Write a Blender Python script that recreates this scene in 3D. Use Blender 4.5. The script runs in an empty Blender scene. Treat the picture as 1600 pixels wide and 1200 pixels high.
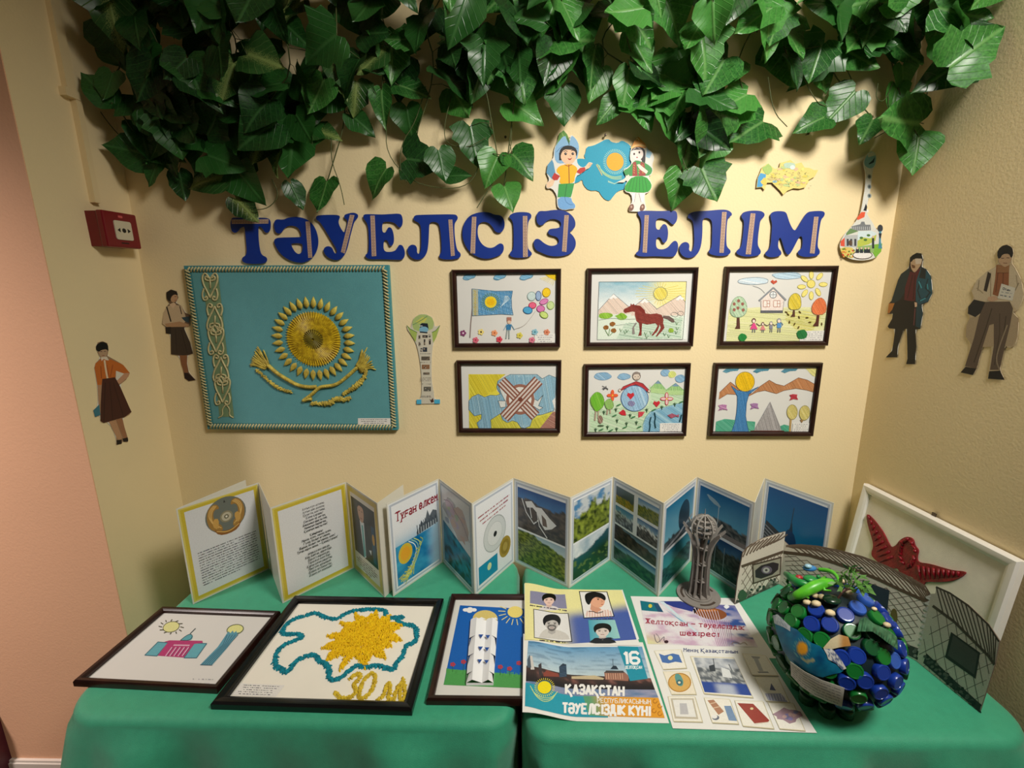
import bpy, bmesh, math, random
from mathutils import Vector, Matrix, noise, geometry
R = random.Random(7)
SC = bpy.context.scene
COL = SC.collection

# ------------------------------------------------------------------ camera
PITCH, YAW, ROLL = 0.2066, -0.0261, -0.0118
FW = Vector((math.sin(YAW)*math.cos(PITCH), math.cos(YAW)*math.cos(PITCH), -math.sin(PITCH)))
RT0 = FW.cross(Vector((0, 0, 1))).normalized(); UP0 = RT0.cross(FW)
RT = RT0*math.cos(ROLL) + UP0*math.sin(ROLL); UP = -RT0*math.sin(ROLL) + UP0*math.cos(ROLL)
EYE = Vector((0.0286, -1.3797, 1.5327)); FPX = 701.4
cam = bpy.data.cameras.new('camera'); camo = bpy.data.objects.new('camera', cam); COL.objects.link(camo)
cam.sensor_width = 36; cam.lens = FPX/1600*36; cam.clip_start = 0.02
m = Matrix((RT, UP, -FW)).transposed().to_4x4(); m.translation = EYE
camo.matrix_world = m; SC.camera = camo

# ------------------------------------------------------------------ world, lights, exposure
w = bpy.data.worlds.new('world'); SC.world = w; w.use_nodes = True
w.node_tree.nodes['Background'].inputs[0].default_value = (1.0, 0.86, 0.70, 1)
w.node_tree.nodes['Background'].inputs[1].default_value = 0.035
def area(name, loc, tgt, sx, sy, power, col, spread=180):
    l = bpy.data.lights.new(name, 'AREA'); l.shape = 'RECTANGLE'; l.size = sx; l.size_y = sy; l.energy = power; l.color = col; l.spread = math.radians(spread)
    o = bpy.data.objects.new(name, l); COL.objects.link(o); o.location = loc
    o.rotation_euler = (Vector(tgt)-Vector(loc)).to_track_quat('-Z', 'Y').to_euler()
    return o
area('ceiling_lamp', (0.86, -1.32, 2.62), (0.28, 0.0, 1.08), 0.46, 0.40, 16.5, (1.0, 0.955, 0.87), 103)
area('peach_wall_fill', (-2.1, -1.3, 2.6), (-2.0, -0.28, 0.45), 0.3, 0.3, 15, (1.0, 0.88, 0.82), 90)  # added fill without a visible source, brightens the peach wall
SC.view_settings.view_transform = 'Standard'; SC.view_settings.look = 'None'
SC.view_settings.gamma = 1; SC.view_settings.use_curve_mapping = False
SC.view_settings.exposure = 0.0

# ------------------------------------------------------------------ helpers
T = 0.7072                      # table top height
def lin(c):
    if isinstance(c, str):
        c = [int(c[i:i+2], 16)/255 for i in (0, 2, 4)]
    else: c = [v/255 for v in c]
    return tuple(v/12.92 if v <= .04045 else ((v+.055)/1.055)**2.4 for v in c)
def mixc(a, b, t): return tuple(a[i]*(1-t)+b[i]*t for i in range(3))
MATS = {}
def mat(name, col, rough=.6, spec=.5, noise_amt=0, noise_scale=20, bump=0, bump_scale=200, metal=0, col2=None, coat=0, sheen=0, trans=0):
    if name in MATS: return MATS[name]
    m = bpy.data.materials.new(name); m.use_nodes = True; nt = m.node_tree; b = nt.nodes['Principled BSDF']
    c = lin(col); b.inputs['Base Color'].default_value = (*c, 1); b.inputs['Roughness'].default_value = rough
    b.inputs['Specular IOR Level'].default_value = spec; b.inputs['Metallic'].default_value = metal
    b.inputs['Coat Weight'].default_value = coat; b.inputs['Sheen Weight'].default_value = sheen
    if noise_amt or col2:
        tc = nt.nodes.new('ShaderNodeTexCoord'); n = nt.nodes.new('ShaderNodeTexNoise'); n.inputs['Scale'].default_value = noise_scale
        n.inputs['Detail'].default_value = 5
        nt.links.new(tc.outputs['Object'], n.inputs['Vector'])
        r = nt.nodes.new('ShaderNodeValToRGB'); r.color_ramp.elements[0].position = .3; r.color_ramp.elements[1].position = .7
        c2 = lin(col2) if col2 else tuple(v*(1-noise_amt) for v in c)
        r.color_ramp.elements[0].color = (*c2, 1); r.color_ramp.elements[1].color = (*c, 1)
        nt.links.new(n.outputs['Fac'], r.inputs['Fac']); nt.links.new(r.outputs['Color'], b.inputs['Base Color'])
    if bump:
        tc = nt.nodes.new('ShaderNodeTexCoord'); n = nt.nodes.new('ShaderNodeTexNoise'); n.inputs['Scale'].default_value = bump_scale
        nt.links.new(tc.outputs['Object'], n.inputs['Vector'])
        bp = nt.nodes.new('ShaderNodeBump'); bp.inputs['Strength'].default_value = bump; bp.inputs['Distance'].default_value = .002
        nt.links.new(n.outputs['Fac'], bp.inputs['Height']); nt.links.new(bp.outputs['Normal'], b.inputs['Normal'])
    MATS[name] = m; return m
def printmat(name, rough=.55, grain=.10, gscale=350, spec=.4):
    if name in MATS: return MATS[name]
    m = bpy.data.materials.new(name); m.use_nodes = True; nt = m.node_tree; b = nt.nodes['Principled BSDF']
    a = nt.nodes.new('ShaderNodeAttribute'); a.attribute_name = 'Col'
    tc = nt.nodes.new('ShaderNodeTexCoord'); n = nt.nodes.new('ShaderNodeTexNoise'); n.inputs['Scale'].default_value = gscale
    nt.links.new(tc.outputs['Object'], n.inputs['Vector'])
    mr = nt.nodes.new('ShaderNodeMapRange'); mr.inputs['To Min'].default_value = 1-grain; mr.inputs['To Max'].default_value = 1+grain*.6
    mr.inputs['From Min'].default_value = .25; mr.inputs['From Max'].default_value = .75
    nt.links.new(n.outputs['Fac'], mr.inputs['Value'])
    mx = nt.nodes.new('ShaderNodeVectorMath'); mx.operation = 'SCALE'
    nt.links.new(a.outputs['Color'], mx.inputs[0]); nt.links.new(mr.outputs[0], mx.inputs['Scale'])
    nt.links.new(mx.outputs[0], b.inputs['Base Color'])
    b.inputs['Roughness'].default_value = rough; b.inputs['Specular IOR Level'].default_value = spec
    MATS[name] = m; return m
PM = printmat('printed_paper'); PG = printmat('glossy_print', .3, .06, 300, .5); PC = printmat('crayon_paper', .8, .22, 500, .2)

def link(name, me, parent=None, loc=None, mtx=None):
    o = bpy.data.objects.new(name, me); COL.objects.link(o)
    if parent is not None: o.parent = parent
    if loc is not None: o.location = loc
    if mtx is not None: o.matrix_local = mtx
    return o
def mesh(name, V, F, material=None, cols=None, smooth=False):
    me = bpy.data.meshes.new(name); me.from_pydata([tuple(v) for v in V], [], F)
    if cols is not None:
        at = me.color_attributes.new('Col', 'FLOAT_COLOR', 'POINT')
        at.data.foreach_set('color', [x for c in cols for x in (c[0], c[1], c[2], 1)])
    if material: me.materials.append(material)
    if smooth: me.polygons.foreach_set('use_smooth', [True]*len(me.polygons))
    me.update(); return me
def tag(o, label=None, cat=None, group=None, kind=None):
    if label: o['label'] = label
    if cat: o['category'] = cat
    if group: o['group'] = group
    if kind: o['kind'] = kind
    return o
def thing(name, label, cat, mtx=None, group=None):
    o = bpy.data.objects.new(name, None); o.empty_display_size = .02; COL.objects.link(o)
    if mtx is not None: o.matrix_world = mtx
    return tag(o, label, cat, group)
class MB:
    """collects simple solids into one mesh"""
    def __init__(s): s.V = []; s.F = []
    def add(s, V, F):
        k = len(s.V); s.V += [Vector(v) for v in V]; s.F += [tuple(i+k for i in f) for f in F]; return s
    def box(s, x0, x1, y0, y1, z0, z1, M=None):
        V = [Vector((x, y, z)) for z in (z0, z1) for y in (y0, y1) for x in (x0, x1)]
        if M is not None: V = [M @ v for v in V]
        return s.add(V, [(0, 2, 3, 1), (4, 5, 7, 6), (0, 1, 5, 4), (2, 6, 7, 3), (0, 4, 6, 2), (1, 3, 7, 5)])
    def tube(s, pts, r, n=6, cap=True):
        pts = [Vector(p) for p in pts]; rr = r if isinstance(r, (list, tuple)) else [r]*len(pts)
        V = []; F = []; prev = None
        for i, p in enumerate(pts):
            d = (pts[min(i+1, len(pts)-1)] - pts[max(i-1, 0)]).normalized()
            a = (prev if prev is not None else (Vector((0, 0, 1)) if abs(d.z) < .9 else Vector((1, 0, 0))))
            a = (a - d*a.dot(d)).normalized(); prev = a; b = d.cross(a)
            for k in range(n):
                t = 2*math.pi*k/n; V.append(p + (a*math.cos(t)+b*math.sin(t))*rr[i])
        for i in range(len(pts)-1):
            for k in range(n):
                F.append((i*n+k, i*n+(k+1) % n, (i+1)*n+(k+1) % n, (i+1)*n+k))
        if cap: F.append(tuple(range(n-1, -1, -1))); F.append(tuple((len(pts)-1)*n+k for k in range(n)))
        return s.add(V, F)
    def lathe(s, prof, n=24, M=None):
        V = []; F = []
        for r, z in prof:
            for k in range(n):
                t = 2*math.pi*k/n; V.append(Vector((r*math.cos(t), r*math.sin(t), z)))
        for i in range(len(prof)-1):
            for k in range(n): F.append((i*n+k, i*n+(k+1) % n, (i+1)*n+(k+1) % n, (i+1)*n+k))
        F.append(tuple(range(n-1, -1, -1))); F.append(tuple((len(prof)-1)*n+k for k in range(n)))
        if M is not None: V = [M @ v for v in V]
        return s.add(V, F)
    def ball(s, c, r, n=10, k=6, sc=(1, 1, 1), M=None):
        prof = [(max(.02, math.sin(math.pi*i/k))*r, -math.cos(math.pi*i/k)*r) for i in range(k+1)]
        M2 = Matrix.Translation(c) @ (M or Matrix()) @ Matrix.Diagonal((*sc, 1))
        return s.lathe(prof, n, M2)
    def slab(s, loops, z0, z1, f=None):
        """flat plate with optional holes, between z0 and z1"""
        tri = geometry.tessellate_polygon([[Vector((p[0], p[1], 0)) for p in l] for l in loops])
        flat = [p for l in loops for p in l]; n = len(flat)
        V = [Vector((p[0], p[1], z0)) for p in flat] + [Vector((p[0], p[1], z1)) for p in flat]
        F = []
        for t in tri:
            a, b, c = [Vector((flat[i][0], flat[i][1], 0)) for i in t]
            if (b-a).cross(c-a).z < 0: t = (t[0], t[2], t[1])
            F.append(tuple(n+i for i in t)); F.append((t[2], t[1], t[0]))
        k = 0
        for li, l in enumerate(loops):
            ar = sum(l[i][0]*l[(i+1) % len(l)][1]-l[(i+1) % len(l)][0]*l[i][1] for i in range(len(l)))
            for i in range(len(l)):
                a, b = k+i, k+(i+1) % len(l)
                if (ar > 0) != (li > 0): F.append((a, b, n+b, n+a))
                else: F.append((b, a, n+a, n+b))
            k += len(l)
        if f: V = [f(v) for v in V]
        return s.add(V, F)
    def obj(s, name, material, parent=None, smooth=False, mtx=None, cols=None):
        me = mesh(name, s.V, s.F, material, cols, smooth)
        return link(name, me, parent, mtx=mtx)
def autosmooth(o, ang=40):
    me = o.data; me.polygons.foreach_set('use_smooth', [True]*len(me.polygons))
    me.set_sharp_from_angle(angle=math.radians(ang)); return o
def chaikin(P, n=2, closed=True):
    for _ in range(n):
        Q = []
        m = len(P)
        rng = range(m) if closed else range(m-1)
        if not closed: Q.append(P[0])
        for i in rng:
            a, b = P[i], P[(i+1) % m]
            Q.append(tuple(a[k]*.75+b[k]*.25 for k in range(len(a)))); Q.append(tuple(a[k]*.25+b[k]*.75 for k in range(len(a))))
        if not closed: Q.append(P[-1])
        P = Q
    return P
def smoothline(P, n=2): return chaikin(P, n, False)

# measured directions: a pixel of the 1600x1200 photograph -> a sight line, cut with a real plane of the room
def sight(u, v): return FW + RT*((u-800)/FPX) - UP*((v-600)/FPX)
def on_plane(u, v, O, n):
    d = sight(u, v); return EYE + d*((O-EYE).dot(n)/d.dot(n))
def proj(P):
    d = Vector(P)-EYE; z = d.dot(FW); return (800+FPX*d.dot(RT)/z, 600-FPX*d.dot(UP)/z)
def at_y(u, v, y): return on_plane(u, v, Vector((0, y, 0)), Vector((0, 1, 0)))
def at_x(u, v, x): return on_plane(u, v, Vector((x, 0, 0)), Vector((1, 0, 0)))
def at_z(u, v, z): return on_plane(u, v, Vector((0, 0, z)), Vector((0, 0, 1)))

# ------------------------------------------------------------------ stroke lettering (Cyrillic and digits)
G = {'А': '022842 1434', 'Б': '4808023243443505', 'В': '0535464738080232434435', 'Г': '020848', 'Д': '01034341 13183833',
 'Е': '48080242 0535', 'Ж': '0248 0842 2228', 'З': '07183847463515 354443321203', 'И': '08024842', 'К': '0208 480542',
 'Қ': '0208 480542 4250', 'Л': '0212284842', 'М': '0208254842', 'Н': '0208 4248 0545', 'Ң': '0208 4248 0545 4250',
 'О': '183847433212030718', 'П': '02084842', 'Р': '02083847463505', 'С': '4738180703123243', 'Т': '0848 2228',
 'У': '0825 48251202', 'Ү': '0825 4825 2522', 'Ы': '080232434405 5258', 'Ь': '08023243443505', 'І': '1218', 'Ә': '071838474332120305 0545',
 'Й': '08024842 1929', 'Ш': '08025258 3238', 'Ф': '173747453515 0717 2228', 'Х': '0248 0842', 'Ц': '0802424851 4250', 'Ч': '080545 4842', 'Я': '42481807063545 2502',
 '1': '172822', '6': '473818070312324344351504', '3': '07183847463515 354443321203', '0': '183847433212030718', '-': '0545', '–': '0555', '.': '1213',
 ',': '1301', '!': '1815 1312', '/': '0248', ':': '1312 1615', '2': '0718384602 0242', '№': '02083248 5657'}
Gl = {'а': '16263532 3414031232', 'е': '043435261605031232', 'о': '162635332212030516', 'у': '0622 3600', 'ү': '0623 3623 2320', 'р': '0006 0516263533221203',
 'б': '3818070312223334251504', 'ғ': '020636 1434', 'ә': '0516263533221203 0434', 'с': '3526160503122233', 'ө': '162635332212030516 0434', 'ф': '2028 150403122232434536 15', 'ж': '0236 0632 1612', 'ш': '06024246 2226'}
def glyph(ch):
    s = 1; low = False
    if ch in Gl: d = Gl[ch]
    elif ch in G: d = G[ch]
    elif ch.upper() in G: d = G[ch.upper()]; low = True
    else: return [], 3
    out = []; wmax = 0
    for st in d.split(' '):
        if len(st) < 4: continue
        P = [(int(st[i]), int(st[i+1])-2) for i in range(0, len(st)-1, 2)]
        if low: P = [(x*.82, y*4/6) for x, y in P]
        out.append(P); wmax = max(wmax, max(p[0] for p in P))
    return out, wmax

# ------------------------------------------------------------------ flat artwork made of coloured shapes
class Art:
    """shapes traced in the pixels of a photo view, laid on the plane of the matrix M (local z = 0), or on the height field hf"""
    def __init__(s, M, view=(0, 0, 1), hf=None, z0=0.0004, dz=1.2e-5):
        s.M = M; s.Mi = M.inverted(); s.view = view; s.hf = hf; s.V = []; s.F = []; s.C = []; s.z = z0; s.dz = dz; s.H = None
        s.O = M.translation; s.n = (M.to_3x3() @ Vector((0, 0, 1)))
    def pt(s, p):
        if s.H: return s.H(p)
        u = s.view[0]+p[0]*s.view[2]; v = s.view[1]+p[1]*s.view[2]
        P = on_plane(u, v, s.O, s.n)
        if s.hf:
            for _ in range(4):
                l = s.Mi @ P; P = on_plane(u, v, s.O + s.n*s.hf(l.x, l.y), s.n)
        l = s.Mi @ P; return (l.x, l.y)
    def up(s): s.z += s.dz
    def raw(s, L, col, face=None):
        k = len(s.V); s.V += [(x, y, s.z) for x, y in L]; s.C += [col]*len(L); s.F.append(tuple(range(k, k+len(L))))
    def poly(s, P, col, sm=0, closed=True):
        s.up(); c = lin(col) if not isinstance(col, tuple) or max(col) > 1 else col
        if sm: P = chaikin(P, sm)
        L = [s.pt(p) for p in P]
        ar = sum(L[i][0]*L[(i+1) % len(L)][1]-L[(i+1) % len(L)][0]*L[i][1] for i in range(len(L)))
        if ar < 0: L = L[::-1]
        if len(L) > 4:
            tri = geometry.tessellate_polygon([[Vector((a, b, 0)) for a, b in L]])
            k = len(s.V); s.V += [(x, y, s.z) for x, y in L]; s.C += [c]*len(L)
            for t in tri:
                a, b, d = [Vector((L[i][0], L[i][1], 0)) for i in t]
                if (b-a).cross(d-a).z < 0: t = (t[0], t[2], t[1])
                s.F.append(tuple(k+i for i in t))
        else: s.raw(L, c)
    def rect(s, x0, y0, x1, y1, col): s.poly([(x0, y0), (x1, y0), (x1, y1), (x0, y1)], col)
    def ell(s, x, y, rx, ry, col, rot=0, n=20, line=None, lw=2):
        c, q = math.cos(rot), math.sin(rot)
        P = [(x+rx*math.cos(t)*c-ry*math.sin(t)*q, y+rx*math.cos(t)*q+ry*math.sin(t)*c) for t in [2*math.pi*i/n for i in range(n)]]
        if col is not None: s.poly(P, col)
        if line: s.line(P+[P[0]], lw, line)
        return P
    def line(s, P, w, col, same=False, sm=0):
        if not same: s.up()
        stp = 0 if same == 2 else 1.6e-6
        c = lin(col) if not isinstance(col, tuple) or max(col) > 1 else col
        if sm: P = chaikin(P, sm, False)
        h = w/2
        for i in range(len(P)-1):
            (ax, ay), (bx, by) = P[i], P[i+1]; d = math.hypot(bx-ax, by-ay)
            if d < 1e-6: continue
            tx, ty = (bx-ax)/d*h, (by-ay)/d*h; e = .35; s.z += stp
            s.raw([s.pt((ax-tx*e-ty, ay-ty*e+tx)), s.pt((bx+tx*e-ty, by+ty*e+tx)), s.pt((bx+tx*e+ty, by+ty*e-tx)), s.pt((ax-tx*e+ty, ay-ty*e-tx))][::-1], c)
    def lines(s, LL, w, col, var=0):
        s.up(); c = lin(col) if isinstance(col, str) else col
        for P in LL:
            k = 1+R.uniform(-var, var); s.line(P, w, tuple(min(1, v*k) for v in c), True)
    def hatch(s, P, col, step, ang=60, w=None, var=.25, jit=.3, skip=.05):
        """pencil strokes clipped to the outline P"""
        a = math.radians(ang); ca, sa = math.cos(a), math.sin(a)
        Q = [(x*ca+y*sa, -x*sa+y*ca) for x, y in P]
        y = min(q[1] for q in Q); y1 = max(q[1] for q in Q); w = w or step*.6; LL = []
        while y < y1:
            y += step*R.uniform(.7, 1.3); xs = []
            for i in range(len(Q)):
                (ax, ay), (bx, by) = Q[i], Q[(i+1) % len(Q)]
                if (ay > y) != (by > y): xs.append(ax+(y-ay)/(by-ay)*(bx-ax))
            xs.sort()
            for i in range(0, len(xs)-1, 2):
                if R.random() < skip: continue
                x0, x1 = xs[i], xs[i+1]; t = R.uniform(0, jit)*(x1-x0)*.3
                LL.append([(X*ca-Y*sa, X*sa+Y*ca) for X, Y in ((x0+t*R.random(), y), (x1-t*R.random(), y+R.uniform(-.3, .3)*step))])
        s.lines(LL, w, col, var)
    def crayon(s, P, light, dark, step, ang=60, outline=None, lw=2, sm=0):
        if sm: P = chaikin(P, sm)
        s.poly(P, light); s.hatch(P, dark, step, ang)
        if outline: s.line(P+[P[0]], lw, outline)
    def text(s, t, p0, p1, h, col, w=1.0, serif=False, slant=0, up=None, fit=True):
        s.up(); c = lin(col)
        dx, dy = p1[0]-p0[0], p1[1]-p0[1]; L = math.hypot(dx, dy); ex = (dx/L, dy/L)
        ey = up if up else (ex[1], -ex[0]); n = math.hypot(*ey); ey = (ey[0]/n, ey[1]/n)
        adv = []; x = 0
        for ch in t:
            g, wd = glyph(ch)
            if ch == ' ': adv.append((None, x)); x += 2.6; continue
            adv.append((g, x)); x += wd+1.7
        sx = L/max(1, x-1.7) if fit else h/6; sy = h/6; lw = w*h/6
        for g, x0 in adv:
            if not g: continue
            for P in g:
                Q = [(p0[0]+ex[0]*(x0+x+slant*y)*sx+ey[0]*y*sy, p0[1]+ex[1]*(x0+x+slant*y)*sx+ey[1]*y*sy) for x, y in P]
                s.line(Q, lw, c, True)
                if serif:
                    for q, o in ((Q[0], P[0]), (Q[-1], P[-1])):
                        if o[1] <= .1 or o[1] >= 3.9: s.line([(q[0]-ex[0]*lw*1.1, q[1]-ex[1]*lw*1.1), (q[0]+ex[0]*lw*1.1, q[1]+ex[1]*lw*1.1)], lw*.45, c, True)
    def scrawl(s, p0, p1, h, col, dens=.8, wl=None):
        """a line of print too small to read: short word-like dashes"""
        s.up(); c = lin(col); dx, dy = p1[0]-p0[0], p1[1]-p0[1]; L = math.hypot(dx, dy); ex = (dx/L, dy/L); x = 0; wl = wl or h*2
        while x < L:
            wd = min(R.uniform(.6, 2.2)*wl, L-x)
            n = max(1, int(wd/(h*.7)))
            for i in range(n):
                if R.random() > dens: continue
                a = x+wd*i/n; b = a+wd/n*R.uniform(.45, .85); hh = h*R.uniform(.55, 1)
                s.line([(p0[0]+ex[0]*a, p0[1]+ex[1]*a), (p0[0]+ex[0]*b, p0[1]+ex[1]*b)], hh, tuple(min(1, v+R.uniform(0, .08)) for v in c), 2)
            x += wd+h*.9
    def raster(s, quad, nx, ny, f):
        """continuous-tone print: f(s, t) -> linear rgb, s to the right and t down inside the quad TL TR BR BL"""
        s.up(); L = [s.pt(p) for p in quad]; k = len(s.V)
        for j in range(ny+1):
            for i in range(nx+1):
                a, b = i/nx, j/ny
                x = (L[0][0]*(1-a)+L[1][0]*a)*(1-b)+(L[3][0]*(1-a)+L[2][0]*a)*b; y = (L[0][1]*(1-a)+L[1][1]*a)*(1-b)+(L[3][1]*(1-a)+L[2][1]*a)*b
                s.V.append((x, y, s.z)); s.C.append(tuple(min(1, max(0, q)) for q in f(a, b)))
        for j in range(ny):
            for i in range(nx):
                a = k+j*(nx+1)+i; s.F.append((a, a+nx+1, a+nx+2, a+1))
    def obj(s, name, material, parent, cuts=None):
        me = mesh(name, s.V, s.F, None, s.C)
        if s.hf:
            bm = bmesh.new(); bm.from_mesh(me)
            for x in cuts: bmesh.ops.bisect_plane(bm, geom=bm.verts[:]+bm.edges[:]+bm.faces[:], plane_co=(x, 0, 0), plane_no=(1, 0, 0), dist=1e-7)
            for v in bm.verts: v.co.z += s.hf(v.co.x, v.co.y)
            bm.to_mesh(me); bm.free()
        me.materials.append(material); return link(name, me, parent)
def fr(x, y, z=0, o=4): return noise.fractal(Vector((x, y, z)), 1.0, 2.0, o)
def sst(a, b, x):
    t = min(1, max(0, (x-a)/(b-a))); return t*t*(3-2*t)
def landscape(sky0, sky1, ridge, rockA, rockB, seed=0, snow=None, amp=.10, fq=3, low=None, lowh=.75, cloud=0):
    """painted photo of hills: ridge = mean skyline height (0 top .. 1 bottom)"""
    s0, s1, ra, rb = lin(sky0), lin(sky1), lin(rockA), lin(rockB); sn = lin(snow) if snow else None; lo = lin(low) if low else None
    def f(a, b):
        rl = (ridge(a) if callable(ridge) else ridge) + amp*fr(a*fq, seed*3.1, .5)
        if b < rl:
            c = mixc(s0, s1, b/max(.05, rl))
            if cloud: c = mixc(c, (.8, .82, .85), sst(.05, .5, fr(a*4, b*7, seed))*cloud)
            return c
        q = fr(a*fq*3, b*fq*4, seed)+.5; c = mixc(ra, rb, sst(.2, .9, q))
        if sn and b < rl+.22 and fr(a*9, b*9+a*5, seed+4) + (rl+.22-b)*2.5 > .25: c = mixc(c, sn, .9)
        if lo and b > lowh+.06*fr(a*5, seed, 2): c = mixc(lo, c, .25+.3*q)
        return c
    return f
# ------------------------------------------------------------------ the room
XL, XR, YC = -1.129, 1.093, -0.277
wallm = mat('cream_wall_paint', (236, 216, 172), .75, .3, .035, 3, .25, 160)
pinkm = mat('peach_wall_paint', (238, 186, 150), .75, .3, .035, 3, .25, 160)
def struct(name, V, F, m): o = link(name, mesh(name, V, F, m)); o['kind'] = 'structure'; return o
def slabbox(name, x0, x1, y0, y1, z0, z1, m): b = MB().box(x0, x1, y0, y1, z0, z1); o = b.obj(name, m); o['kind'] = 'structure'; return o
slabbox('wall_back', XL-.01, XR+.01, 0, .1, 0, 2.9, wallm)
slabbox('wall_left', XL-.1, XL, YC, .1, 0, 2.9, wallm)
slabbox('wall_right', XR, XR+.1, -2.6, .1, 0, 2.9, wallm)
slabbox('wall_front_left', -3.2, XL-.0006, YC-.002, YC+.098, 0, 2.9, pinkm)
slabbox('ceiling', -3.2, XR+.1, -2.6, .1, 2.9, 3.0, mat('ceiling_white', (235, 230, 215), .9))
slabbox('floor', -3.2, XR+.1, -2.6, .1, -.05, 0, mat('floor_vinyl', (120, 92, 66), .5, .5, .2, 6))
bw = mat('white_baseboard_paint', (225, 215, 205), .5)
def baseboard(name, x0, x1, y0, y1):
    b = MB().box(x0, x1, y0, y1, 0, .105); 
    for v in b.V:
        if v.z > .1: pass
    b.box(x0, x1, y0 if y1-y0 > .05 else y0+.004, y1, .105, .113)
    o = b.obj(name, bw); o['kind'] = 'structure'
baseboard('baseboard_front_left', -3.2, XL-.0, YC-.014, YC)
baseboard('baseboard_back', XL+.012, XR-.012, -.014, 0)
baseboard('baseboard_left', XL, XL+.012, YC, 0)
baseboard('baseboard_right', XR-.012, XR, -2.6, 0)
# dark maroon door casing at the far left
b = MB().box(-1.74, -1.585, YC-.045, YC, 0, .28); b.box(-1.745, -1.592, YC-.045, YC, .28, .285)
o = b.obj('wooden_plinth', mat('maroon_wood', (80, 20, 38), .4, .5, .2, 30)); tag(o, 'dark maroon wooden block against the peach wall, cut by the left photo edge', 'block')
o.data.transform(Matrix.Rotation(0, 4, 'Z'))

# cable trunking on the left wall
tk = thing('cable_trunking', 'painted plastic cable trunking running down the left wall to the fire alarm', 'trunking', Matrix.Translation((XL, -.135, 2.0)))
tm = mat('trunking_paint', (230, 208, 162), .5)
MB().box(0, .014, -.012, .012, .035, .9).obj('upper_channel', tm, tk)
MB().box(0, .016, -.004+.008, .020, -.225, .030).obj('lower_channel', tm, tk)
MB().box(0, .018, -.022, .018, .024, .044).obj('joint_clip', tm, tk)
# fire alarm
fa = thing('fire_alarm_call_point', 'red fire alarm call point with white button plate on the left wall', 'fire alarm',
           Matrix.Translation((XL, -.100, 1.707)) @ Matrix.Rotation(math.radians(1.2), 4, 'X'))
rm = mat('red_plastic', (112, 12, 22), .35, .5)
o = MB().box(0, .030, -.051, .051, -.045, .045).obj('back_box', rm, fa)
b = MB().box(.030, .050, -.054, .054, -.047, .047).obj('front_cover', mat('red_cover_plastic', (118, 16, 28), .3, .5), fa)
for q in (b,):
    bv = q.modifiers.new('bevel', 'BEVEL'); bv.width = .004; bv.segments = 2
pl = [(-.026+.0+ .024*1*0, 0)]
def rrect(x0, x1, y0, y1, r, n=4):
    P = []
    for cx, cy, a in ((x1-r, y1-r, 0), (x0+r, y1-r, 90), (x0+r, y0+r, 180), (x1-r, y0+r, 270)):
        for k in range(n+1):
            t = math.radians(a+90*k/n); P.append((cx+r*math.cos(t), cy+r*math.sin(t)))
    return P
XF = Matrix(((0, 0, 1, 0), (1, 0, 0, 0), (0, 1, 0, 0), (0, 0, 0, 1)))       # plate x->Y, y->Z, z->X
bp = MB().slab([rrect(-.026, .028, -.026, .024, .005)], .050, .0525, lambda v: XF @ v).obj('button_plate', mat('white_plastic', (205, 195, 170), .4), fa)
dk = mat('black_print', (15, 15, 15), .5)
MB().slab([[(.006*math.cos(t/12*6.283)+.001, .006*math.sin(t/12*6.283)-.001) for t in range(12)]], .0525, .0532, lambda v: XF @ v).obj('dot', dk, bp)
for sg in (-1, 1): MB().slab([[(sg*.021+.001, -.001+.0), (sg*.012+.001, -.0065+.0), (sg*.012+.001, .0045)]], .0525, .0532, lambda v: XF @ v).obj('arrow', dk, bp)
MB().slab([rrect(-.008, .006, .032, .038, .002)], .0501, .0508, lambda v: XF @ v).obj('emblem', mat('alarm_print', (200, 90, 90), .5), fa)
MB().slab([rrect(-.012, .012, -.036, -.033, .001)], .0501, .0506, lambda v: XF @ v).obj('marking', dk, fa)

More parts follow.
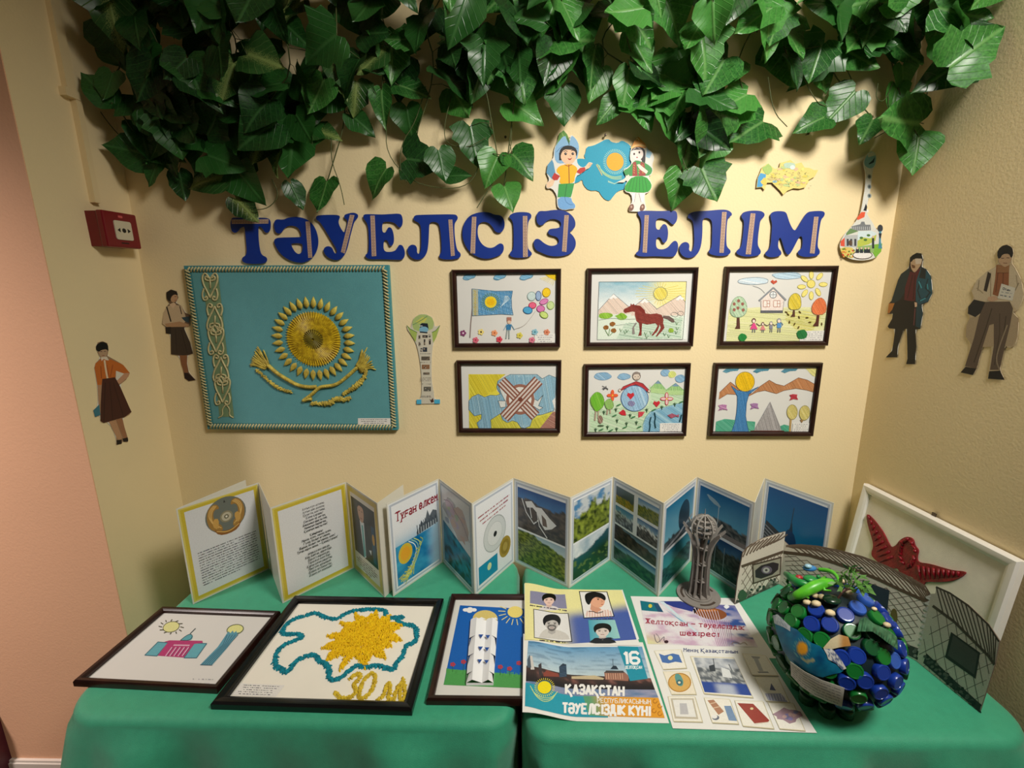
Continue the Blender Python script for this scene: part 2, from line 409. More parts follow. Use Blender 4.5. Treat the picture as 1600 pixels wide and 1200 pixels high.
# ------------------------------------------------------------------ tables and cloths
tabm = mat('table_wood', (150, 110, 70), .5)
clm = mat('green_satin_cloth', (56, 164, 126), .52, .4, .10, 60, .35, 900, sheen=.25)
def table(x0, x1, y0, y1, label):
    t = thing('table', label, 'table', Matrix.Translation(((x0+x1)/2, (y0+y1)/2, 0)), 'tables under the green cloths')
    w, d = (x1-x0)/2-.035, (y1-y0)/2-.035
    MB().box(-w, w, -d, d, T-.04, T-.012).obj('tabletop', tabm, t)
    for i in (-1, 1):
        for j in (-1, 1): MB().box(i*(w-.05)-.02, i*(w-.05)+.02, j*(d-.05)-.02, j*(d-.05)+.02, 0, T-.04).obj('leg', tabm, t)
def cloth(x0, x1, y0, y1, label, seed, rc=(.08,)*4):
    rnd = random.Random(seed); cx, cy = (x0+x1)/2, (y0+y1)/2
    base = []          # rounded rectangle perimeter: (x, y, nx, ny, cornerness)
    cs = [(x1, y1, 0, 0), (x0, y1, 90, 1), (x0, y0, 180, 2), (x1, y0, 270, 3)]
    for i, (px, py, a, q) in enumerate(cs):
        r = rc[q]; ccx = px-r if px == x1 else px+r; ccy = py-r if py == y1 else py+r
        for k in range(13):
            t = math.radians(a+90*k/12); base.append((ccx+r*math.cos(t), ccy+r*math.sin(t), math.cos(t), math.sin(t), math.sin(math.pi*k/12)))
        nx_, ny_, a2, q2 = cs[(i+1) % 4]; r2 = rc[q2]
        ex = (nx_-r2 if nx_ == x1 else nx_+r2, ny_-r2 if ny_ == y1 else ny_+r2)
        t2 = math.radians(a2); e = (ex[0]+r2*math.cos(t2), ex[1]+r2*math.sin(t2)); s = base[-1]
        n = max(4, int(math.hypot(e[0]-s[0], e[1]-s[1])/.012))
        for k in range(1, n): base.append((s[0]+(e[0]-s[0])*k/n, s[1]+(e[1]-s[1])*k/n, s[2], s[3], 0))
    N = len(base); rings = []
    ph = [rnd.uniform(0, 6) for _ in range(6)]
    rings.append([(x-nx*.03, y-ny*.03, T) for x, y, nx, ny, c in base])
    R0 = .022
    for k in range(1, 6):
        a = math.pi/2*k/5; rings.append([(x-nx*(R0-R0*math.sin(a)), y-ny*(R0-R0*math.sin(a)), T-R0+R0*math.cos(a)) for x, y, nx, ny, c in base])
    L = 0; cum = []
    for i in range(N): cum.append(L); L += math.hypot(base[(i+1) % N][0]-base[i][0], base[(i+1) % N][1]-base[i][1])
    for k in range(1, 19):
        z = T-R0-(T-R0-.02)*(k/18)**1.25; dp = (T-z)
        ring = []
        for i, (x, y, nx, ny, c) in enumerate(base):
            s = cum[i]
            fold = math.sin(s*23+ph[0]+dp*3.0)*.5+math.sin(s*37+ph[1]-dp*4)*.35+math.sin(s*11+ph[2])*.5
            amp = .065*min(1, dp/.22)**1.0; out = dp*.045 + amp*(fold+.55)*(.35 if abs(nx) > .9 and abs(ny) < .3 else 1) + c*.05*min(1, dp/.3)
            out = max(out, .002)
            if ny > .3: out *= .15
            if (nx > .05) == (x1 < .5) and abs(nx) > .05: out = min(out, .005/abs(nx))
            elif abs(nx) > .05: out = min(out, (.07 if x1 < .5 else .008)/abs(nx))
            ring.append((x+nx*out, y+ny*out, z))
        rings.append(ring)
    V = [p for r in rings for p in r]; F = []
    for k in range(len(rings)-1):
        for i in range(N): F.append((k*N+i, (k+1)*N+i, (k+1)*N+(i+1) % N, k*N+(i+1) % N))
    V.append((cx, cy, T)); F += [(i, (i+1) % N, len(V)-1) for i in range(N)]
    o = link('tablecloth', mesh('tablecloth', V, F, clm, smooth=True)); tag(o, label, 'tablecloth', 'green tablecloths'); return o
table(-.905, .004, -.66, -.115, 'table under the left green cloth'); table(.030, .985, -.675, -.115, 'table under the right green cloth')
cloth(-.925, .008, -.668, -.105, 'green satin tablecloth on the left table under the three framed artworks', 3, (.05, .05, .09, .06))
cloth(.026, .995, -.690, -.105, 'green satin tablecloth on the right table under the paper globe and posters', 5, (.05, .06, .05, .08))

# ------------------------------------------------------------------ picture frames
woodm = mat('dark_mahogany', (48, 22, 16), .28, .5, .45, 25, .0, 40, col2=(26, 11, 9))
blackm = mat('black_frame_lacquer', (14, 13, 13), .22, .5)
backm = mat('hardboard', (120, 90, 60), .8); paperm = mat('white_drawing_paper', (218, 217, 212), .7, .3, .03, 8)
def bar_frame(parent, w, h, bd, dep, m, name='frame'):
    prof = [(0, 0), (0, dep*.75), (bd*.18, dep), (bd*.62, dep*.97), (bd*.8, dep*.8), (bd*.93, dep*.72), (bd, dep*.5), (bd, 0)]
    for k in range(4):
        a = k*math.pi/2; W, H = (w, h) if k % 2 == 0 else (h, w); M = Matrix.Rotation(a, 4, 'Z'); V = []
        for e in (-1, 1):
            for i, z in prof: V.append(M @ Vector((e*(W/2-i), -H/2+i, z)))
        n = len(prof); F = [(i, i+1, n+i+1, n+i) for i in range(n-1)]+[(n-1, 0, n, 2*n-1), tuple(range(n-1, -1, -1)), tuple(range(n, 2*n))]
        o = link('frame_rail', mesh('frame_rail', V, F, m), parent); autosmooth(o, 35)
WALLR = Matrix.Rotation(math.pi/2, 4, 'X')
def framed(label, M, w, h, draw, view, bd=.0145, dep=.015, fm=woodm, pw=None, ph=None, pm=PC, group=None, cat='picture', nm='framed_drawing', drop=(0, 0)):
    t = thing(nm, label, cat, M, group)
    bar_frame(t, w, h, bd, dep, fm)
    MB().box(-w/2+.004, w/2-.004, -h/2+.004, h/2-.004, .0005, .003).obj('backing_board', backm, t)
    MB().box(-w/2+bd*.7, w/2-bd*.7, -h/2+bd*.7, h/2-bd*.7, .0031, .0046).obj('paper', paperm, t)
    A = Art(M @ Matrix.Translation((0, 0, .005)), view, z0=0); 
    draw(A); o = A.obj('drawing', pm, t); o.location = (0, 0, .005)
    return t, A
def label_card(parent, M, view, quad, n, zoff, col='8a8a90'):
    """small typed caption card stuck on a picture"""
    A = Art(M @ Matrix.Translation((0, 0, zoff)), view, z0=.00005)
    A.poly(quad, 'e6e4de')
    (ax, ay), (bx, by), (cx, cy), (dx, dy) = quad
    for i in range(n):
        t = (i+.8)/(n+.6); s = R.uniform(.08, .2) if i not in (0,) else .1
        l = (ax+(dx-ax)*t, ay+(dy-ay)*t); r = (bx+(cx-bx)*t, by+(cy-by)*t)
        A.scrawl((l[0]+(r[0]-l[0])*s, l[1]+(r[1]-l[1])*s), (l[0]+(r[0]-l[0])*(1-s), l[1]+(r[1]-l[1])*(1-s)), abs(dy-ay)/(n+1)*.42, col, .85)
    o = A.obj('caption_card', PM, parent); o.location = (0, 0, zoff)

# ---- six drawings on the wall; positions measured on the wall plane
def blob(x, y, w, h, n=9, k=.25, seed=0):
    r = random.Random(seed+int(x*7+y)); return [(x+w*math.cos(2*math.pi*i/n)*(1+r.uniform(-k, k)), y+h*math.sin(2*math.pi*i/n)*(1+r.uniform(-k, k))) for i in range(n)]
def flower(A, x, y, r, c, c2=None):
    for k in range(5): A.ell(x+r*.6*math.cos(k*1.257), y+r*.6*math.sin(k*1.257), r*.42, r*.42, c, n=8)
    A.ell(x, y, r*.3, r*.3, c2 or 'f0e0d0', n=8)
def d_flag(A):
    for x, y, w in ((280, 195, 90), (680, 195, 88), (1030, 195, 95)):
        A.crayon([(x-w, y+25), (x-w*.7, y-25), (x-w*.2, y-35), (x+w, y-38), (x+w*.8, y+5), (x+w*.2, y+20), (x-w*.3, y+42)], '9cc6dc', '5a9cc4', 9, 20, '4a8098', 7, 1)
    A.crayon([(1270, 158), (1425, 156), (1422, 240), (1390, 225), (1340, 205)], 'f6d838', 'e8bc10', 8, 40)
    A.lines([[(1300+i*14, 190+i*6), (1210+i*24, 215+i*12)] for i in range(8)], 6, 'f0dc80', .1)
    A.line([(318, 350), (320, 600), (300, 800), (288, 990)], 14, '8a7a74')
    F = [(318, 348), (460, 362), (620, 378), (850, 375), (835, 470), (840, 600), (858, 690), (700, 680), (520, 690), (322, 702)]
    A.crayon(F, 'a2cae2', '4d92c4', 7, 20); A.hatch(F, '3f86ba', 13, 80, 5); A.poly([(318, 348), (395, 356), (400, 700), (322, 702)], 'b4b8a4')
    A.lines([smoothline([(340, 370+i*55), (370, 390+i*55), (345, 410+i*55), (378, 425+i*55)]) for i in range(6)], 9, 'c8b448', .2)
    A.line(F+[F[0]], 6, '4c7490')
    for k in range(26):
        t = k*.2417; A.line([(562+80*math.cos(t), 522+80*math.sin(t)), (562+125*math.cos(t), 522+118*math.sin(t))], 9, '5f8a5c', k > 0)
    A.ell(562, 522, 78, 76, 'f2d42e'); A.ell(562, 522, 50, 48, 'eebe18')
    A.lines([smoothline([(690+i*22, 590-i*20), (740+i*18, 520-i*10), (750+i*8, 440)]) for i in range(5)], 7, 'c4dde9', .1)
    for x, y, rx, ry, c, l, ro in ((1100, 445, 55, 58, 'c8dad8', '8aa09c', .2), (1190, 440, 36, 62, '9ab4d6', '4a5a80', 0), (1295, 395, 52, 60, 'f2cc28', 'b89418', .2), (1262, 515, 58, 34, 'dc88bc', '9a5080', -.4),
                                 (1112, 565, 48, 40, 'e8688a', 'b02838', 0), (1350, 565, 46, 52, 'c8dc9c', '90a860', 0), (1050, 630, 60, 45, '52a6d2', '245c8c', .15), (1220, 610, 52, 44, 'd87cb4', '9c3c74', .1), (1262, 690, 56, 40, 'cade80', '6e8a30', .5)):
        A.ell(x, y, rx, ry, c, ro, 16, l, 8)
    A.line(smoothline([(1150, 640), (1090, 730), (1000, 840), (870, 880)]), 5, 'b0a8a0')
    A.rect(775, 720, 835, 775, 'b07868'); A.ell(805, 785, 26, 22, 'e0c0a8'); A.crayon([(765, 815), (835, 815), (825, 890), (770, 890)], '4a90bc', '2a6a9c', 6)
    A.line([(770, 820), (735, 890)], 9, '7fa8c0'); A.line([(835, 820), (875, 885)], 9, '7fa8c0'); A.line([(780, 890), (765, 1000)], 16, '9ba8a4'); A.line([(805, 890), (805, 1002)], 16, '9ba8a4')
    for x, y, c, d in ((200, 930, '84406c', 'e8d0e0'), (435, 915, 'ecd884', '3a3020'), (612, 928, 'eda070', 'c06038'), (365, 1022, 'd86c80', 'b04050'), (676, 1012, 'd84c5c', 'a82838'), (943, 960, 'd8cc5c', 'a89830'), (1143, 915, '8cbccc', '4a8898'), (1300, 918, 'd88868', 'b05838'), (1105, 1020, 'd87c90', 'a84c60')):
        flower(A, x, y, 42, c, d)
def d_horse(A):
    A.rect(212, 250, 1370, 1015, 'e9efe9')
    A.raster([(215, 255), (1370, 250), (1350, 620), (205, 640)], 30, 12, lambda a, b: mixc(mixc(lin('93bccb'), lin('e2e8e6'), min(1, b*1.3+.3*fr(a*6, b*12))), lin('efe49a'), sst(.5, .8, a)))
    A.lines([[(1025, 412), (1025+900*math.cos(t), 412+900*math.sin(t))] for t in []], 3, 'd0c060')
    for k in range(24):
        t = k*.2618; r = (340 if abs(math.cos(t)) > .7 else 155); A.line([(1025+95*math.cos(t), 412+95*math.sin(t)), (1025+min(r, 330)*math.cos(t), 412+min(r, 150)*math.sin(t))], 6, 'd9c85a', k > 0)
    A.poly([(212, 640), (600, 640), (1350, 600), (1330, 1010), (195, 1015)], 'dbe6d6')
    for P in ([(212, 630), (410, 415), (620, 590), (640, 680), (212, 690)], [(650, 600), (820, 470), (990, 620), (1000, 700), (640, 700)], [(970, 620), (1290, 430), (1350, 520), (1345, 700), (980, 700)]):
        A.poly(P, 'e4d3c4'); A.hatch(P, 'd2b8a8', 16, 50, 6); A.line(P[:3], 6, '70757a')
    for x, y in ((410, 425), (820, 480), (1285, 442)): A.poly([(x, y-8), (x+55, y+40), (x+20, y+55), (x, y+35), (x-25, y+60), (x-60, y+50)], 'f0efec')
    A.hatch([(560, 800), (1320, 720), (1300, 1010), (440, 1010)], 'a8cab0', 14, 10, 6)
    for k in range(12): A.line([(1025+88*math.cos(k*.5236), 412+84*math.sin(k*.5236)), (1025+96*math.cos(k*.5236+.26), 412+92*math.sin(k*.5236+.26)), (1025+88*math.cos(k*.5236+.5236), 412+84*math.sin(k*.5236+.5236))], 6, '8a8a50', k > 0)
    A.crayon([(1025+84*math.cos(t/3), 412+80*math.sin(t/3)) for t in range(19)], 'eee07c', 'd8c44c', 9)
    for x, y, w in ((300, 700, 95), (515, 715, 75)): A.crayon(blob(x, y, w, 45, 11, .2), 'a2ca52', '74a82c', 9)
    A.line(smoothline([(215, 760), (400, 730), (560, 750), (700, 745)]), 5, '8a948c'); A.line([(430, 830), (700, 800)], 4, '8a948c')
    H = [(540, 640), (550, 612), (600, 590), (632, 568), (636, 540), (655, 560), (676, 542), (690, 570), (760, 580), (810, 620), (830, 670), (900, 680), (980, 670), (1045, 695), (1065, 740), (1062, 800), (1080, 860), (1040, 910), (980, 975), (965, 970), (1010, 900), (1030, 860), (1015, 810), (1008, 850), (985, 905), (925, 965), (910, 955), (960, 890), (990, 830), (960, 800), (850, 818), (785, 800), (780, 870), (778, 960), (735, 965), (755, 900), (745, 800), (710, 770), (692, 700), (690, 650), (660, 645), (610, 655), (560, 665)]
    A.poly(H, 'a4574c'); A.hatch(H, '7a3028', 8, 15, 6); A.hatch(H, '8c3c34', 14, 75, 5)
    A.poly([(680, 560), (760, 570), (820, 630), (825, 670), (790, 665), (730, 610)], '7c3028')
    A.poly([(1060, 700), (1140, 705), (1200, 745), (1215, 785), (1180, 790), (1120, 750), (1060, 730)], '6e5a54')
    A.poly([(700, 790), (720, 800), (680, 850), (690, 940), (655, 945), (655, 860)], '8c8480')
    for x, y in ((395, 810), (310, 855), (412, 895)): A.crayon(blob(x, y, 38, 30, 9, .15), 'a8743c', '7c4c20', 8)
    A.lines([[(300, 890), (345, 965)], [(360, 870), (345, 960)], [(400, 920), (360, 960)]], 8, '7a9a6c')
    A.lines([[(x, y), (x+15, y+40), (x+35, y+5)] for x, y in ((490, 870), (545, 900), (570, 880), (815, 915), (830, 960), (885, 905), (1065, 925), (1120, 950), (1225, 780), (1230, 850), (1215, 900))], 7, '6f8e6c', .2)
    A.crayon(blob(1165, 895, 38, 32, 9, .2), 'a4c450', '7ca030', 8); A.line(blob(1215, 685, 45, 30, 9, .2)+[(1260, 685)], 4, '8a8a88'); A.line(blob(1290, 670, 40, 30, 9, .2)+[(1330, 670)], 4, '8a8a88')
    A.line([(222, 255), (1370, 250), (1350, 620), (1318, 1012), (195, 1015), (205, 640), (222, 255)], 4, '7c8484')
def d_house(A):
    A.poly([(150, 590), (520, 560), (1410, 560), (1350, 985), (115, 990)], 'e3e2b0'); A.hatch([(150, 600), (1400, 565), (1350, 985), (115, 990)], 'ccd08c', 16, 5, 6)
    A.hatch([(880, 600), (1350, 620), (1200, 860), (1000, 860), (850, 720)], 'd2c85c', 10, 10, 5)
    A.crayon(blob(450, 235, 195, 45, 11, .18), 'dfe8ee', 'b8cdda', 14, 10, '8a98a0', 7, 1); A.crayon(blob(880, 165, 195, 42, 11, .15), 'd2e2ec', 'a4c4d8', 10, 10, '90a8b8', 6, 1)
    A.crayon([(670, 240), (700, 215), (715, 235), (745, 220), (755, 245), (710, 275)], 'd0644c', 'a83c2c', 8)
    A.line(smoothline([(450, 295), (540, 320), (600, 385)]), 5, '888c90')
    A.ell(1178, 268, 50, 50, 'ecdc78', line='a8a04c', lw=7)
    for x, y, ro in ((1182, 155, 1.57), (1285, 175, 2.3), (1330, 275, 0), (1265, 370, 1.1), (1180, 415, 1.57), (1098, 385, 2.2), (1060, 305, 0), (1095, 205, .7)): A.ell(x, y, 52, 27, 'efe184', ro, 14, 'b4a850', 6)
    A.poly([(545, 475), (705, 330), (840, 475), (820, 605), (552, 605)], 'e9dcd4'); A.line([(552, 480), (552, 605), (822, 605), (838, 480)], 6, '7c7c80')
    A.line([(528, 478), (705, 318), (862, 470)], 22, '8c9096'); A.rect(545, 600, 825, 632, '62646a')
    A.ell(702, 405, 42, 42, 'e4e8ea', line='60646c', lw=8); A.line([(660, 405), (744, 405)], 5, '60646c'); A.line([(702, 363), (702, 447)], 5, '60646c')
    for x in (580, 708): A.rect(x, 478, x+80, 556, 'ece4dc'); A.line([(x, 478), (x+80, 478), (x+80, 556), (x, 556), (x, 478)], 6, 'b4705c'); A.line([(x+45, 478), (x+45, 556)], 6, 'b4705c'); A.line([(x+45, 515), (x+80, 515)], 6, 'b4705c')
    A.poly([(250, 680), (282, 680), (290, 830), (222, 830), (245, 790)], '5c3c30'); A.crayon([(270, 422), (330, 440), (375, 530), (372, 620), (330, 670), (260, 690), (190, 670), (160, 610), (180, 520), (215, 450)], 'cfdcc0', '9cc09c', 10, 60, '8aa888', 7, 1)
    for x, y in ((270, 480), (215, 520), (320, 520), (262, 570), (215, 592), (328, 595)): A.ell(x, y, 19, 21, '9c6458')
    A.poly([(955, 560), (972, 560), (975, 680), (918, 680), (945, 640)], '5c3c30'); A.crayon([(975, 380), (1030, 405), (1050, 470), (1050, 560), (1010, 590), (900, 590), (890, 500), (915, 420)], 'e9d860', 'd2b830', 9, 60, '98904c', 7, 1)
    A.poly([(1250, 650), (1280, 650), (1268, 798), (1195, 796), (1235, 740)], '5a3028'); A.crayon([(1290, 435), (1345, 470), (1372, 560), (1350, 640), (1250, 660), (1190, 630), (1180, 560), (1220, 480)], 'ea8c58', 'd8683c', 8, 60, 'b07050', 7, 1)
    for x, y, s in ((865, 622, 1), (888, 650, 2), (1025, 685, 3), (1035, 620, 2), (1125, 690, 0), (968, 770, 5), (1018, 812, 5), (1160, 748, 0), (1308, 770, 4), (905, 745, 4)): A.ell(x, y, 20, 9, '5c4820', s*.4, 10)
    for x, sk, c, s in ((460, 1, 'e0508c', 1), (572, 1, 'd88888', .72), (675, 0, '8c8c98', .78), (775, 0, '5c94cc', 1)):
        y = 870; h = 170*s
        A.ell(x, y-h*.85, 26*s, 30*s, '6c5048' if sk else '9c9c98'); A.ell(x, y-h*.8, 17*s, 20*s, 'f0dccc')
        if sk: A.poly([(x-14*s, y-h*.65), (x+14*s, y-h*.65), (x+48*s, y-h*.2), (x-48*s, y-h*.2)], c)
        else: A.rect(x-26*s, y-h*.66, x+26*s, y-h*.3, c)
        A.line([(x-12*s, y-h*.25), (x-16*s, y+2)], 12*s, '70747c'); A.line([(x+12*s, y-h*.25), (x+12*s, y+2)], 12*s, '70747c')
    A.line([(410, 790), (445, 770)], 8, '604c50'); A.line([(490, 760), (530, 790), (560, 775)], 8, '604c50'); A.line([(585, 770), (625, 790), (660, 770)], 8, '604c50'); A.line([(695, 770), (720, 788), (750, 765)], 8, '604c50'); A.line([(795, 745), (822, 775), (800, 800)], 8, '4c6c9c')
    A.crayon(blob(318, 938, 52, 48, 11, .12), '3c9c4c', '1c7434', 7); A.crayon(blob(1060, 900, 68, 62, 11, .1), '3c8c4c', '1c6434', 7)
def d_shanyrak(A):
    A.poly([(270, 250), (760, 250), (650, 340), (640, 460), (690, 520), (480, 550), (400, 510), (300, 590), (275, 600)], 'e6da4c'); A.hatch([(270, 250), (760, 250), (650, 340), (640, 460), (480, 550), (400, 510), (300, 590)], 'd0bc2c', 9, 60, 5)
    A.poly([(1105, 850), (1180, 790), (1400, 740), (1415, 975), (560, 975), (560, 850), (690, 760), (720, 850)], 'dfd95e'); A.hatch([(560, 850), (690, 760), (800, 880), (1105, 850), (1400, 740), (1415, 975), (565, 975)], 'c4bc38', 10, 60, 5)
    A.poly([(275, 720), (350, 800), (440, 770), (440, 830), (380, 890), (405, 970), (280, 970)], 'e2d850'); A.hatch([(275, 720), (350, 800), (440, 770), (440, 830), (380, 890), (405, 970), (280, 970)], 'c8b830', 9)
    A.crayon([(1200, 970), (1380, 745), (1415, 745), (1415, 975)], 'c09484', '9c685c', 8, 30)
    K = [(275, 600), (320, 545), (400, 512), (480, 552), (560, 525), (640, 530), (690, 510), (640, 420), (655, 340), (750, 290), (820, 252), (1170, 252), (1240, 310), (1330, 260), (1420, 295), (1415, 570), (1390, 730), (1240, 780), (1170, 790), (1105, 850), (1080, 930), (1010, 960), (960, 950), (910, 880), (850, 860), (780, 885), (720, 850), (690, 765), (560, 850), (570, 972), (410, 972), (380, 890), (440, 840), (440, 775), (350, 800), (275, 715)]
    A.crayon(K, 'abcbd8', '76a8c4', 8, 80, '4f6c7c', 6); A.poly([(1410, 450), (1416, 550), (1370, 600), (1400, 700), (1416, 720)], 'e8e8e4')
    for P in ([(660, 385), (740, 470), (830, 500), (880, 450), (960, 600), (760, 620), (700, 500)], [(1105, 560), (1180, 600), (1250, 525), (1190, 665), (1250, 690), (1200, 720), (1110, 660)], [(660, 600), (760, 600), (760, 680), (690, 690)]): A.poly(P, 'dcdfdc'); A.line(P+[P[0]], 6, '3c4c54')
    A.ell(950, 580, 190, 200, 'e2e0da', n=28)
    A.line([(950+170*math.cos(t/14*6.283), 580+185*math.sin(t/14*6.283)) for t in range(15)], 38, '9c6c5c', sm=1)
    for x0, y0, x1, y1 in ((700, 340, 1150, 800), (1190, 330, 740, 820)):
        dx, dy = (y1-y0)/640*34, -(x1-x0)/640*34
        A.poly([(x0-2*dx, y0-2*dy), (x1-2*dx, y1-2*dy), (x1+2*dx, y1+2*dy), (x0+2*dx, y0+2*dy)], 'd8ccc4')
        for k in (-1.8, -.6, .6, 1.8): A.line([(x0+k*dx, y0+k*dy), (x1+k*dx, y1+k*dy)], 20, '8c5848'); 
    A.ell(950, 580, 30, 30, '7a4638')
def d_earth(A):
    A.poly([(180, 560), (600, 560), (960, 560), (960, 330), (1000, 380), (1080, 285), (1190, 400), (1310, 320), (1430, 430), (1400, 980), (170, 985)], 'cfe2c4')
    A.hatch([(190, 660), (960, 620), (1000, 400), (1420, 440), (1400, 980), (170, 985)], 'a4cca0', 16, 20, 6)
    for x, y, w, h in ((350, 235, 110, 50), (632, 238, 85, 42), (1175, 190, 62, 48), (1370, 265, 72, 50)): A.crayon(blob(x, y, w, h, 11, .12), 'a8c8de', '6c9cc0', 9, 40, '5c88ac', 5, 1)
    A.crayon(blob(1265, 210, 55, 45, 9, .1), 'e2e8a0', 'ccd468', 8)
    for P, c in (([(975, 390), (1080, 290), (1180, 410)], '8ab4c0'), ([(1180, 420), (1310, 325), (1420, 420)], '8ab4c0')):
        A.poly(P+[(P[2][0]-10, P[2][1]+60), (P[0][0]+10, P[0][1]+60)], 'b4d494'); A.hatch(P, '78b468', 10, 80, 5); x, y = P[1]; A.poly([(x, y-4), (x+45, y+42), (x-48, y+42)], '7c98b4'); A.line(P, 5, '6c946c')
    A.poly([(1400, 570), (1250, 620), (1000, 680), (920, 760), (880, 860), (880, 975), (1400, 978)], 'a0c8d8'); A.hatch([(1400, 590), (1000, 690), (900, 800), (885, 970), (1400, 970)], '6ca4c4', 10, 35, 6); A.line(smoothline([(1410, 570), (1250, 620), (1000, 680), (920, 760), (880, 870)]), 5, '4c8488')
    A.crayon([(575, 430), (620, 370), (790, 300), (880, 330), (975, 430), (940, 440), (860, 380), (780, 345), (640, 400)], 'c84c4c', 'a82c34', 8, 30, '4c3040', 5)
    A.ell(795, 232, 52, 55, 'd8c8b8', line='585048', lw=7); A.poly([(745, 240), (750, 190), (795, 172), (845, 190), (845, 240), (820, 205), (770, 210)], '8c8078')
    for x in (778, 818): A.ell(x, 240, 6, 6, '383030', n=6)
    A.line([(785, 272), (800, 278), (812, 270)], 5, '383030'); A.ell(575, 420, 18, 20, 'e8d0c0', line='4c4040', lw=5); A.ell(960, 430, 16, 18, 'e8d0c0', line='4c4040', lw=5)
    P = A.ell(770, 525, 178, 168, 'b6d4e8', n=32); A.hatch(P, '78a8cc', 9, 70, 5); A.line(P+[P[0]], 9, '4c6c94')
    heart = lambda x, y, s, c='dc3c44': (A.crayon([(x, y+s), (x-s, y-s*.1), (x-s*.7, y-s*.8), (x, y-s*.5), (x+s*.7, y-s*.85), (x+s, y-s*.15)], c, 'b82434', 7))
    heart(718, 490, 50); heart(1060, 595, 46); A.crayon([(560, 715), (620, 668), (650, 700), (658, 750), (600, 745)], 'dc3c44', 'b82434', 7); A.crayon([(820, 700), (905, 700), (870, 755), (820, 778)], 'dc5c64', 'c03444', 7); A.crayon(blob(725, 590, 50, 38, 9, .2), '9c98b8', '70709c', 8)
    for x, y, c, r in ((480, 485, 'e8643c', 60), (1192, 530, 'c4505c', 70)):
        for k in range(4): A.ell(x+r*.62*math.cos(k*1.571), y+r*.62*math.sin(k*1.571), r*.55, r*.28, c if r < 65 else 'e8c8c8', k*1.571, 12, c, 9)
        A.ell(x, y, 10, 10, 'f0d040')
    A.lines([smoothline([(345+i*50, 360+j*36), (395, 385), (360+i*60, 400+j*10)]) for i in (0, 1) for j in (0, 1)], 7, '4c4c50')
    for x, y, w, h, c, d in ((278, 565, 88, 130, '8ccc4c', '5ca424'), (435, 600, 60, 70, 'a8cc7c', '7cac54')): A.line([(x-15, y+h*.7), (x-30, y+h*1.9)], 20, 'b09c88'); A.line([(x+15, y+h*.7), (x+15, y+h*1.7)], 16, 'b8a490'); A.crayon(blob(x, y, w, h, 11, .12), c, d, 9, 70, '6c8c4c', 5, 1)
    A.crayon(blob(318, 800, 35, 52, 9, .15), 'b89c8c', '6c4c3c', 8); A.ell(325, 882, 42, 10, '4c6448')
    for x, y in ((368, 710), (525, 675), (540, 820), (665, 860), (415, 905), (258, 940), (535, 930), (712, 750), (795, 845), (930, 680), (1128, 645), (1298, 605)):
        A.lines([[(x-16, y-18), (x, y+12), (x+16, y-18)], [(x, y-26), (x, y+26)]], 8, '34583c')
    for x, y in ((560, 610), (505, 750), (330, 935), (455, 945), (640, 905), (750, 770), (830, 900), (1020, 675), (1380, 572)): A.ell(x, y, 36, 9, '4c8458', -.4, 10)
    for P in ([(985, 770), (965, 840), (975, 880), (960, 965)], [(1030, 710), (1045, 780), (1030, 830), (1045, 910)], [(1385, 740), (1360, 830)]): A.line(smoothline(P), 16, '1c4450')
    A.crayon([(1200, 745), (1260, 720), (1320, 745), (1350, 730), (1350, 770), (1310, 760), (1250, 785)], 'b4687c', '94485c', 8)
def d_tower(A):
    for x in (340, 720, 1070): A.crayon([(x-110, 165), (x-60, 128), (x+105, 125), (x+80, 155), (x, 160), (x-60, 185)], '6c9cac', '3c7c94', 8, 10)
    A.crayon([(1270, 125), (1425, 125), (1415, 250), (1340, 200)], 'e6e0a0', 'd4cc74', 9, 40)
    M = [(195, 425), (330, 295), (400, 350), (470, 430), (600, 440), (700, 350), (815, 272), (900, 320), (1000, 345), (1180, 242), (1290, 270), (1395, 330), (1385, 425), (1280, 395), (1150, 375), (1000, 400), (905, 440), (760, 400), (660, 420), (540, 480), (400, 450), (290, 445), (185, 510)]
    A.poly(M, 'cc9468'); A.hatch(M, 'b07448', 9, 60, 5); A.line(M[:12], 6, '7c5038'); A.line(M[12:], 5, '8c6448')
    for P in ([(150, 790), (260, 755), (400, 770), (400, 920), (140, 925)], [(520, 780), (640, 790), (630, 920), (540, 920)], [(940, 850), (1000, 825), (1060, 840), (1060, 925), (970, 925)]): A.crayon(P, '74bca0', '3c9c7c', 8, 40)
    A.crayon([(340, 345), (420, 400), (540, 420), (680, 355), (560, 450), (530, 560), (520, 720), (540, 840), (560, 925), (340, 925), (385, 800), (405, 680), (415, 560), (415, 470)], '649cc8', '2c6ca8', 7, 80, '34587c', 6)
    P = A.ell(512, 290, 118, 122, 'f0cc2c', n=24); A.hatch(P, 'e0b010', 8, 70, 5); A.line(P+[P[0]], 7, '94844c')
    A.crayon([(825, 545), (970, 905), (620, 905)], 'b8b4b4', '94908f', 8, 75, '88868a', 5); A.rect(580, 900, 1000, 925, '583830')
    A.line([(1085, 740), (1070, 925)], 24, 'b4945c')
    for x, y, ro in ((1100, 670, 0), (1255, 680, .1)): P = A.ell(x, y, 66, 92, 'dcd08c', ro, 18); A.hatch(P, 'c0b05c', 9, 60, 5); A.line(P+[P[0]], 7, '98905c')
    A.poly([(1195, 765), (1245, 768), (1220, 808)], '9c7c50')
    for x, y, c, d, w in ((235, 615, 'c894bc', 'a06494', 60), (630, 598, 'b890bc', '946498', 55), (1120, 485, 'c8545c', 'a42c38', 55)): A.crayon([(x-w, y-30), (x-10, y-40), (x+w*.8, y-35), (x+w*.7, y), (x+w, y+30), (x, y+20), (x-w, y+38), (x-w*.6, y)], c, d, 9, 20)
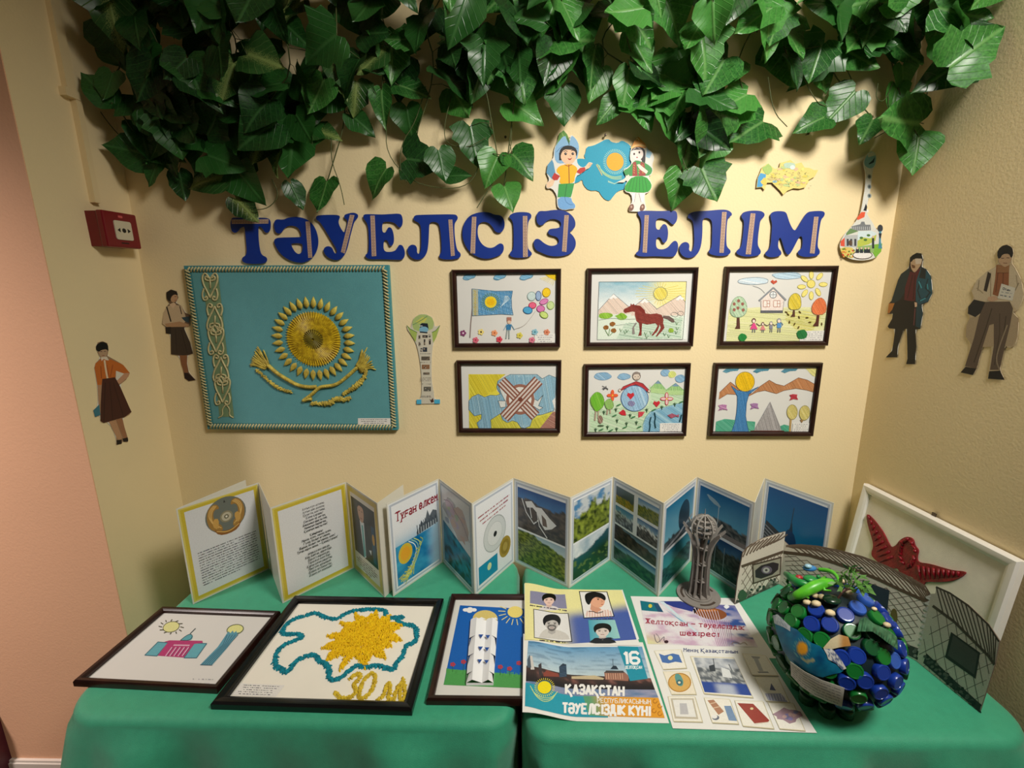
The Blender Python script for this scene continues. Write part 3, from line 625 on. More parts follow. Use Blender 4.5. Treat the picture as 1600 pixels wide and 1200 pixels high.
PIC = [('framed crayon drawing of a blue flag, balloons and a child on the back wall', (-.0207, 1.4762, -.0026), d_flag, (700, 410, 190/1600)),
 ('framed crayon drawing of a brown horse before mountains', (.3811, 1.4754, -.0023), d_horse, (910, 410, 190/1600)),
 ('framed crayon drawing of a house, trees and a family holding hands', (.7835, 1.4749, -.0057), d_house, (1120, 410, 200/1600)),
 ('framed crayon drawing of a brown crossed wheel over a blue map', (-.0171, 1.2031, -.0062), d_shanyrak, (700, 555, 190/1600)),
 ('framed crayon drawing of a figure hugging the blue earth', (.3791, 1.1897, .004), d_earth, (900, 560, 190/1600)),
 ('framed crayon drawing of a blue tower with a yellow ball beside a grey pyramid', (.7749, 1.1892, -.0048), d_tower, (1100, 560, 200/1600))]
for i, (lb, (x, z, a), fn, vw) in enumerate(PIC):
    M = Matrix.Translation((x, -.0008, z)) @ WALLR @ Matrix.Rotation(a, 4, 'Z')
    t, A = framed(lb, M, .325, .2337, fn, vw, group='framed drawings on the back wall')
    cq = {0: ([(1140, 938), (1410, 935), (1412, 1062), (1138, 1062)], 4), 2: ([(1050, 858), (1358, 850), (1345, 985), (1035, 982)], 5), 4: ([(1105, 852), (1402, 850), (1400, 975), (1102, 975)], 5), 5: ([(1115, 805), (1325, 810), (1315, 925), (1100, 925)], 5)}.get(i)
    if cq: label_card(t, M, vw, cq[0], cq[1], .0066)

# ------------------------------------------------------------------ blue cardboard letters
letm = mat('blue_letter_card', (14, 50, 140), .42, .5, .12, 12); letw = mat('white_card_edge', (225, 225, 225), .7)
ribm = printmat('ribbon', .8, .2, 900)
LET = [('Т', (350, 320), [[(95,165),(130,158),(330,162),(540,160),(575,190),(583,250),(575,320),(545,352),(510,345),(480,290),(430,262),(425,300),(430,450),(450,590),(480,635),(525,650),(540,690),(520,725),(440,738),(330,738),(250,725),(220,690),(232,655),(270,635),(285,590),(275,450),(260,300),(245,265),(200,290),(170,335),(135,352),(100,335),(82,280),(80,220)]], [(95,185),(560,180),(555,235),(100,240)]),
 ('Ә', (350, 320), [[(650,178),(740,188),(800,160),(900,148),(1000,165),(1080,210),(1140,290),(1175,400),(1178,500),(1150,600),(1090,680),(1000,725),(900,722),(790,680),(700,610),(645,520),(620,450),(650,415),(720,408),(960,405),(968,390),(955,330),(920,280),(860,260),(800,262),(745,300),(720,345),(690,362),(650,350),(628,300),(625,220)],[(835,480),(975,480),(985,530),(975,590),(940,618),(900,605),(865,560),(840,510)]], [(1020,210),(1075,205),(1105,660),(1055,665)]),
 ('У', (350, 320), [[(1150,135),(1250,125),(1430,125),(1450,150),(1430,195),(1430,230),(1450,280),(1495,350),(1515,330),(1540,240),(1545,190),(1505,170),(1500,130),(1540,110),(1620,95),(1670,115),(1677,150),(1650,185),(1625,215),(1600,300),(1570,420),(1540,550),(1500,640),(1440,690),(1370,690),(1300,660),(1255,610),(1242,560),(1265,525),(1310,515),(1350,535),(1370,590),(1395,615),(1415,590),(1400,540),(1350,460),(1250,290),(1195,210),(1150,185)]], [(1575,125),(1632,130),(1510,610),(1462,590)]),
 ('Е', (540, 320), [[(220,120),(300,115),(440,122),(560,115),(680,108),(705,140),(715,200),(705,260),(680,288),(655,275),(620,230),(560,210),(480,212),(455,240),(455,330),(480,352),(515,335),(520,295),(550,275),(580,300),(600,370),(605,450),(590,500),(565,520),(545,500),(530,455),(500,435),(475,455),(470,540),(490,585),(560,590),(620,575),(650,530),(670,497),(710,505),(735,560),(742,620),(725,670),(690,690),(600,685),(450,680),(300,682),(250,655),(245,625),(280,600),(290,550),(290,400),(280,260),(255,210),(222,170)]], [(310,135),(365,135),(385,640),(328,645)]),
 ('Л', (540, 320), [[(860,130),(940,125),(1150,120),(1340,118),(1385,125),(1405,160),(1390,195),(1360,230),(1360,350),(1375,480),(1395,570),(1435,600),(1440,640),(1415,670),(1330,685),(1220,682),(1175,665),(1170,630),(1195,600),(1200,550),(1195,420),(1180,290),(1165,235),(1120,212),(1070,215),(1045,235),(1040,350),(1035,480),(1020,590),(980,660),(910,690),(840,675),(790,630),(770,570),(785,520),(830,495),(875,505),(893,545),(890,590),(905,615),(930,600),(945,530),(945,380),(940,260),(910,220),(870,205),(845,180)]], [(1285,185),(1335,185),(1365,635),(1318,642)]),
 ('С', (720, 320), [[(200,100),(280,88),(360,95),(420,125),(490,128),(530,160),(550,220),(545,290),(515,340),(470,352),(425,330),(400,280),(350,225),(290,210),(240,225),(215,270),(208,350),(225,430),(270,500),(340,540),(410,535),(460,495),(500,478),(535,500),(540,560),(510,620),(440,650),(370,672),(290,675),(200,650),(110,590),(50,500),(18,400),(22,290),(60,190),(120,130)]], [(140,150),(195,150),(178,610),(120,605)]),
 ('І', (720, 320), [[(610,130),(660,100),(750,88),(850,95),(885,125),(880,165),(850,195),(838,260),(835,400),(838,540),(860,570),(890,600),(885,635),(820,660),(700,665),(630,650),(608,620),(620,590),(655,560),(660,480),(660,330),(655,230),(635,185),(605,160)]], [(775,140),(832,140),(838,650),(778,655)]),
 ('З', (720, 320), [[(985,75),(1060,80),(1140,65),(1240,62),(1330,85),(1400,140),(1435,210),(1430,280),(1390,320),(1355,345),(1400,380),(1440,450),(1435,530),(1390,600),(1310,635),(1200,648),(1090,635),(1000,595),(940,570),(912,510),(912,450),(945,422),(985,430),(1040,480),(1110,515),(1180,510),(1225,475),(1225,430),(1190,395),(1130,385),(1090,360),(1095,315),(1130,298),(1200,295),(1250,275),(1255,220),(1210,185),(1140,175),(1080,195),(1040,240),(1000,262),(960,240),(943,180),(950,110)]], [(1295,130),(1350,130),(1320,590),(1265,582)]),
 ('Е', (980, 315), [[(130,120),(250,112),(400,118),(520,115),(605,112),(625,150),(628,220),(600,275),(575,290),(545,270),(500,225),(430,205),(375,215),(358,250),(358,330),(385,355),(425,340),(430,300),(460,275),(495,295),(512,360),(510,440),(495,495),(465,520),(440,505),(425,460),(395,440),(365,460),(358,540),(375,590),(440,600),(510,575),(560,510),(600,483),(635,515),(638,580),(620,640),(590,690),(500,690),(350,682),(180,690),(110,670),(108,640),(150,610),(165,560),(175,400),(180,270),(165,200),(135,160)]], [(218,170),(270,170),(245,640),(192,635)]),
 ('Л', (980, 315), [[(770,150),(850,120),(1000,115),(1150,100),(1240,100),(1300,130),(1315,170),(1270,195),(1250,240),(1240,400),(1240,540),(1260,580),(1295,610),(1290,650),(1230,680),(1120,680),(1030,655),(1015,620),(1045,590),(1060,540),(1062,400),(1065,280),(1050,225),(1000,200),(955,210),(940,250),(942,350),(935,480),(915,590),(870,670),(790,708),(710,695),(660,640),(650,570),(680,520),(730,500),(770,520),(780,560),(770,600),(795,630),(825,600),(840,500),(835,350),(825,250),(790,215),(755,205)]], [(1185,130),(1242,130),(1205,640),(1152,640)]),
 ('І', (1130, 315), [[(225,185),(240,140),(300,118),(400,110),(490,120),(525,160),(500,205),(465,230),(450,330),(435,450),(432,540),(450,580),(475,620),(460,665),(380,685),(270,690),(185,665),(160,630),(185,600),(225,570),(240,480),(255,350),(262,240),(240,215)]], [(342,145),(402,150),(345,660),(280,658)]),
 ('М', (1130, 315), [[(590,150),(640,120),(740,118),(790,135),(810,200),(840,290),(885,365),(920,345),(980,240),(1050,130),(1130,118),(1240,115),(1275,140),(1260,190),(1225,220),(1205,330),(1185,470),(1180,570),(1210,610),(1205,660),(1150,685),(1030,695),(950,675),(930,635),(955,605),(985,580),(995,500),(990,440),(960,430),(930,480),(870,600),(825,668),(790,655),(760,580),(735,490),(710,440),(690,490),(685,580),(730,625),(725,670),(670,690),(590,698),(530,675),(525,640),(570,600),(595,540),(605,400),(615,280),(595,210)]], [(1135,190),(1190,190),(1140,650),(1082,645)])]
ORD = ['first letter Т at the left end of the blue line', 'letter Ә, second in the blue line', 'letter У, third in the blue line', 'letter Е in the first word, left of Л', 'letter Л in the first word, just left of С', 'letter С, the only one of its kind in the blue line', 'letter І in the first word, between С and З', 'letter З ending the first word', 'letter Е starting the second word', 'letter Л in the second word', 'letter І in the second word, left of М', 'letter М ending the second word']
for i, (ch, org, loops, rib) in enumerate(LET):
    yl = -.0075; vw = (org[0], org[1], 1/8)
    cen = at_y(org[0]+sum(p[0] for p in loops[0])/len(loops[0])/8, org[1]+sum(p[1] for p in loops[0])/len(loops[0])/8, yl)
    M = Matrix.Translation(cen) @ WALLR
    A = Art(M, vw)
    L = [[A.pt(p) for p in chaikin(l, 2)] for l in loops]
    t = thing('cardboard_letter', 'blue cardboard '+ORD[i]+', with patterned ribbon', 'letter', M, 'blue letters on the back wall')
    bend = R.uniform(-.5, .5)
    o = MB().slab(L, -.0022, 0, None).obj('letter_body', letm, t)
    # tape pads hold it off the wall
    rc = A.pt((sum(p[0] for p in rib)/4, sum(p[1] for p in rib)/4))
    MB().box(rc[0]-.005, rc[0]+.005, rc[1]-.008, rc[1]+.008, -.0072, -.0022).obj('tape_pad', letw, t)
    A.V = []; A.F = []; A.C = []; A.z = .0006
    (ax, ay), (bx, by), (cx, cy), (dx, dy) = rib
    A.poly(rib, 'bda08c'); hor = abs(bx-ax) > abs(dy-ay); n = 14
    for k in range(n):
        for s0, c in ((.62, '8a5a50'), (.34, 'd8c8b4'), (.15, '5c3030')):
            f = (k+.5)/n
            if hor: px, py = ax+(bx-ax)*f, (ay+dy)/2; rx, ry = (bx-ax)/n/2*s0*1.3, (dy-ay)/2*s0
            else: px, py = (ax+bx)/2+(dx+cx-ax-bx)/2*f, (ay+by)/2+(dy+cy-ay-by)/2*f; rx, ry = (bx-ax)/2*s0, (dy-ay)/n/2*s0*1.3
            A.poly([(px-rx, py), (px, py-ry), (px+rx, py), (px, py+ry)], c)
    A.obj('ribbon', ribm, t)
# ------------------------------------------------------------------ blue flag panel
FMx = Matrix.Translation((-.6791, -.001, 1.3572)) @ WALLR @ Matrix.Rotation(-.009, 4, 'Z')
fp = thing('flag_panel', 'large turquoise framed flag with golden braided sun and bird, left on the back wall', 'wall panel', FMx)
tq = mat('turquoise_fabric', (92, 158, 164), .75, .3, .06, 30, .35, 700, sheen=.2); tqd = mat('turquoise_side', (66, 142, 152), .6)
gold = mat('gold_braid', (216, 196, 84), .5, .5, .35, 60, .5, 500, col2=(160, 138, 50)); gold2 = mat('bright_gold_thread', (232, 202, 40), .45, .5, .3, 90, .3, 400, col2=(170, 136, 20))
braid = mat('pale_gold_braid', (206, 196, 146), .55, .5, .3, 80, .3, 400)
PW, PH = .6164, .5098
MB().box(-PW/2, PW/2, -PH/2, PH/2, 0, .016).obj('panel_board', tqd, fp)
MB().box(-PW/2+.022, PW/2-.022, -PH/2+.020, PH/2-.020, .0161, .0175).obj('fabric', tq, fp)
b = MB()
def rope(b, p, q, r, z):
    L = math.hypot(q[0]-p[0], q[1]-p[1]); n = int(L/.0095); ex = Vector(((q[0]-p[0])/L, (q[1]-p[1])/L, 0)); ey = Vector((-ex.y, ex.x, 0))
    for i in range(n):
        c = Vector((p[0], p[1], z)) + ex*(L*(i+.5)/n); b.tube([c-ey*r-ex*.004, c+Vector((0, 0, r*.5)), c+ey*r+ex*.004], .0026, 5)
h, w_ = PH/2-.011, PW/2-.011
for s in (-1, 1):
    rope(b, (-w_, s*h), (w_, s*h), .007, .018); rope(b, (s*w_, -h), (s*w_, h), .007, .018)
b.obj('braided_border', braid, fp, True)
FA = Art(FMx @ Matrix.Translation((0, 0, .018)), (380, 460, 240/1309))
def fpt(p, z=.018): x, y = FA.pt(p); return Vector((x, y, z))
c0 = fpt((602, 382)); ex_ = (fpt((832, 382))-c0).length
# sun disc of radial thread pairs, centre and spikes
MB().slab([[(c0.x+ex_*.98*math.cos(t*.1309), c0.y+ex_*.98*math.sin(t*.1309)) for t in range(48)]], .0178, .020).obj('sun_disc', gold2, fp)
b = MB()
for k in range(64):
    t = 2*math.pi*k/64; d = Vector((math.cos(t), math.sin(t), 0)); n = Vector((-d.y, d.x, 0))
    for s in (-1, 1): b.tube([c0+d*ex_*.36+Vector((0, 0, .005)), c0+d*ex_*.72+n*s*.0016+Vector((0, 0, .0055)), c0+d*ex_*1.02+Vector((0, 0, .003))], .0011, 4)
o = b.obj('thread_rays', gold2, fp); 
b = MB(); dkm = mat('olive_thread', (128, 116, 30), .6, .5, .3, 60)
for k in range(26):
    t = 2*math.pi*k/26; d = Vector((math.cos(t), math.sin(t), 0)); b.tube([c0+d*.004+Vector((0, 0, .0055)), c0+d*ex_*.40+Vector((0, 0, .0045))], .0017, 4)
b.obj('sun_centre', dkm, fp)
me0 = None
for k in range(32):
    t = 2*math.pi*(k+.5)/32
    if me0 is None:
        bb = MB(); bb.lathe([(.0005, 0), (.006, .007), (.0075, .013), (.0055, .022), (.0006, .034)], 8, Matrix.Rotation(math.pi/2, 4, 'Y')); me0 = mesh('sun_ray', bb.V, bb.F, gold, smooth=True)
    link('sun_ray', me0, fp, mtx=Matrix.Translation(c0+Vector((math.cos(t), math.sin(t), 0))*ex_*1.13+Vector((0, 0, .004))) @ Matrix.Rotation(t, 4, 'Z') @ Matrix.Diagonal((1.02, 1.18, .7, 1)))
def braidline(P, r, name, m=gold, z=.0215, sm=2):
    b = MB(); pts = [fpt(p, z) for p in smoothline(P, sm)]; rr = [r*(.55 if i in (0, len(pts)-1) else 1) for i in range(len(pts))]; b.tube(pts, rr, 7)
    # plaited bumps
    for i in range(len(pts)-1):
        if (pts[i+1]-pts[i]).length > .002: b.ball((pts[i]+pts[i+1])/2+Vector((0, 0, r*.5)), r*.62, 6, 4)
    return b.obj(name, m, fp, True)
braidline([(215, 600), (290, 670), (380, 725), (470, 775), (560, 790), (630, 785)], .0060, 'wing_braid')
braidline([(975, 620), (900, 690), (800, 770), (700, 782), (650, 790), (590, 850), (520, 900), (515, 905), (560, 890), (590, 890)], .0056, 'wing_braid')
def strands(PP, name, r=.0022):
    b = MB()
    for P in PP: b.tube([fpt(p, .020+R.uniform(0, .004)) for p in smoothline(P, 1)], [r*.6]+[r]*(len(smoothline(P, 1))-2)+[r*.5], 5)
    return b.obj(name, gold, fp, True)
strands([[(225-i*3, 600+i*4), (180-i*8, 540+i*6), (120+R.uniform(-6, 6)-i*7+i*i*.1, 450+i*16)] for i in range(11)] + [[(225, 590), (200, 530), (180, 470)], [(215, 600), (170, 520), (130, 440)]], 'feather_fan')
strands([[(965+i*4, 610+i*6), (1000+i*8, 540+i*8), (1015+i*12+R.uniform(-6, 6), 465+i*12+max(0, i-6)*14)] for i in range(11)] + [[(970, 610), (1010, 540), (1060, 450)]], 'feather_fan')
def lumpy(P, r, name, n):
    b = MB(); Q = smoothline(P, 2)
    for k in range(n):
        f = k/(n-1)*(len(Q)-1.001); i = int(f); p = fpt((Q[i][0]+(Q[i+1][0]-Q[i][0])*(f-i)+R.uniform(-7, 7), Q[i][1]+(Q[i+1][1]-Q[i][1])*(f-i)+R.uniform(-9, 9)), .0215); rr = r*(1-.45*abs(2*k/n-1)); a = R.uniform(0, 6)
        b.tube([p-Vector((math.cos(a), math.sin(a), 0))*rr, p+Vector((0, 0, rr*.5)), p+Vector((math.cos(a), math.sin(a), 0))*rr], rr*.35, 5)
    return b.obj(name, gold, fp, True)
lumpy([(120, 640), (190, 700), (260, 770), (330, 805), (415, 828)], .006, 'tail_feather', 90); lumpy([(1050, 640), (1040, 700), (980, 770), (920, 810), (860, 845)], .0075, 'tail_feather', 110)
lumpy([(585, 930), (660, 925), (740, 930), (800, 880), (860, 900), (915, 880)], .0075, 'tail_feather', 120)
# hoist ornament: mirrored scrolls in pale braid
FB = Art(FMx @ Matrix.Translation((0, 0, .018)), (280, 400, 180/745))
def q(P): return [Vector((*FB.pt(p), .0195)) for p in P]
def scroll(x, y, sx, sy):   # one heart half with two curls
    return [[(x, y), (x-30*sx, y-45*sy), (x-52*sx, y-20*sy), (x-45*sx, y+30*sy), (x-15*sx, y+85*sy), (x, y+120*sy)],
            [(x-8*sx, y+10*sy), (x-30*sx, y+5*sy), (x-34*sx, y-14*sy), (x-20*sx, y-20*sy), (x-14*sx, y-8*sy)],
            [(x-40*sx, y+60*sy), (x-52*sx, y+100*sy), (x-40*sx, y+140*sy), (x-14*sx, y+130*sy), (x-22*sx, y+108*sy), (x-34*sx, y+120*sy)]]
b = MB()
for (x, y, sy) in ((202, 150, 1), (232, 445, -1), (240, 500, 1), (272, 775, -1), (282, 825, 1)):
    for sx in (-1, 1):
        for P in scroll(x, y, sx, sy): b.tube(q(smoothline(P, 2)), .0027, 5)
    b.tube(q([(x, y), (x+3, y+60*sy)]), .0022, 5)
for sx in (-1, 1): b.tube(q(smoothline([(305, 960), (305+sx*26, 990), (305+sx*20, 1030), (305+sx*48, 1045)], 2)), .0019, 5)
b.obj('hoist_ornament', braid, fp, True)
FS = Art(FMx @ Matrix.Translation((0, 0, .0176)), (280, 400, 180/745)); 
FS.poly([(150, 135), (255, 135), (355, 1040), (262, 1040)], '76906c'); FS.obj('hoist_backing', PM, fp).location = (0, 0, .0176)
label_card(fp, FMx, (380, 460, 240/1309), [(978, 1055), (1255, 1055), (1255, 1110), (978, 1110)], 3, .0180, '505058')

# ------------------------------------------------------------------ wall cut-outs (flat printed card on the walls)
def cutout(name, label, cat, plane, outline, view, draw, sm=1, th=.0008, off=.002, group=None, pm=PM, edge=(226, 224, 216), pad=True):
    cu = sum(p[0] for p in outline)/len(outline); cv = sum(p[1] for p in outline)/len(outline)
    u, v = view[0]+cu*view[2], view[1]+cv*view[2]
    if plane == 'back': M = Matrix.Translation(at_y(u, v, -off)) @ WALLR
    elif plane == 'left': M = Matrix.Translation(at_x(u, v, XL+off)) @ Matrix.Rotation(math.pi/2, 4, 'Z') @ WALLR
    else: M = Matrix.Translation(at_x(u, v, XR-off)) @ Matrix.Rotation(-math.pi/2, 4, 'Z') @ WALLR
    t = thing(name, label, cat, M, group); A = Art(M, view, z0=.0001)
    P = chaikin(outline, sm) if sm else outline
    L = [A.pt(p) for p in P]
    MB().slab([L], -th, 0).obj('card', mat('card_%d_%d_%d' % edge, edge, .7), t)
    if pad: MB().box(-.004, .004, -.004, .004, -off+.0001, -th).obj('tape_pad', letw, t)
    draw(A); A.obj('print', pm, t); return t
# map of the country with the flag's sun
def dr_map(A):
    A.poly(chaikin(mp, 1), '1c9cbc')
    for k in range(42):
        t = k*.1496; A.line([(968+118*math.cos(t), 462+126*math.sin(t)), (968+148*math.cos(t), 462+158*math.sin(t))], 8, '9ccfc0', k > 0)
    A.ell(968, 462, 108, 114, 'f0ac24', n=28)
    for i in range(3): A.line(smoothline([(745+i*14, 490+i*10), (800, 570+i*14), (880, 630+i*12), (960, 655+i*14), (1050, 640+i*18)]), 9, 'a8cc98', i > 0)
    A.lines([[(735+i*9, 500+i*16), (770+i*6, 560+i*12)] for i in range(7)], 9, 'd8b860', .1); A.lines([[(880, 700+i*8), (960, 735+i*3), (1060, 690)] for i in range(3)], 8, '9cccc0', .1)
mp = [(610, 275), (700, 260), (790, 215), (850, 180), (900, 185), (920, 215), (1000, 230), (1050, 195), (1100, 215), (1150, 250), (1180, 300), (1180, 780), (1100, 800), (1000, 830), (950, 890), (905, 950), (850, 940), (800, 890), (760, 820), (640, 825), (570, 750), (560, 680), (510, 720), (420, 740), (330, 700), (330, 500), (400, 440), (470, 430), (540, 420), (600, 430), (580, 380), (600, 350)]
cutout('country_map_cutout', 'blue country map cut-out with the flag sun between the two cartoon children', 'wall cut-out', 'back', mp, (840, 195, 1/8), dr_map)
boyO = [(325, 65), (370, 120), (400, 190), (415, 115), (480, 170), (520, 250), (515, 340), (490, 430), (500, 490), (545, 530), (590, 530), (640, 465), (690, 475), (650, 540), (600, 560), (540, 615), (480, 640), (460, 740), (440, 830), (425, 900), (430, 960), (475, 1000), (470, 1050), (400, 1055), (330, 1070), (250, 1040), (240, 960), (240, 880), (180, 790), (110, 800), (105, 740), (150, 690), (110, 600), (125, 500), (180, 435), (200, 400), (205, 300), (250, 200), (270, 110)]
def dr_boy(A):
    A.poly([(110, 600), (125, 500), (180, 435), (200, 480), (230, 640), (180, 680)], '5c98bc')
    A.poly([(325, 68), (370, 120), (400, 190), (410, 250), (250, 260), (215, 300), (250, 200), (270, 110)], '5c8c3c'); A.line([(300, 90), (330, 160), (350, 230)], 10, '8cb060')
    A.poly(chaikin([(340, 120), (370, 200), (395, 250), (420, 125), (480, 175), (520, 255), (515, 350), (490, 440), (300, 490), (225, 470), (205, 350), (230, 250)], 1), '88b4d8'); A.line([(395, 250), (375, 170)], 10, '2c5030'); A.line(smoothline([(235, 340), (300, 270), (400, 262), (500, 300)]), 8, '5c84ac')
    A.ell(385, 350, 112, 92, '1c1a1c'); A.rect(268, 350, 300, 445, '1c1a1c')
    A.poly(chaikin([(300, 350), (330, 310), (400, 310), (460, 320), (482, 370), (475, 440), (430, 490), (370, 500), (310, 460), (285, 400)], 1), 'eec4a0')
    for x in (350, 440): A.ell(x, 362, 17, 18, '2c2020', n=10); A.ell(x+5, 356, 5, 5, 'e8e8e8', n=6)
    A.line([(325, 335), (350, 325), (372, 332)], 8, '3c2820'); A.line([(420, 325), (442, 318), (460, 328)], 8, '3c2820')
    A.poly([(375, 415), (405, 425), (432, 408), (415, 440), (390, 440)], 'b03c34'); A.line([(405, 385), (415, 395)], 6, 'c08c6c')
    A.poly([(210, 600), (280, 640), (250, 690), (200, 695), (178, 660)], 'c0342c'); A.poly([(480, 590), (530, 540), (590, 530), (600, 570), (530, 615)], 'c0342c')
    A.poly([(180, 680), (215, 700), (190, 760), (140, 790), (112, 785), (115, 730)], 'eccaa8'); A.poly([(590, 535), (640, 468), (690, 480), (650, 535), (605, 560)], 'eccaa8'); A.lines([[(640, 520), (655, 480)], [(655, 520), (675, 488)]], 5, 'b89070')
    A.poly(chaikin([(345, 495), (430, 490), (490, 530), (500, 570), (465, 640), (460, 720), (380, 735), (265, 740), (290, 640), (225, 575), (270, 515)], 1), 'f2b81c'); A.line([(390, 500), (395, 730)], 10, '8c3c20'); A.line(smoothline([(340, 500), (385, 520), (430, 495)]), 9, 'a84c24')
    A.poly([(265, 740), (460, 730), (430, 860), (415, 905), (250, 905)], '3c9c4c'); A.line([(365, 740), (340, 905)], 8, '24703c')
    A.poly(chaikin([(250, 900), (420, 905), (430, 960), (472, 1000), (468, 1045), (400, 1050), (330, 1065), (255, 1035)], 1), '74a8dc'); A.line(smoothline([(340, 905), (350, 960), (400, 1000), (440, 1000)]), 7, '4c80b4')
cutout('cartoon_boy_cutout', 'printed cut-out of a cartoon boy in yellow waistcoat and blue pointed hat', 'wall cut-out', 'back', boyO, (840, 195, 1/8), dr_boy, off=.006)
girlO = [(1245, 130), (1290, 180), (1355, 240), (1370, 300), (1435, 345), (1460, 420), (1430, 500), (1445, 560), (1420, 630), (1385, 640), (1430, 740), (1425, 800), (1380, 850), (1340, 860), (1340, 960), (1370, 1085), (1200, 1085), (1135, 1080), (1150, 1010), (1185, 960), (1170, 860), (1085, 835), (1090, 760), (1130, 690), (1050, 720), (1000, 715), (1080, 680), (1110, 640), (1065, 560), (1130, 530), (1180, 480), (1150, 420), (1165, 300), (1200, 220)]
def dr_girl(A):
    A.poly([(1370, 300), (1430, 350), (1400, 420), (1350, 400)], '9cc4dc')
    A.poly(chaikin([(1245, 135), (1290, 180), (1355, 245), (1362, 300), (1250, 275), (1165, 305), (1200, 220)], 1), 'e89c44'); A.line(smoothline([(1170, 290), (1250, 245), (1355, 270)]), 22, 'f4c47c'); A.lines([[(1225, 200), (1245, 160), (1270, 200)]], 9, 'f0e0b0')
    A.poly(chaikin([(1170, 300), (1250, 270), (1340, 295), (1350, 400), (1340, 520), (1310, 520), (1300, 420), (1180, 380)], 1), '2c2428')
    A.ell(1245, 365, 76, 80, 'f4e4dc'); A.poly([(1175, 320), (1240, 285), (1310, 310), (1235, 312)], '2c2428')
    for x, y in ((1207, 365), (1272, 345)): A.ell(x, y, 12, 15, '302428', n=10)
    A.ell(1243, 408, 11, 8, 'a83440', n=8)
    A.poly(chaikin([(1190, 470), (1230, 440), (1330, 470), (1400, 510), (1440, 560), (1410, 630), (1330, 640), (1180, 640), (1100, 640), (1070, 570), (1140, 540)], 1), '3c944c')
    A.poly([(1190, 470), (1230, 460), (1250, 640), (1185, 640)], 'a03c34'); A.poly([(1290, 460), (1335, 480), (1350, 635), (1260, 640)], '9c4038')
    A.lines([[(1200+i*12, 500+j*30), (1212+i*12, 515+j*30)] for i in (0, 5, 9) for j in range(4)], 7, 'd8a448', .2)
    A.poly([(1240, 500), (1270, 490), (1380, 580), (1360, 615), (1280, 560)], 'f0dccc'); A.poly([(1135, 620), (1155, 650), (1080, 720), (990, 720), (1080, 680)], 'f0dccc')
    A.poly(chaikin([(1185, 645), (1350, 640), (1425, 735), (1420, 800), (1370, 850), (1200, 845), (1085, 830), (1095, 750)], 1), '2c9c34'); A.lines([[(1180+i*32, 660), (1130+i*48, 835)] for i in range(6)], 6, '1c7028', .2)
    A.poly([(1175, 850), (1230, 852), (1210, 970), (1185, 970)], 'f2ece8'); A.poly([(1265, 855), (1330, 855), (1325, 970), (1290, 970)], 'f2ece8'); A.line([(1228, 855), (1208, 965)], 5, '9c8c88'); A.line([(1268, 855), (1292, 965)], 5, '9c8c88')
    for x in (1175, 1312): A.poly(chaikin([(x-25, 1000), (x+20, 985), (x+32, 1040), (x, 1082), (x-40, 1070)], 1), '7c5444'); A.ell(x-2, 1025, 12, 16, 'c0a090')
cutout('cartoon_girl_cutout', 'printed cut-out of a cartoon girl in green skirt and orange hat', 'wall cut-out', 'back', girlO, (840, 195, 1/8), dr_girl, off=.006)
# fruit of yellow relief map
sm_ = [(75, 400), (85, 310), (110, 250), (130, 200), (180, 165), (225, 190), (260, 215), (300, 200), (310, 155), (370, 140), (410, 125), (460, 165), (520, 150), (550, 200), (600, 205), (640, 225), (685, 225), (650, 290), (580, 330), (560, 395), (500, 410), (440, 405), (380, 430), (340, 470), (310, 430), (280, 400), (230, 350), (180, 350), (155, 425), (130, 395)]
def dr_relief(A):
    pal = ['e8dc80', 'd8c860', 'e4d47c', 'c8b878', 'b8c888', 'd8b894']
    A.poly(sm_, 'ddd07c')
    for k in range(60):
        x, y = R.uniform(170, 600), R.uniform(180, 400)
        if geometry.intersect_point_line and any(0 for _ in ()): pass
        if abs(y-290) < 110-abs(x-400)*.25: A.poly(blob(x, y, R.uniform(12, 40), R.uniform(8, 22), 7, .4, k), R.choice(pal))
    A.poly(blob(400, 180, 60, 40, 9, .3), 'b4ccb8'); A.ell(430, 200, 25, 22, 'd4e4dc'); A.poly(blob(185, 215, 50, 45, 9, .3), 'a4c06c'); A.poly([(80, 395), (90, 300), (115, 255), (170, 270), (160, 320), (130, 390)], '4c9cd0'); A.poly(blob(150, 340, 30, 35, 8, .3), 'e4c45c'); A.ell(255, 340, 22, 12, '7cb4d0')
    for k in range(40): x, y = R.uniform(180, 600), R.uniform(220, 390); A.line([(x, y), (x+R.uniform(-16, 16), y+R.uniform(-10, 10))], 4, R.choice(['a08c4c', '88946c', 'b09470']))
cutout('relief_map_cutout', 'small yellow relief map cut-out on the wall, right of the hanging ivy', 'wall cut-out', 'back', sm_, (1170, 230, 240/1516), dr_relief, sm=0, off=.006, th=.003, edge=(150, 120, 90))
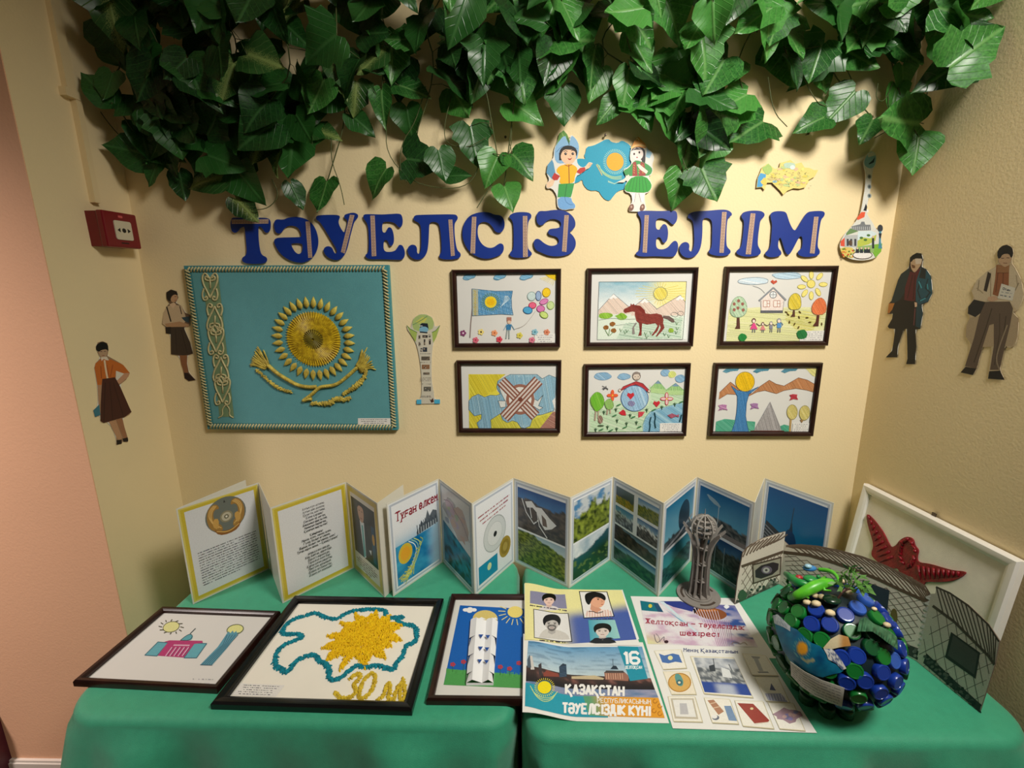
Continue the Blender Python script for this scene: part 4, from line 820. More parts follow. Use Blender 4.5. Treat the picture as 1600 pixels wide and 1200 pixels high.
# dombra shaped collage
domO = [(1150, 110), (1175, 60), (1215, 35), (1250, 60), (1260, 120), (1245, 190), (1225, 215), (1215, 300), (1195, 450), (1170, 560), (1160, 640), (1185, 690), (1220, 740), (1250, 800), (1275, 820), (1270, 790), (1290, 765), (1320, 775), (1325, 830), (1310, 860), (1305, 900), (1320, 950), (1310, 1020), (1270, 1080), (1200, 1110), (1100, 1120), (1000, 1105), (930, 1060), (895, 990), (905, 930), (950, 850), (1000, 800), (1060, 730), (1090, 680), (1110, 620), (1130, 500), (1150, 380), (1155, 250), (1135, 190), (1132, 140)]
def dr_dom(A):
    A.poly(chaikin(domO, 1), 'd8d8d0')
    A.poly(chaikin([(1150, 110), (1175, 60), (1215, 40), (1248, 62), (1258, 120), (1240, 190), (1200, 215), (1150, 190), (1136, 150)], 1), '88b8c4'); A.poly([(1170, 60), (1230, 45), (1250, 80), (1180, 100)], 'd8d4c4'); A.poly([(1180, 165), (1220, 130), (1245, 95), (1235, 150), (1190, 170)], '1c3848')
    for y in (290, 390, 480): A.ell(1190, y, 20, 24, '94a0a0'); A.ell(1190, y, 11, 14, '4c5458')
    A.poly([(1140, 600), (1155, 555), (1168, 590), (1160, 630), (1130, 625)], '20242c'); A.poly([(1110, 640), (1150, 640), (1140, 690), (1075, 720), (1065, 700)], 'e05c3c')
    A.poly([(1015, 780), (1100, 760), (1110, 735), (1140, 735), (1150, 765), (1200, 765), (1205, 820), (1015, 825)], '787c80'); A.lines([[(1030+i*20, 785), (1030+i*20, 815)] for i in range(9)], 5, 'c4c8cc')
    A.poly([(1080, 830), (1210, 825), (1260, 850), (1250, 900), (1060, 960)], 'cfe0e4'); A.poly([(1060, 930), (1130, 890), (1200, 900), (1260, 860), (1250, 920), (1180, 960), (1060, 990)], 'b8c454')
    for x, y in ((1110, 895), (1180, 870), (1150, 915)): A.ell(x, y, 18, 12, '4c7438')
    A.poly([(945, 870), (1075, 865), (1070, 985), (945, 985)], 'b4b8b8'); 
    for x in (965, 1000, 1040): A.rect(x, 905, x+20, 975, '3c4048')
    A.ell(1002, 945, 20, 28, '5c4838'); A.poly([(960, 850), (1000, 800), (1080, 830), (960, 870)], '6c8c5c'); A.poly([(905, 930), (945, 890), (945, 980), (905, 975)], 'd8543c')
    A.poly(chaikin([(900, 985), (1050, 990), (1040, 1100), (960, 1085), (910, 1040)], 1), 'd8c468')
    for k in range(26): A.ell(R.uniform(920, 1040), R.uniform(1000, 1080), 10, 9, R.choice(['c83c30', 'e8d04c', '5c7c30', 'd88c3c', 'e8e0b8']), n=7)
    A.poly([(1240, 960), (1315, 950), (1305, 1030), (1250, 1090), (1220, 1040)], '7cb43c'); A.poly([(1060, 985), (1240, 960), (1230, 1040), (1050, 1040)], '90b070')
    A.ell(1120, 1065, 95, 38, 'e8e4e0', line='4c3c34', lw=7)
    for x in (1070, 1110, 1150, 1180): A.poly([(x-18, 1045), (x-14, 1005), (x, 990), (x+14, 1005), (x+18, 1045)], R.choice(['2c3038', '3c5c44', '28343c'])); A.ell(x, 998, 9, 10, 'e0c4a8')
    A.poly([(1215, 900), (1235, 895), (1235, 1000), (1215, 1000)], '283038'); A.ell(1225, 885, 10, 13, 'd8b898'); A.ell(1295, 800, 26, 36, '383c44'); A.poly([(1285, 830), (1305, 830), (1300, 930), (1315, 1000), (1275, 1000), (1285, 930)], '4c8ca0'); A.poly([(1280, 850), (1310, 850), (1300, 900), (1290, 900)], '2c3038')
cutout('dombra_cutout', 'card collage shaped like a long-necked lute, right of the last blue letter', 'wall cut-out', 'back', domO, (1170, 230, 240/1516), dr_dom, sm=2, off=.010, th=.0015)
# tower collage between the flag panel and drawings
twO = [(235, 255), (275, 290), (290, 240), (310, 180), (370, 140), (440, 140), (500, 170), (525, 235), (530, 270), (585, 255), (570, 320), (540, 390), (510, 450), (500, 560), (495, 700), (500, 860), (520, 950), (525, 1025), (585, 1025), (585, 1070), (340, 1075), (340, 1030), (385, 1030), (395, 900), (385, 700), (360, 540), (330, 430), (280, 350), (245, 300)]
def dr_tw(A):
    A.poly(twO, 'cdc7b4'); A.poly(chaikin([(290, 250), (310, 180), (370, 142), (440, 142), (500, 172), (525, 235), (500, 310), (320, 320)], 1), 'a8bc74'); A.poly([(330, 220), (400, 170), (450, 180), (420, 225), (350, 235)], 'c8c860'); A.line(smoothline([(300, 250), (380, 210), (450, 160)]), 8, '6c9060')
    for P in ([(238, 258), (275, 295), (345, 330), (330, 430), (280, 350)], [(583, 258), (540, 310), (500, 330), (512, 440), (545, 380)]): A.poly(P, 'a4b85c'); A.line(P[:3], 7, '58803c')
    A.poly([(375, 250), (395, 232), (455, 235), (465, 290), (375, 290)], '1c2430'); A.ell(415, 300, 48, 32, '7cb0c8'); A.line([(370, 262), (400, 262)], 8, 'd8e0e0'); A.line([(375, 325), (450, 332)], 14, '283038')
    for x0, y0, x1, y1, c in ((360, 360, 380, 400, '5c5450'), (400, 358, 455, 385, '383434'), (465, 350, 485, 380, '4c5450'), (415, 400, 430, 460, '302c2c'), (468, 400, 488, 455, '3c3430'), (362, 430, 382, 470, '383030'), (380, 490, 400, 530, '8c8c88'), (405, 485, 450, 530, '343c48'), (390, 580, 478, 618, '5c5448'), (395, 665, 475, 710, '8c6444'), (410, 745, 475, 768, '6c6458'), (415, 895, 490, 940, '5c5c54')):
        A.rect(x0, y0, x1, y1, c)
        for k in range(4): A.ell(R.uniform(x0+4, x1-4), R.uniform(y0+5, y1-5), 7, 6, R.choice(['b8b0a0', '2c2828', '8c7860']), n=6)
    for y in (550, 640, 800, 815, 830, 865, 990, 1000): A.scrawl((380, y), (490, y), 7, '8c8478')
    A.rect(340, 1028, 390, 1074, '4cb0d4'); A.rect(525, 1028, 585, 1070, '4cb0d4'); A.poly([(475, 1015), (490, 1035), (510, 1010), (520, 1050), (495, 1060)], '4c2c24')
cutout('tower_collage_cutout', 'narrow tower-shaped photo collage between the flag panel and the framed drawings', 'wall cut-out', 'back', twO, (600, 470, .15), dr_tw, sm=1, off=.003)
# people cut-outs
V1 = (120, 430, 200/857)
w1 = [(172, 442), (205, 455), (212, 500), (205, 540), (260, 570), (310, 600), (355, 655), (330, 700), (285, 735), (330, 840), (367, 915), (350, 935), (305, 960), (320, 1020), (345, 1100), (340, 1118), (305, 1115), (300, 1130), (265, 1135), (262, 1080), (215, 985), (165, 985), (155, 940), (125, 950), (110, 905), (145, 870), (138, 740), (118, 620), (125, 590), (158, 555), (140, 520), (127, 480), (140, 450)]
def dr_w1(A):
    A.poly(w1, '9c7c5c')
    A.poly([(118, 620), (125, 590), (165, 560), (230, 565), (310, 600), (355, 655), (320, 690), (262, 640), (258, 690), (170, 700), (165, 735), (138, 735)], 'c06828'); A.poly([(262, 640), (320, 660), (280, 700), (260, 705)], 'd8d0c0')
    A.poly([(355, 655), (320, 655), (275, 700), (250, 720), (262, 735), (300, 720), (345, 680)], 'c09070'); A.line(smoothline([(185, 570), (195, 640), (205, 690)]), 12, 'e0c8a8'); A.lines([[(200, 600), (215, 680)], [(240, 600), (225, 680)], [(160, 610), (165, 690)]], 5, '98481c', .2)
    A.poly([(138, 735), (165, 735), (158, 860), (145, 870)], 'b08868'); A.poly([(150, 865), (158, 935), (122, 950), (110, 905)], '3c7484')
    A.poly([(170, 695), (255, 683), (290, 745), (365, 915), (320, 950), (180, 990), (158, 975), (160, 850)], '48261c'); A.lines([[(190, 720), (180, 980)], [(220, 715), (240, 970)], [(245, 720), (310, 940)]], 5, '30180f', .2)
    A.poly([(215, 980), (260, 970), (302, 1085), (290, 1115), (268, 1090)], 'b88c68'); A.poly([(262, 965), (305, 958), (335, 1090), (315, 1095), (290, 1040)], '9c6c4c')
    A.poly([(265, 1105), (300, 1100), (300, 1128), (268, 1136)], '1c1414'); A.poly([(305, 1095), (340, 1085), (344, 1112), (312, 1116)], '1c1414')
    A.poly(chaikin([(142, 500), (165, 488), (200, 490), (205, 520), (190, 555), (165, 555), (148, 530)], 1), 'b49474'); A.poly(chaikin([(127, 500), (130, 465), (170, 442), (208, 460), (212, 515), (200, 495), (165, 500), (148, 515)], 1), '141210'); A.poly([(160, 550), (200, 545), (215, 570), (200, 570), (180, 560), (165, 575)], 'e0d0bc')
    A.line([(158, 512), (168, 512)], 4, '4c3428'); A.line([(182, 510), (193, 510)], 4, '4c3428'); A.line([(170, 538), (184, 537)], 4, '8c4438')
cutout('woman_cutout', 'cut-out of a woman in orange blouse and brown skirt on the left wall', 'wall cut-out', 'left', w1, V1, dr_w1, group='printed people cut-outs')
w2 = [(630, 95), (670, 108), (680, 150), (662, 185), (700, 205), (725, 250), (765, 270), (755, 340), (722, 348), (720, 360), (760, 450), (778, 525), (740, 538), (738, 590), (750, 650), (796, 702), (750, 710), (722, 690), (715, 650), (690, 540), (630, 530), (628, 395), (596, 390), (592, 345), (570, 325), (580, 250), (600, 212), (620, 190), (600, 160), (598, 115)]
def dr_w2(A):
    A.poly(w2, '6c5440')
    A.poly([(600, 212), (640, 195), (700, 205), (722, 255), (735, 300), (700, 345), (600, 345), (572, 325), (580, 250)], 'c8b090'); A.line([(602, 212), (630, 310)], 9, '1c1614'); A.line([(690, 208), (702, 260)], 6, '3c2c20')
    A.poly([(590, 325), (690, 310), (755, 330), (750, 345), (680, 345), (600, 348)], 'b48c68'); A.poly([(700, 283), (758, 275), (752, 320), (725, 310)], '2c4450'); A.poly([(594, 348), (630, 345), (630, 395), (598, 390)], '241c18')
    A.poly([(628, 348), (715, 348), (758, 450), (776, 524), (720, 538), (632, 528)], '3c3028'); A.lines([[(660, 360), (670, 520)], [(700, 370), (740, 520)]], 4, '2a201a', .2)
    A.poly([(688, 538), (740, 536), (738, 590), (748, 650), (720, 655), (700, 600)], '8c5c3c'); A.poly([(718, 652), (745, 655), (794, 702), (748, 708), (724, 690)], '281818')
    A.poly(chaikin([(625, 140), (650, 125), (675, 135), (675, 165), (655, 182), (632, 178)], 1), 'c09874'); A.poly(chaikin([(630, 96), (668, 108), (680, 135), (650, 128), (630, 150), (628, 180), (602, 160), (598, 118)], 1), '1a1412'); A.poly([(620, 195), (645, 225), (665, 195), (650, 182)], 'd8bc9c')
    A.line([(655, 143), (667, 142)], 3, '3c281c'); A.line([(655, 168), (668, 167)], 3, '8c4030')
cutout('woman_cutout', 'cut-out of a woman in cream blouse and dark skirt beside the flag panel', 'wall cut-out', 'back', w2, V1, dr_w2, group='printed people cut-outs')
V2 = (1370, 370, .2)
m1 = [(310, 125), (350, 130), (362, 180), (350, 235), (385, 250), (425, 310), (435, 440), (400, 510), (350, 530), (360, 600), (340, 720), (300, 725), (305, 860), (300, 995), (230, 995), (240, 950), (235, 720), (210, 715), (165, 850), (160, 942), (70, 942), (120, 890), (145, 720), (95, 715), (85, 700), (120, 640), (125, 600), (85, 605), (95, 520), (115, 500), (165, 340), (190, 290), (250, 245), (260, 160)]
def dr_m1(A):
    A.poly(m1, '241f20')
    A.poly([(145, 690), (230, 700), (205, 740), (165, 860), (160, 905), (118, 895), (135, 820)], '16161a'); A.poly([(235, 700), (300, 700), (310, 860), (300, 960), (245, 960), (240, 850)], '141418'); A.poly([(72, 940), (120, 900), (160, 905), (155, 942)], '0e0e10'); A.poly([(230, 990), (240, 955), (300, 955), (295, 995)], '0e0e10')
    A.poly([(250, 248), (190, 290), (165, 340), (115, 500), (115, 515), (150, 520), (190, 480), (240, 400), (260, 260)], '1c3038'); A.poly([(340, 240), (385, 250), (425, 310), (435, 440), (400, 505), (330, 530), (305, 500), (305, 350)], '1c5468'); A.poly([(350, 238), (385, 255), (380, 330), (330, 320)], '15242c')
    A.lines([[(340, 350), (320, 420), (340, 480)], [(400, 330), (380, 400), (420, 440)], [(330, 500), (390, 470), (420, 430)]], 10, '0f2c38', .3); A.lines([[(330, 350), (350, 400)], [(395, 370), (400, 410)], [(340, 500), (380, 480)]], 9, '3c98b0', .2)
    A.poly([(260, 270), (290, 280), (345, 240), (310, 340), (300, 500), (215, 510), (220, 400)], '5c1c28'); A.lines([[(280, 300), (240, 480)], [(300, 300), (285, 490)]], 8, '3c1018', .2)
    A.poly([(125, 520), (200, 490), (300, 510), (310, 690), (340, 720), (240, 710), (100, 712), (88, 705), (130, 620)], '131216'); A.poly([(310, 520), (350, 530), (362, 600), (340, 715), (305, 700)], '1c4050'); A.poly([(95, 520), (140, 518), (120, 570), (95, 602), (85, 590)], 'b87838')
    A.poly([(295, 510), (315, 515), (315, 545), (298, 550)], 'e0c0a8'); A.line([(300, 560), (290, 690)], 8, '6c3c44')
    A.poly(chaikin([(265, 180), (300, 165), (355, 175), (350, 215), (310, 270), (290, 280), (265, 240)], 1), 'd0b090'); A.poly([(300, 170), (358, 170), (345, 210), (305, 215)], 'e4d4c4'); A.poly(chaikin([(262, 190), (262, 155), (310, 125), (352, 132), (362, 185), (345, 165), (290, 172), (270, 200)], 1), '121012'); A.poly([(270, 215), (300, 225), (300, 245), (280, 245)], '7c5438')
cutout('man_cutout', 'cut-out of a man in teal coat and dark red shirt on the right wall', 'wall cut-out', 'right', m1, V2, dr_m1, group='printed people cut-outs')
m2 = [(1015, 58), (1060, 80), (1068, 130), (1050, 200), (1080, 240), (1130, 340), (1148, 450), (1130, 520), (1095, 580), (1060, 590), (1110, 640), (1100, 780), (1080, 850), (1040, 870), (1000, 850), (970, 960), (960, 1040), (1000, 1118), (870, 1110), (880, 1020), (905, 850), (860, 860), (820, 860), (790, 1000), (755, 1080), (655, 1060), (690, 1010), (740, 840), (695, 780), (700, 690), (730, 625), (710, 600), (715, 545), (760, 480), (740, 420), (780, 340), (860, 270), (935, 230), (950, 190), (942, 120), (970, 75)]
def dr_m2(A):
    A.poly(m2, 'bba888'); A.poly([(700, 690), (730, 630), (1060, 590), (1110, 640), (1100, 780), (1060, 860), (990, 850), (860, 860), (740, 840), (695, 780)], 'a89478')
    A.poly([(780, 340), (860, 270), (935, 235), (1060, 225), (1130, 340), (1145, 450), (1130, 520), (1095, 575), (1050, 520), (860, 510), (770, 490), (742, 430)], 'c4b498'); A.lines([[(800, 340), (790, 420)], [(1090, 300), (1100, 380)], [(1110, 360), (1080, 420)], [(780, 400), (830, 440)], [(890, 280), (890, 480)]], 8, '94846c', .2)
    A.poly([(935, 220), (1035, 225), (1030, 400), (960, 470), (905, 450), (925, 330)], '8c5434'); A.lines([[(950, 260), (930, 430)], [(990, 250), (985, 380)]], 7, '6c3c24', .2)
    A.poly([(868, 272), (895, 290), (860, 430), (835, 420)], '2c2220'); A.poly([(715, 545), (760, 490), (850, 510), (820, 590), (770, 628), (712, 600)], '1c1a20')
    A.poly([(850, 508), (1040, 505), (1065, 560), (1040, 700), (1000, 860), (960, 1040), (885, 1040), (915, 850), (915, 680), (880, 690), (830, 850), (780, 1030), (690, 1010), (760, 790), (800, 620)], '5c4c40'); A.lines([[(900, 560), (850, 720), (760, 980)], [(960, 600), (960, 760), (920, 1000)], [(1010, 620), (990, 780)]], 9, '44362c', .2); A.line(smoothline([(1020, 690), (960, 850), (930, 960), (960, 1040)]), 10, '8c7c68')
    A.poly([(655, 1060), (695, 1015), (780, 1030), (750, 1080)], '14100f'); A.poly([(870, 1108), (880, 1050), (965, 1045), (998, 1118)], '121010')
    A.poly([(975, 365), (1085, 400), (1060, 500), (945, 480)], 'd0ccc0'); A.text('Отан', (985, 412), (1040, 425), 16, '404858', 1.6); A.scrawl((975, 430), (1060, 445), 7, '60687c'); A.scrawl((965, 455), (1055, 472), 9, '505868')
    A.poly([(870, 470), (930, 460), (950, 490), (900, 508), (865, 495)], 'c09c80')
    A.poly(chaikin([(950, 150), (985, 130), (1050, 140), (1052, 190), (1015, 240), (975, 225), (950, 190)], 1), 'b89878'); A.poly(chaikin([(942, 160), (945, 100), (1000, 58), (1060, 80), (1068, 140), (1050, 170), (1035, 130), (985, 135), (962, 175)], 1), '101012'); A.lines([[(975, 168), (995, 166)], [(1015, 164), (1038, 165)]], 5, '3c2820'); A.line([(990, 205), (1020, 206)], 5, '744838'); A.poly([(945, 215), (975, 225), (1015, 240), (1040, 215), (1030, 280), (940, 280)], '946844')
cutout('man_cutout', 'cut-out of a man in pale coat with shoulder bag holding a sheet, far right wall', 'wall cut-out', 'right', m2, V2, dr_m2, group='printed people cut-outs', edge=(186, 170, 140))
# nails in the back wall
nm_ = mat('steel_nail', (90, 80, 70), .4, .5, metal=.8)
for u, v, l in ((945, 213, 'small nail in the wall above the blue country map'), (1259, 211, 'small nail in the wall above the yellow relief map'), (790, 216, 'small nail in the wall left of the cartoon boy, under the ivy')):
    P = at_y(u, v, 0); b = MB().lathe([(.0012, -.002), (.0012, .010), (.0035, .0102), (.0035, .0118), (.001, .0125)], 8, Matrix.Rotation(math.pi/2, 4, 'X')); tag(b.obj('nail', nm_, mtx=Matrix.Translation(P)), l, 'nail', 'nails in the back wall')
# ------------------------------------------------------------------ framed works lying on the tables
def tabM(x, y, a=0, z=T+.0006): return Matrix.Translation((x, y, z)) @ Matrix.Rotation(a, 4, 'Z')
def d_palace(A):
    P = A.ell(750, 318, 52, 32, 'dcdc98', -.25, 18, '5c5c40', 4)
    A.lines([[(750+58*math.cos(t), 318+36*math.sin(t)), (750+78*math.cos(t+.1), 318+46*math.sin(t+.1))] for t in [k*.52 for k in range(12)]], 6, '4c4c38')
    for Q in ([(585, 495), (668, 412), (730, 418), (660, 500)], [(830, 512), (895, 420), (972, 422), (908, 512)]): A.poly(Q, '64aab8'); A.line(Q+[Q[0]], 5, '3c6c7c')
    A.poly([(665, 498), (730, 415), (705, 412), (740, 402), (945, 405), (948, 418), (895, 425), (828, 510)], 'b43c74'); A.poly([(768, 428), (868, 430), (862, 438), (762, 436)], 'd8b0c4')
    for k in range(5): A.line([(715+k*26, 500), (755+k*26, 446)], 7, 'dca8c4'); A.line([(722+k*26, 500), (762+k*26, 446)], 3, '5c2444')
    A.poly(chaikin([(808, 402), (840, 378), (868, 362), (886, 372), (882, 392), (866, 404)], 1), '5ca4b0'); A.line([(868, 362), (880, 350), (902, 328)], 5, '3c4c50'); A.line(smoothline([(808, 402), (840, 376), (868, 362), (886, 374), (866, 404), (808, 402)]), 4, '3c5c64')
    A.poly([(932, 555), (1005, 558), (1100, 450), (1176, 352), (1110, 345), (1085, 380), (1040, 445)], '5c98ac'); A.ell(1150, 335, 52, 30, 'e0e094', -.2, 18, '5c6440', 5)
    A.poly([(1090, 372), (1108, 346), (1120, 358), (1135, 342), (1142, 356), (1158, 344), (1160, 356), (1176, 352), (1120, 398)], '5c98ac')
    A.lines([[(945+i*14, 553), (1075+i*9, 430), (1100+i*17, 368)] for i in range(5)], 3, '2c5468'); A.line([(932, 556), (1005, 558)], 4, '2c5468')
    A.scrawl((880, 645), (1015, 648), 7, '9c9c9c', .5); A.scrawl((850, 668), (1010, 672), 5, 'b8b8b4', .5)
framed('mahogany framed drawing of a domed palace and tower, leftmost picture on the table', tabM(-.7761, -.4803, -.0437), .325, .2337, d_palace, (80, 900, .25), group='framed artworks lying on the tables', pm=PM)

# black frame with the cotton-wool map and 30 years
M2 = tabM(-.3992, -.4789, -.0198)
bt = thing('framed_relief_picture', 'black framed picture of a yellow fluffy sun inside a turquoise map outline', 'picture', M2, 'framed artworks lying on the tables')
bar_frame(bt, .4118, .3293, .022, .016, blackm)
MB().box(-.2, .2, -.158, .158, .0005, .003).obj('backing_board', backm, bt)
MB().box(-.19, .19, -.149, .149, .0031, .0046).obj('paper', mat('cream_card', (240, 236, 222), .75, .3, .04, 10), bt)
TA = Art(M2 @ Matrix.Translation((0, 0, .006)), (320, 900, .25))
def fuzz(P, r, name, material, n, closed=False, fill=False, z=.0046, h=.006):
    """short fibres stuck along a line or over an area"""
    b = MB(); r0 = random.Random(len(P)*31+n)
    if fill:
        L = [TA.pt(p) for p in P]; xs = [p[0] for p in L]; ys = [p[1] for p in L]; c = 0
        def inside(x, y):
            k = False
            for i in range(len(L)):
                (ax, ay), (bx, by) = L[i], L[i-1]
                if (ay > y) != (by > y) and x < ax+(y-ay)/(by-ay)*(bx-ax): k = not k
            return k
        while c < n:
            x, y = r0.uniform(min(xs), max(xs)), r0.uniform(min(ys), max(ys))
            if inside(x, y):
                c += 1; a = r0.uniform(0, 6.28); l = r*r0.uniform(.6, 1.2); d = Vector((math.cos(a)*l, math.sin(a)*l, 0)); hh = h*r0.uniform(.6, 1.1)
                p = Vector((x, y, z)); b.tube([p-d, p+Vector((0, 0, hh)), p+d], r*.33, 4, False)
    else:
        L = [TA.pt(p) for p in (chaikin(P, 1) if closed else smoothline(P, 1))]; m = len(L); tot = sum(math.hypot(L[i+1][0]-L[i][0], L[i+1][1]-L[i][1]) for i in range(m-1)); per = n/tot
        for i in range(m-1):
            l = math.hypot(L[i+1][0]-L[i][0], L[i+1][1]-L[i][1])
            for k in range(max(1, int(l*per+r0.random()))):
                f = r0.random(); a = r0.uniform(0, 6.28); p = Vector((L[i][0]+(L[i+1][0]-L[i][0])*f+r0.uniform(-r, r)*.45, L[i][1]+(L[i+1][1]-L[i][1])*f+r0.uniform(-r, r)*.45, z))
                d = Vector((math.cos(a), math.sin(a), 0))*r*r0.uniform(.5, 1); b.tube([p-d, p+Vector((0, 0, h*r0.uniform(.5, 1))), p+d], r*.3, 4, False)
    o = b.obj(name, material, bt, True); o['kind'] = 'stuff'; return o
teal = mat('teal_fluff', (16, 146, 164), .8, .3, .3, 120, col2=(8, 104, 122)); yel = mat('yellow_fluff', (246, 210, 24), .8, .3, .2, 120, col2=(222, 176, 10)); yel2 = mat('pale_yellow_fluff', (228, 202, 60), .8, .3, .25, 100, col2=(190, 160, 40))
fuzz([(820, 270), (760, 262), (715, 240), (690, 228), (640, 245), (560, 265), (510, 300), (475, 355), (520, 365), (590, 362), (615, 380), (560, 405), (490, 430), (445, 480), (435, 560), (480, 580), (505, 605), (530, 590), (560, 535), (640, 495), (690, 490), (710, 530), (770, 560), (780, 600), (770, 655), (850, 640), (900, 590), (950, 555), (1010, 575), (1060, 555), (1120, 570), (1180, 590), (1195, 540), (1240, 500), (1255, 430), (1310, 420), (1330, 360), (1310, 310), (1240, 300), (1185, 285), (1250, 250), (1180, 262), (1120, 262), (1140, 215), (1060, 205), (980, 212), (900, 222), (850, 255), (820, 270)], .0058, 'map_outline', teal, 1500, True)
sunp = [(960, 250), (1010, 265), (1075, 215), (1085, 270), (1170, 240), (1150, 290), (1240, 310), (1170, 350), (1235, 405), (1150, 410), (1170, 440), (1110, 450), (1130, 520), (1070, 500), (1040, 490), (1000, 580), (960, 520), (930, 500), (840, 600), (860, 530), (880, 490), (760, 530), (780, 480), (840, 460), (725, 455), (790, 420), (840, 400), (760, 375), (850, 350), (880, 330), (840, 290), (920, 295), (940, 280), (940, 230)]
fuzz(sunp, .0042, 'sun', yel, 2600, fill=True, h=.007)
fuzz([(905, 640), (960, 600), (975, 640), (920, 680), (950, 700), (930, 750), (860, 770), (810, 730)], .0045, 'digit', yel2, 190); fuzz([(1000, 640), (1050, 600), (1070, 640), (1040, 720), (1000, 765), (960, 760), (970, 700), (1000, 640)], .0045, 'digit', yel2, 230)
fuzz([(1080, 775), (1120, 750), (1130, 700), (1150, 660), (1160, 710), (1140, 770), (1180, 770)], .0045, 'written_letter', yel2, 170); fuzz([(1180, 770), (1200, 700), (1240, 650), (1220, 720), (1215, 770), (1255, 775), (1240, 640)], .0045, 'written_letter', yel2, 190)
label_card(bt, M2, (320, 900, .25), [(225, 670), (500, 682), (445, 755), (165, 745)], 5, .0052, '383c48')

def d_monument(A):
    A.poly([(235, 183), (640, 205), (640, 690), (132, 680)], '0f5fb4'); A.poly([(155, 580), (640, 620), (640, 702), (132, 680)], '4c9c50')
    A.lines([[(150+i*9, 600+R.uniform(0, 10)+i*.5), (153+i*9, 575+R.uniform(0, 22)+i*.5)] for i in range(54)], 5, '4c9c50', .2)
    A.ell(580, 225, 48, 36, 'ecd878'); A.lines([[(580+62*math.cos(t), 225+46*math.sin(t)), (580+105*math.cos(t), 225+82*math.sin(t))] for t in [.7+k*.36 for k in range(9)]], 5, 'e4d890')
    A.ell(392, 268, 78, 54, 'd8c474', n=26)
    for x, y in ((270, 212), (298, 206), (322, 212), (295, 220)): A.ell(x, y, 18, 11, 'f0f0f0', n=12)
    for x, y in ((190, 553), (257, 537), (487, 569), (545, 580), (603, 545)):
        for k in range(5): A.ell(x+10*math.cos(k*1.257), y+8*math.sin(k*1.257), 8, 7, 'b03c4c', n=7)
    A.lines([[(190, 565), (188, 600)], [(257, 550), (256, 590)], [(487, 582), (486, 620)], [(545, 592), (545, 620)]], 3, '2c6c3c')
f3, A3 = framed('mahogany framed picture of a white paper monument against blue sky, partly under posters', tabM(-.0555, -.4615, 0), .235, .325, d_monument, (660, 900, .25), group='framed artworks lying on the tables', pm=PM, nm='framed_relief_picture')
# folded white paper column in the picture
wp = mat('white_folded_paper', (238, 240, 242), .7, .3)
P3 = lambda p: A3.pt(p)
b = MB(); cols = [(300, 318), (318, 345), (345, 395), (395, 430), (430, 470)]
for k in range(4):
    xa, xb = (302, 340, 400, 440, 472)[k:k+2]; ya, yb = (288, 283, 290, 298, 300)[k:k+2]
    for j in range(7):
        t0, t1 = j/7, (j+1)/7; L = []
        for (x, t) in ((xa, t0), (xb, t0), (xb, t1), (xa, t1)):
            xx = x-28*t; yy = 290+(685-290)*t + (0 if t else R.uniform(-3, 8))
            if x in (302, 472) and j in (2, 4, 6) and t == t0: xx += 12 if x == 302 else -12
            L.append(P3((xx, yy)))
        z0, z1 = (.012, .020) if k % 2 == 0 else (.020, .012)
        b.add([Vector((L[0][0], L[0][1], z0)), Vector((L[1][0], L[1][1], z1)), Vector((L[2][0], L[2][1], z1)), Vector((L[3][0], L[3][1], z0))], [(3, 2, 1, 0)])
    pk = P3(((xa+xb)/2, 282-6*(k % 2))); a_, b_ = P3((xa, 290)), P3((xb, 290)); b.add([Vector((*a_, .014)), Vector((*b_, .014)), Vector((*pk, .014))], [(0, 1, 2)])
e0, e1, e2, e3 = P3((302, 290)), P3((472, 290)), P3((444, 685)), P3((274, 685))
b.add([Vector((*e0, .0052)), Vector((*e1, .0052)), Vector((*e2, .0052)), Vector((*e3, .0052)), Vector((*e0, .012)), Vector((*e1, .012)), Vector((*e2, .012)), Vector((*e3, .012))], [(0, 3, 7, 4), (1, 5, 6, 2), (2, 6, 7, 3)])
mo = b.obj('folded_paper_monument', wp, f3)
AB = Art(A3.M.copy(), (660, 900, .25), z0=0); bluep = mat('blue_backing_card', (28, 76, 156), .7)
for x, y in ((368, 408), (410, 412), (365, 485), (405, 490), (360, 566), (402, 570)):
    MB().slab([[AB.pt(p) for p in ((x-16, y-8), (x, y+14), (x+14, y-8))]], .0203, .0206).obj('window_cut', bluep, f3)

# ------------------------------------------------------------------ printed sheets on the table
def sheet(name, label, M, w, h, view, draw, hf, group='posters on the right table', cuts=24, pm=PG, z0=.0004):
    t = thing(name, label, 'poster', M, group)
    b = MB(); nx, ny = 24, 8; V = []; F = []
    for j in range(ny+1):
        for i in range(nx+1): x, y = -w/2+w*i/nx, -h/2+h*j/ny; V.append(Vector((x, y, hf(x, y))))
    n = len(V); V += [v-Vector((0, 0, .0002)) for v in V]
    for j in range(ny):
        for i in range(nx): a = j*(nx+1)+i; F.append((a, a+1, a+nx+2, a+nx+1)); F.append((n+a, n+a+nx+1, n+a+nx+2, n+a+1))
    b.add(V, F); b.obj('sheet', mat('white_glossy_sheet', (236, 236, 232), .35, .5), t, True)
    A = Art(M, view, hf=hf, z0=z0); draw(A); A.obj('print', pm, t, [-w/2+w*i/cuts for i in range(1, cuts)]); return t
def lift(x, y, w=.28):
    k = (x+w/2)/w*24; i = math.floor(k); g = lambda j: .0185*(1-sst(-.135, -.030, -w/2+w*j/24)) + .0006
    return g(i)+(g(i+1)-g(i))*(k-i)
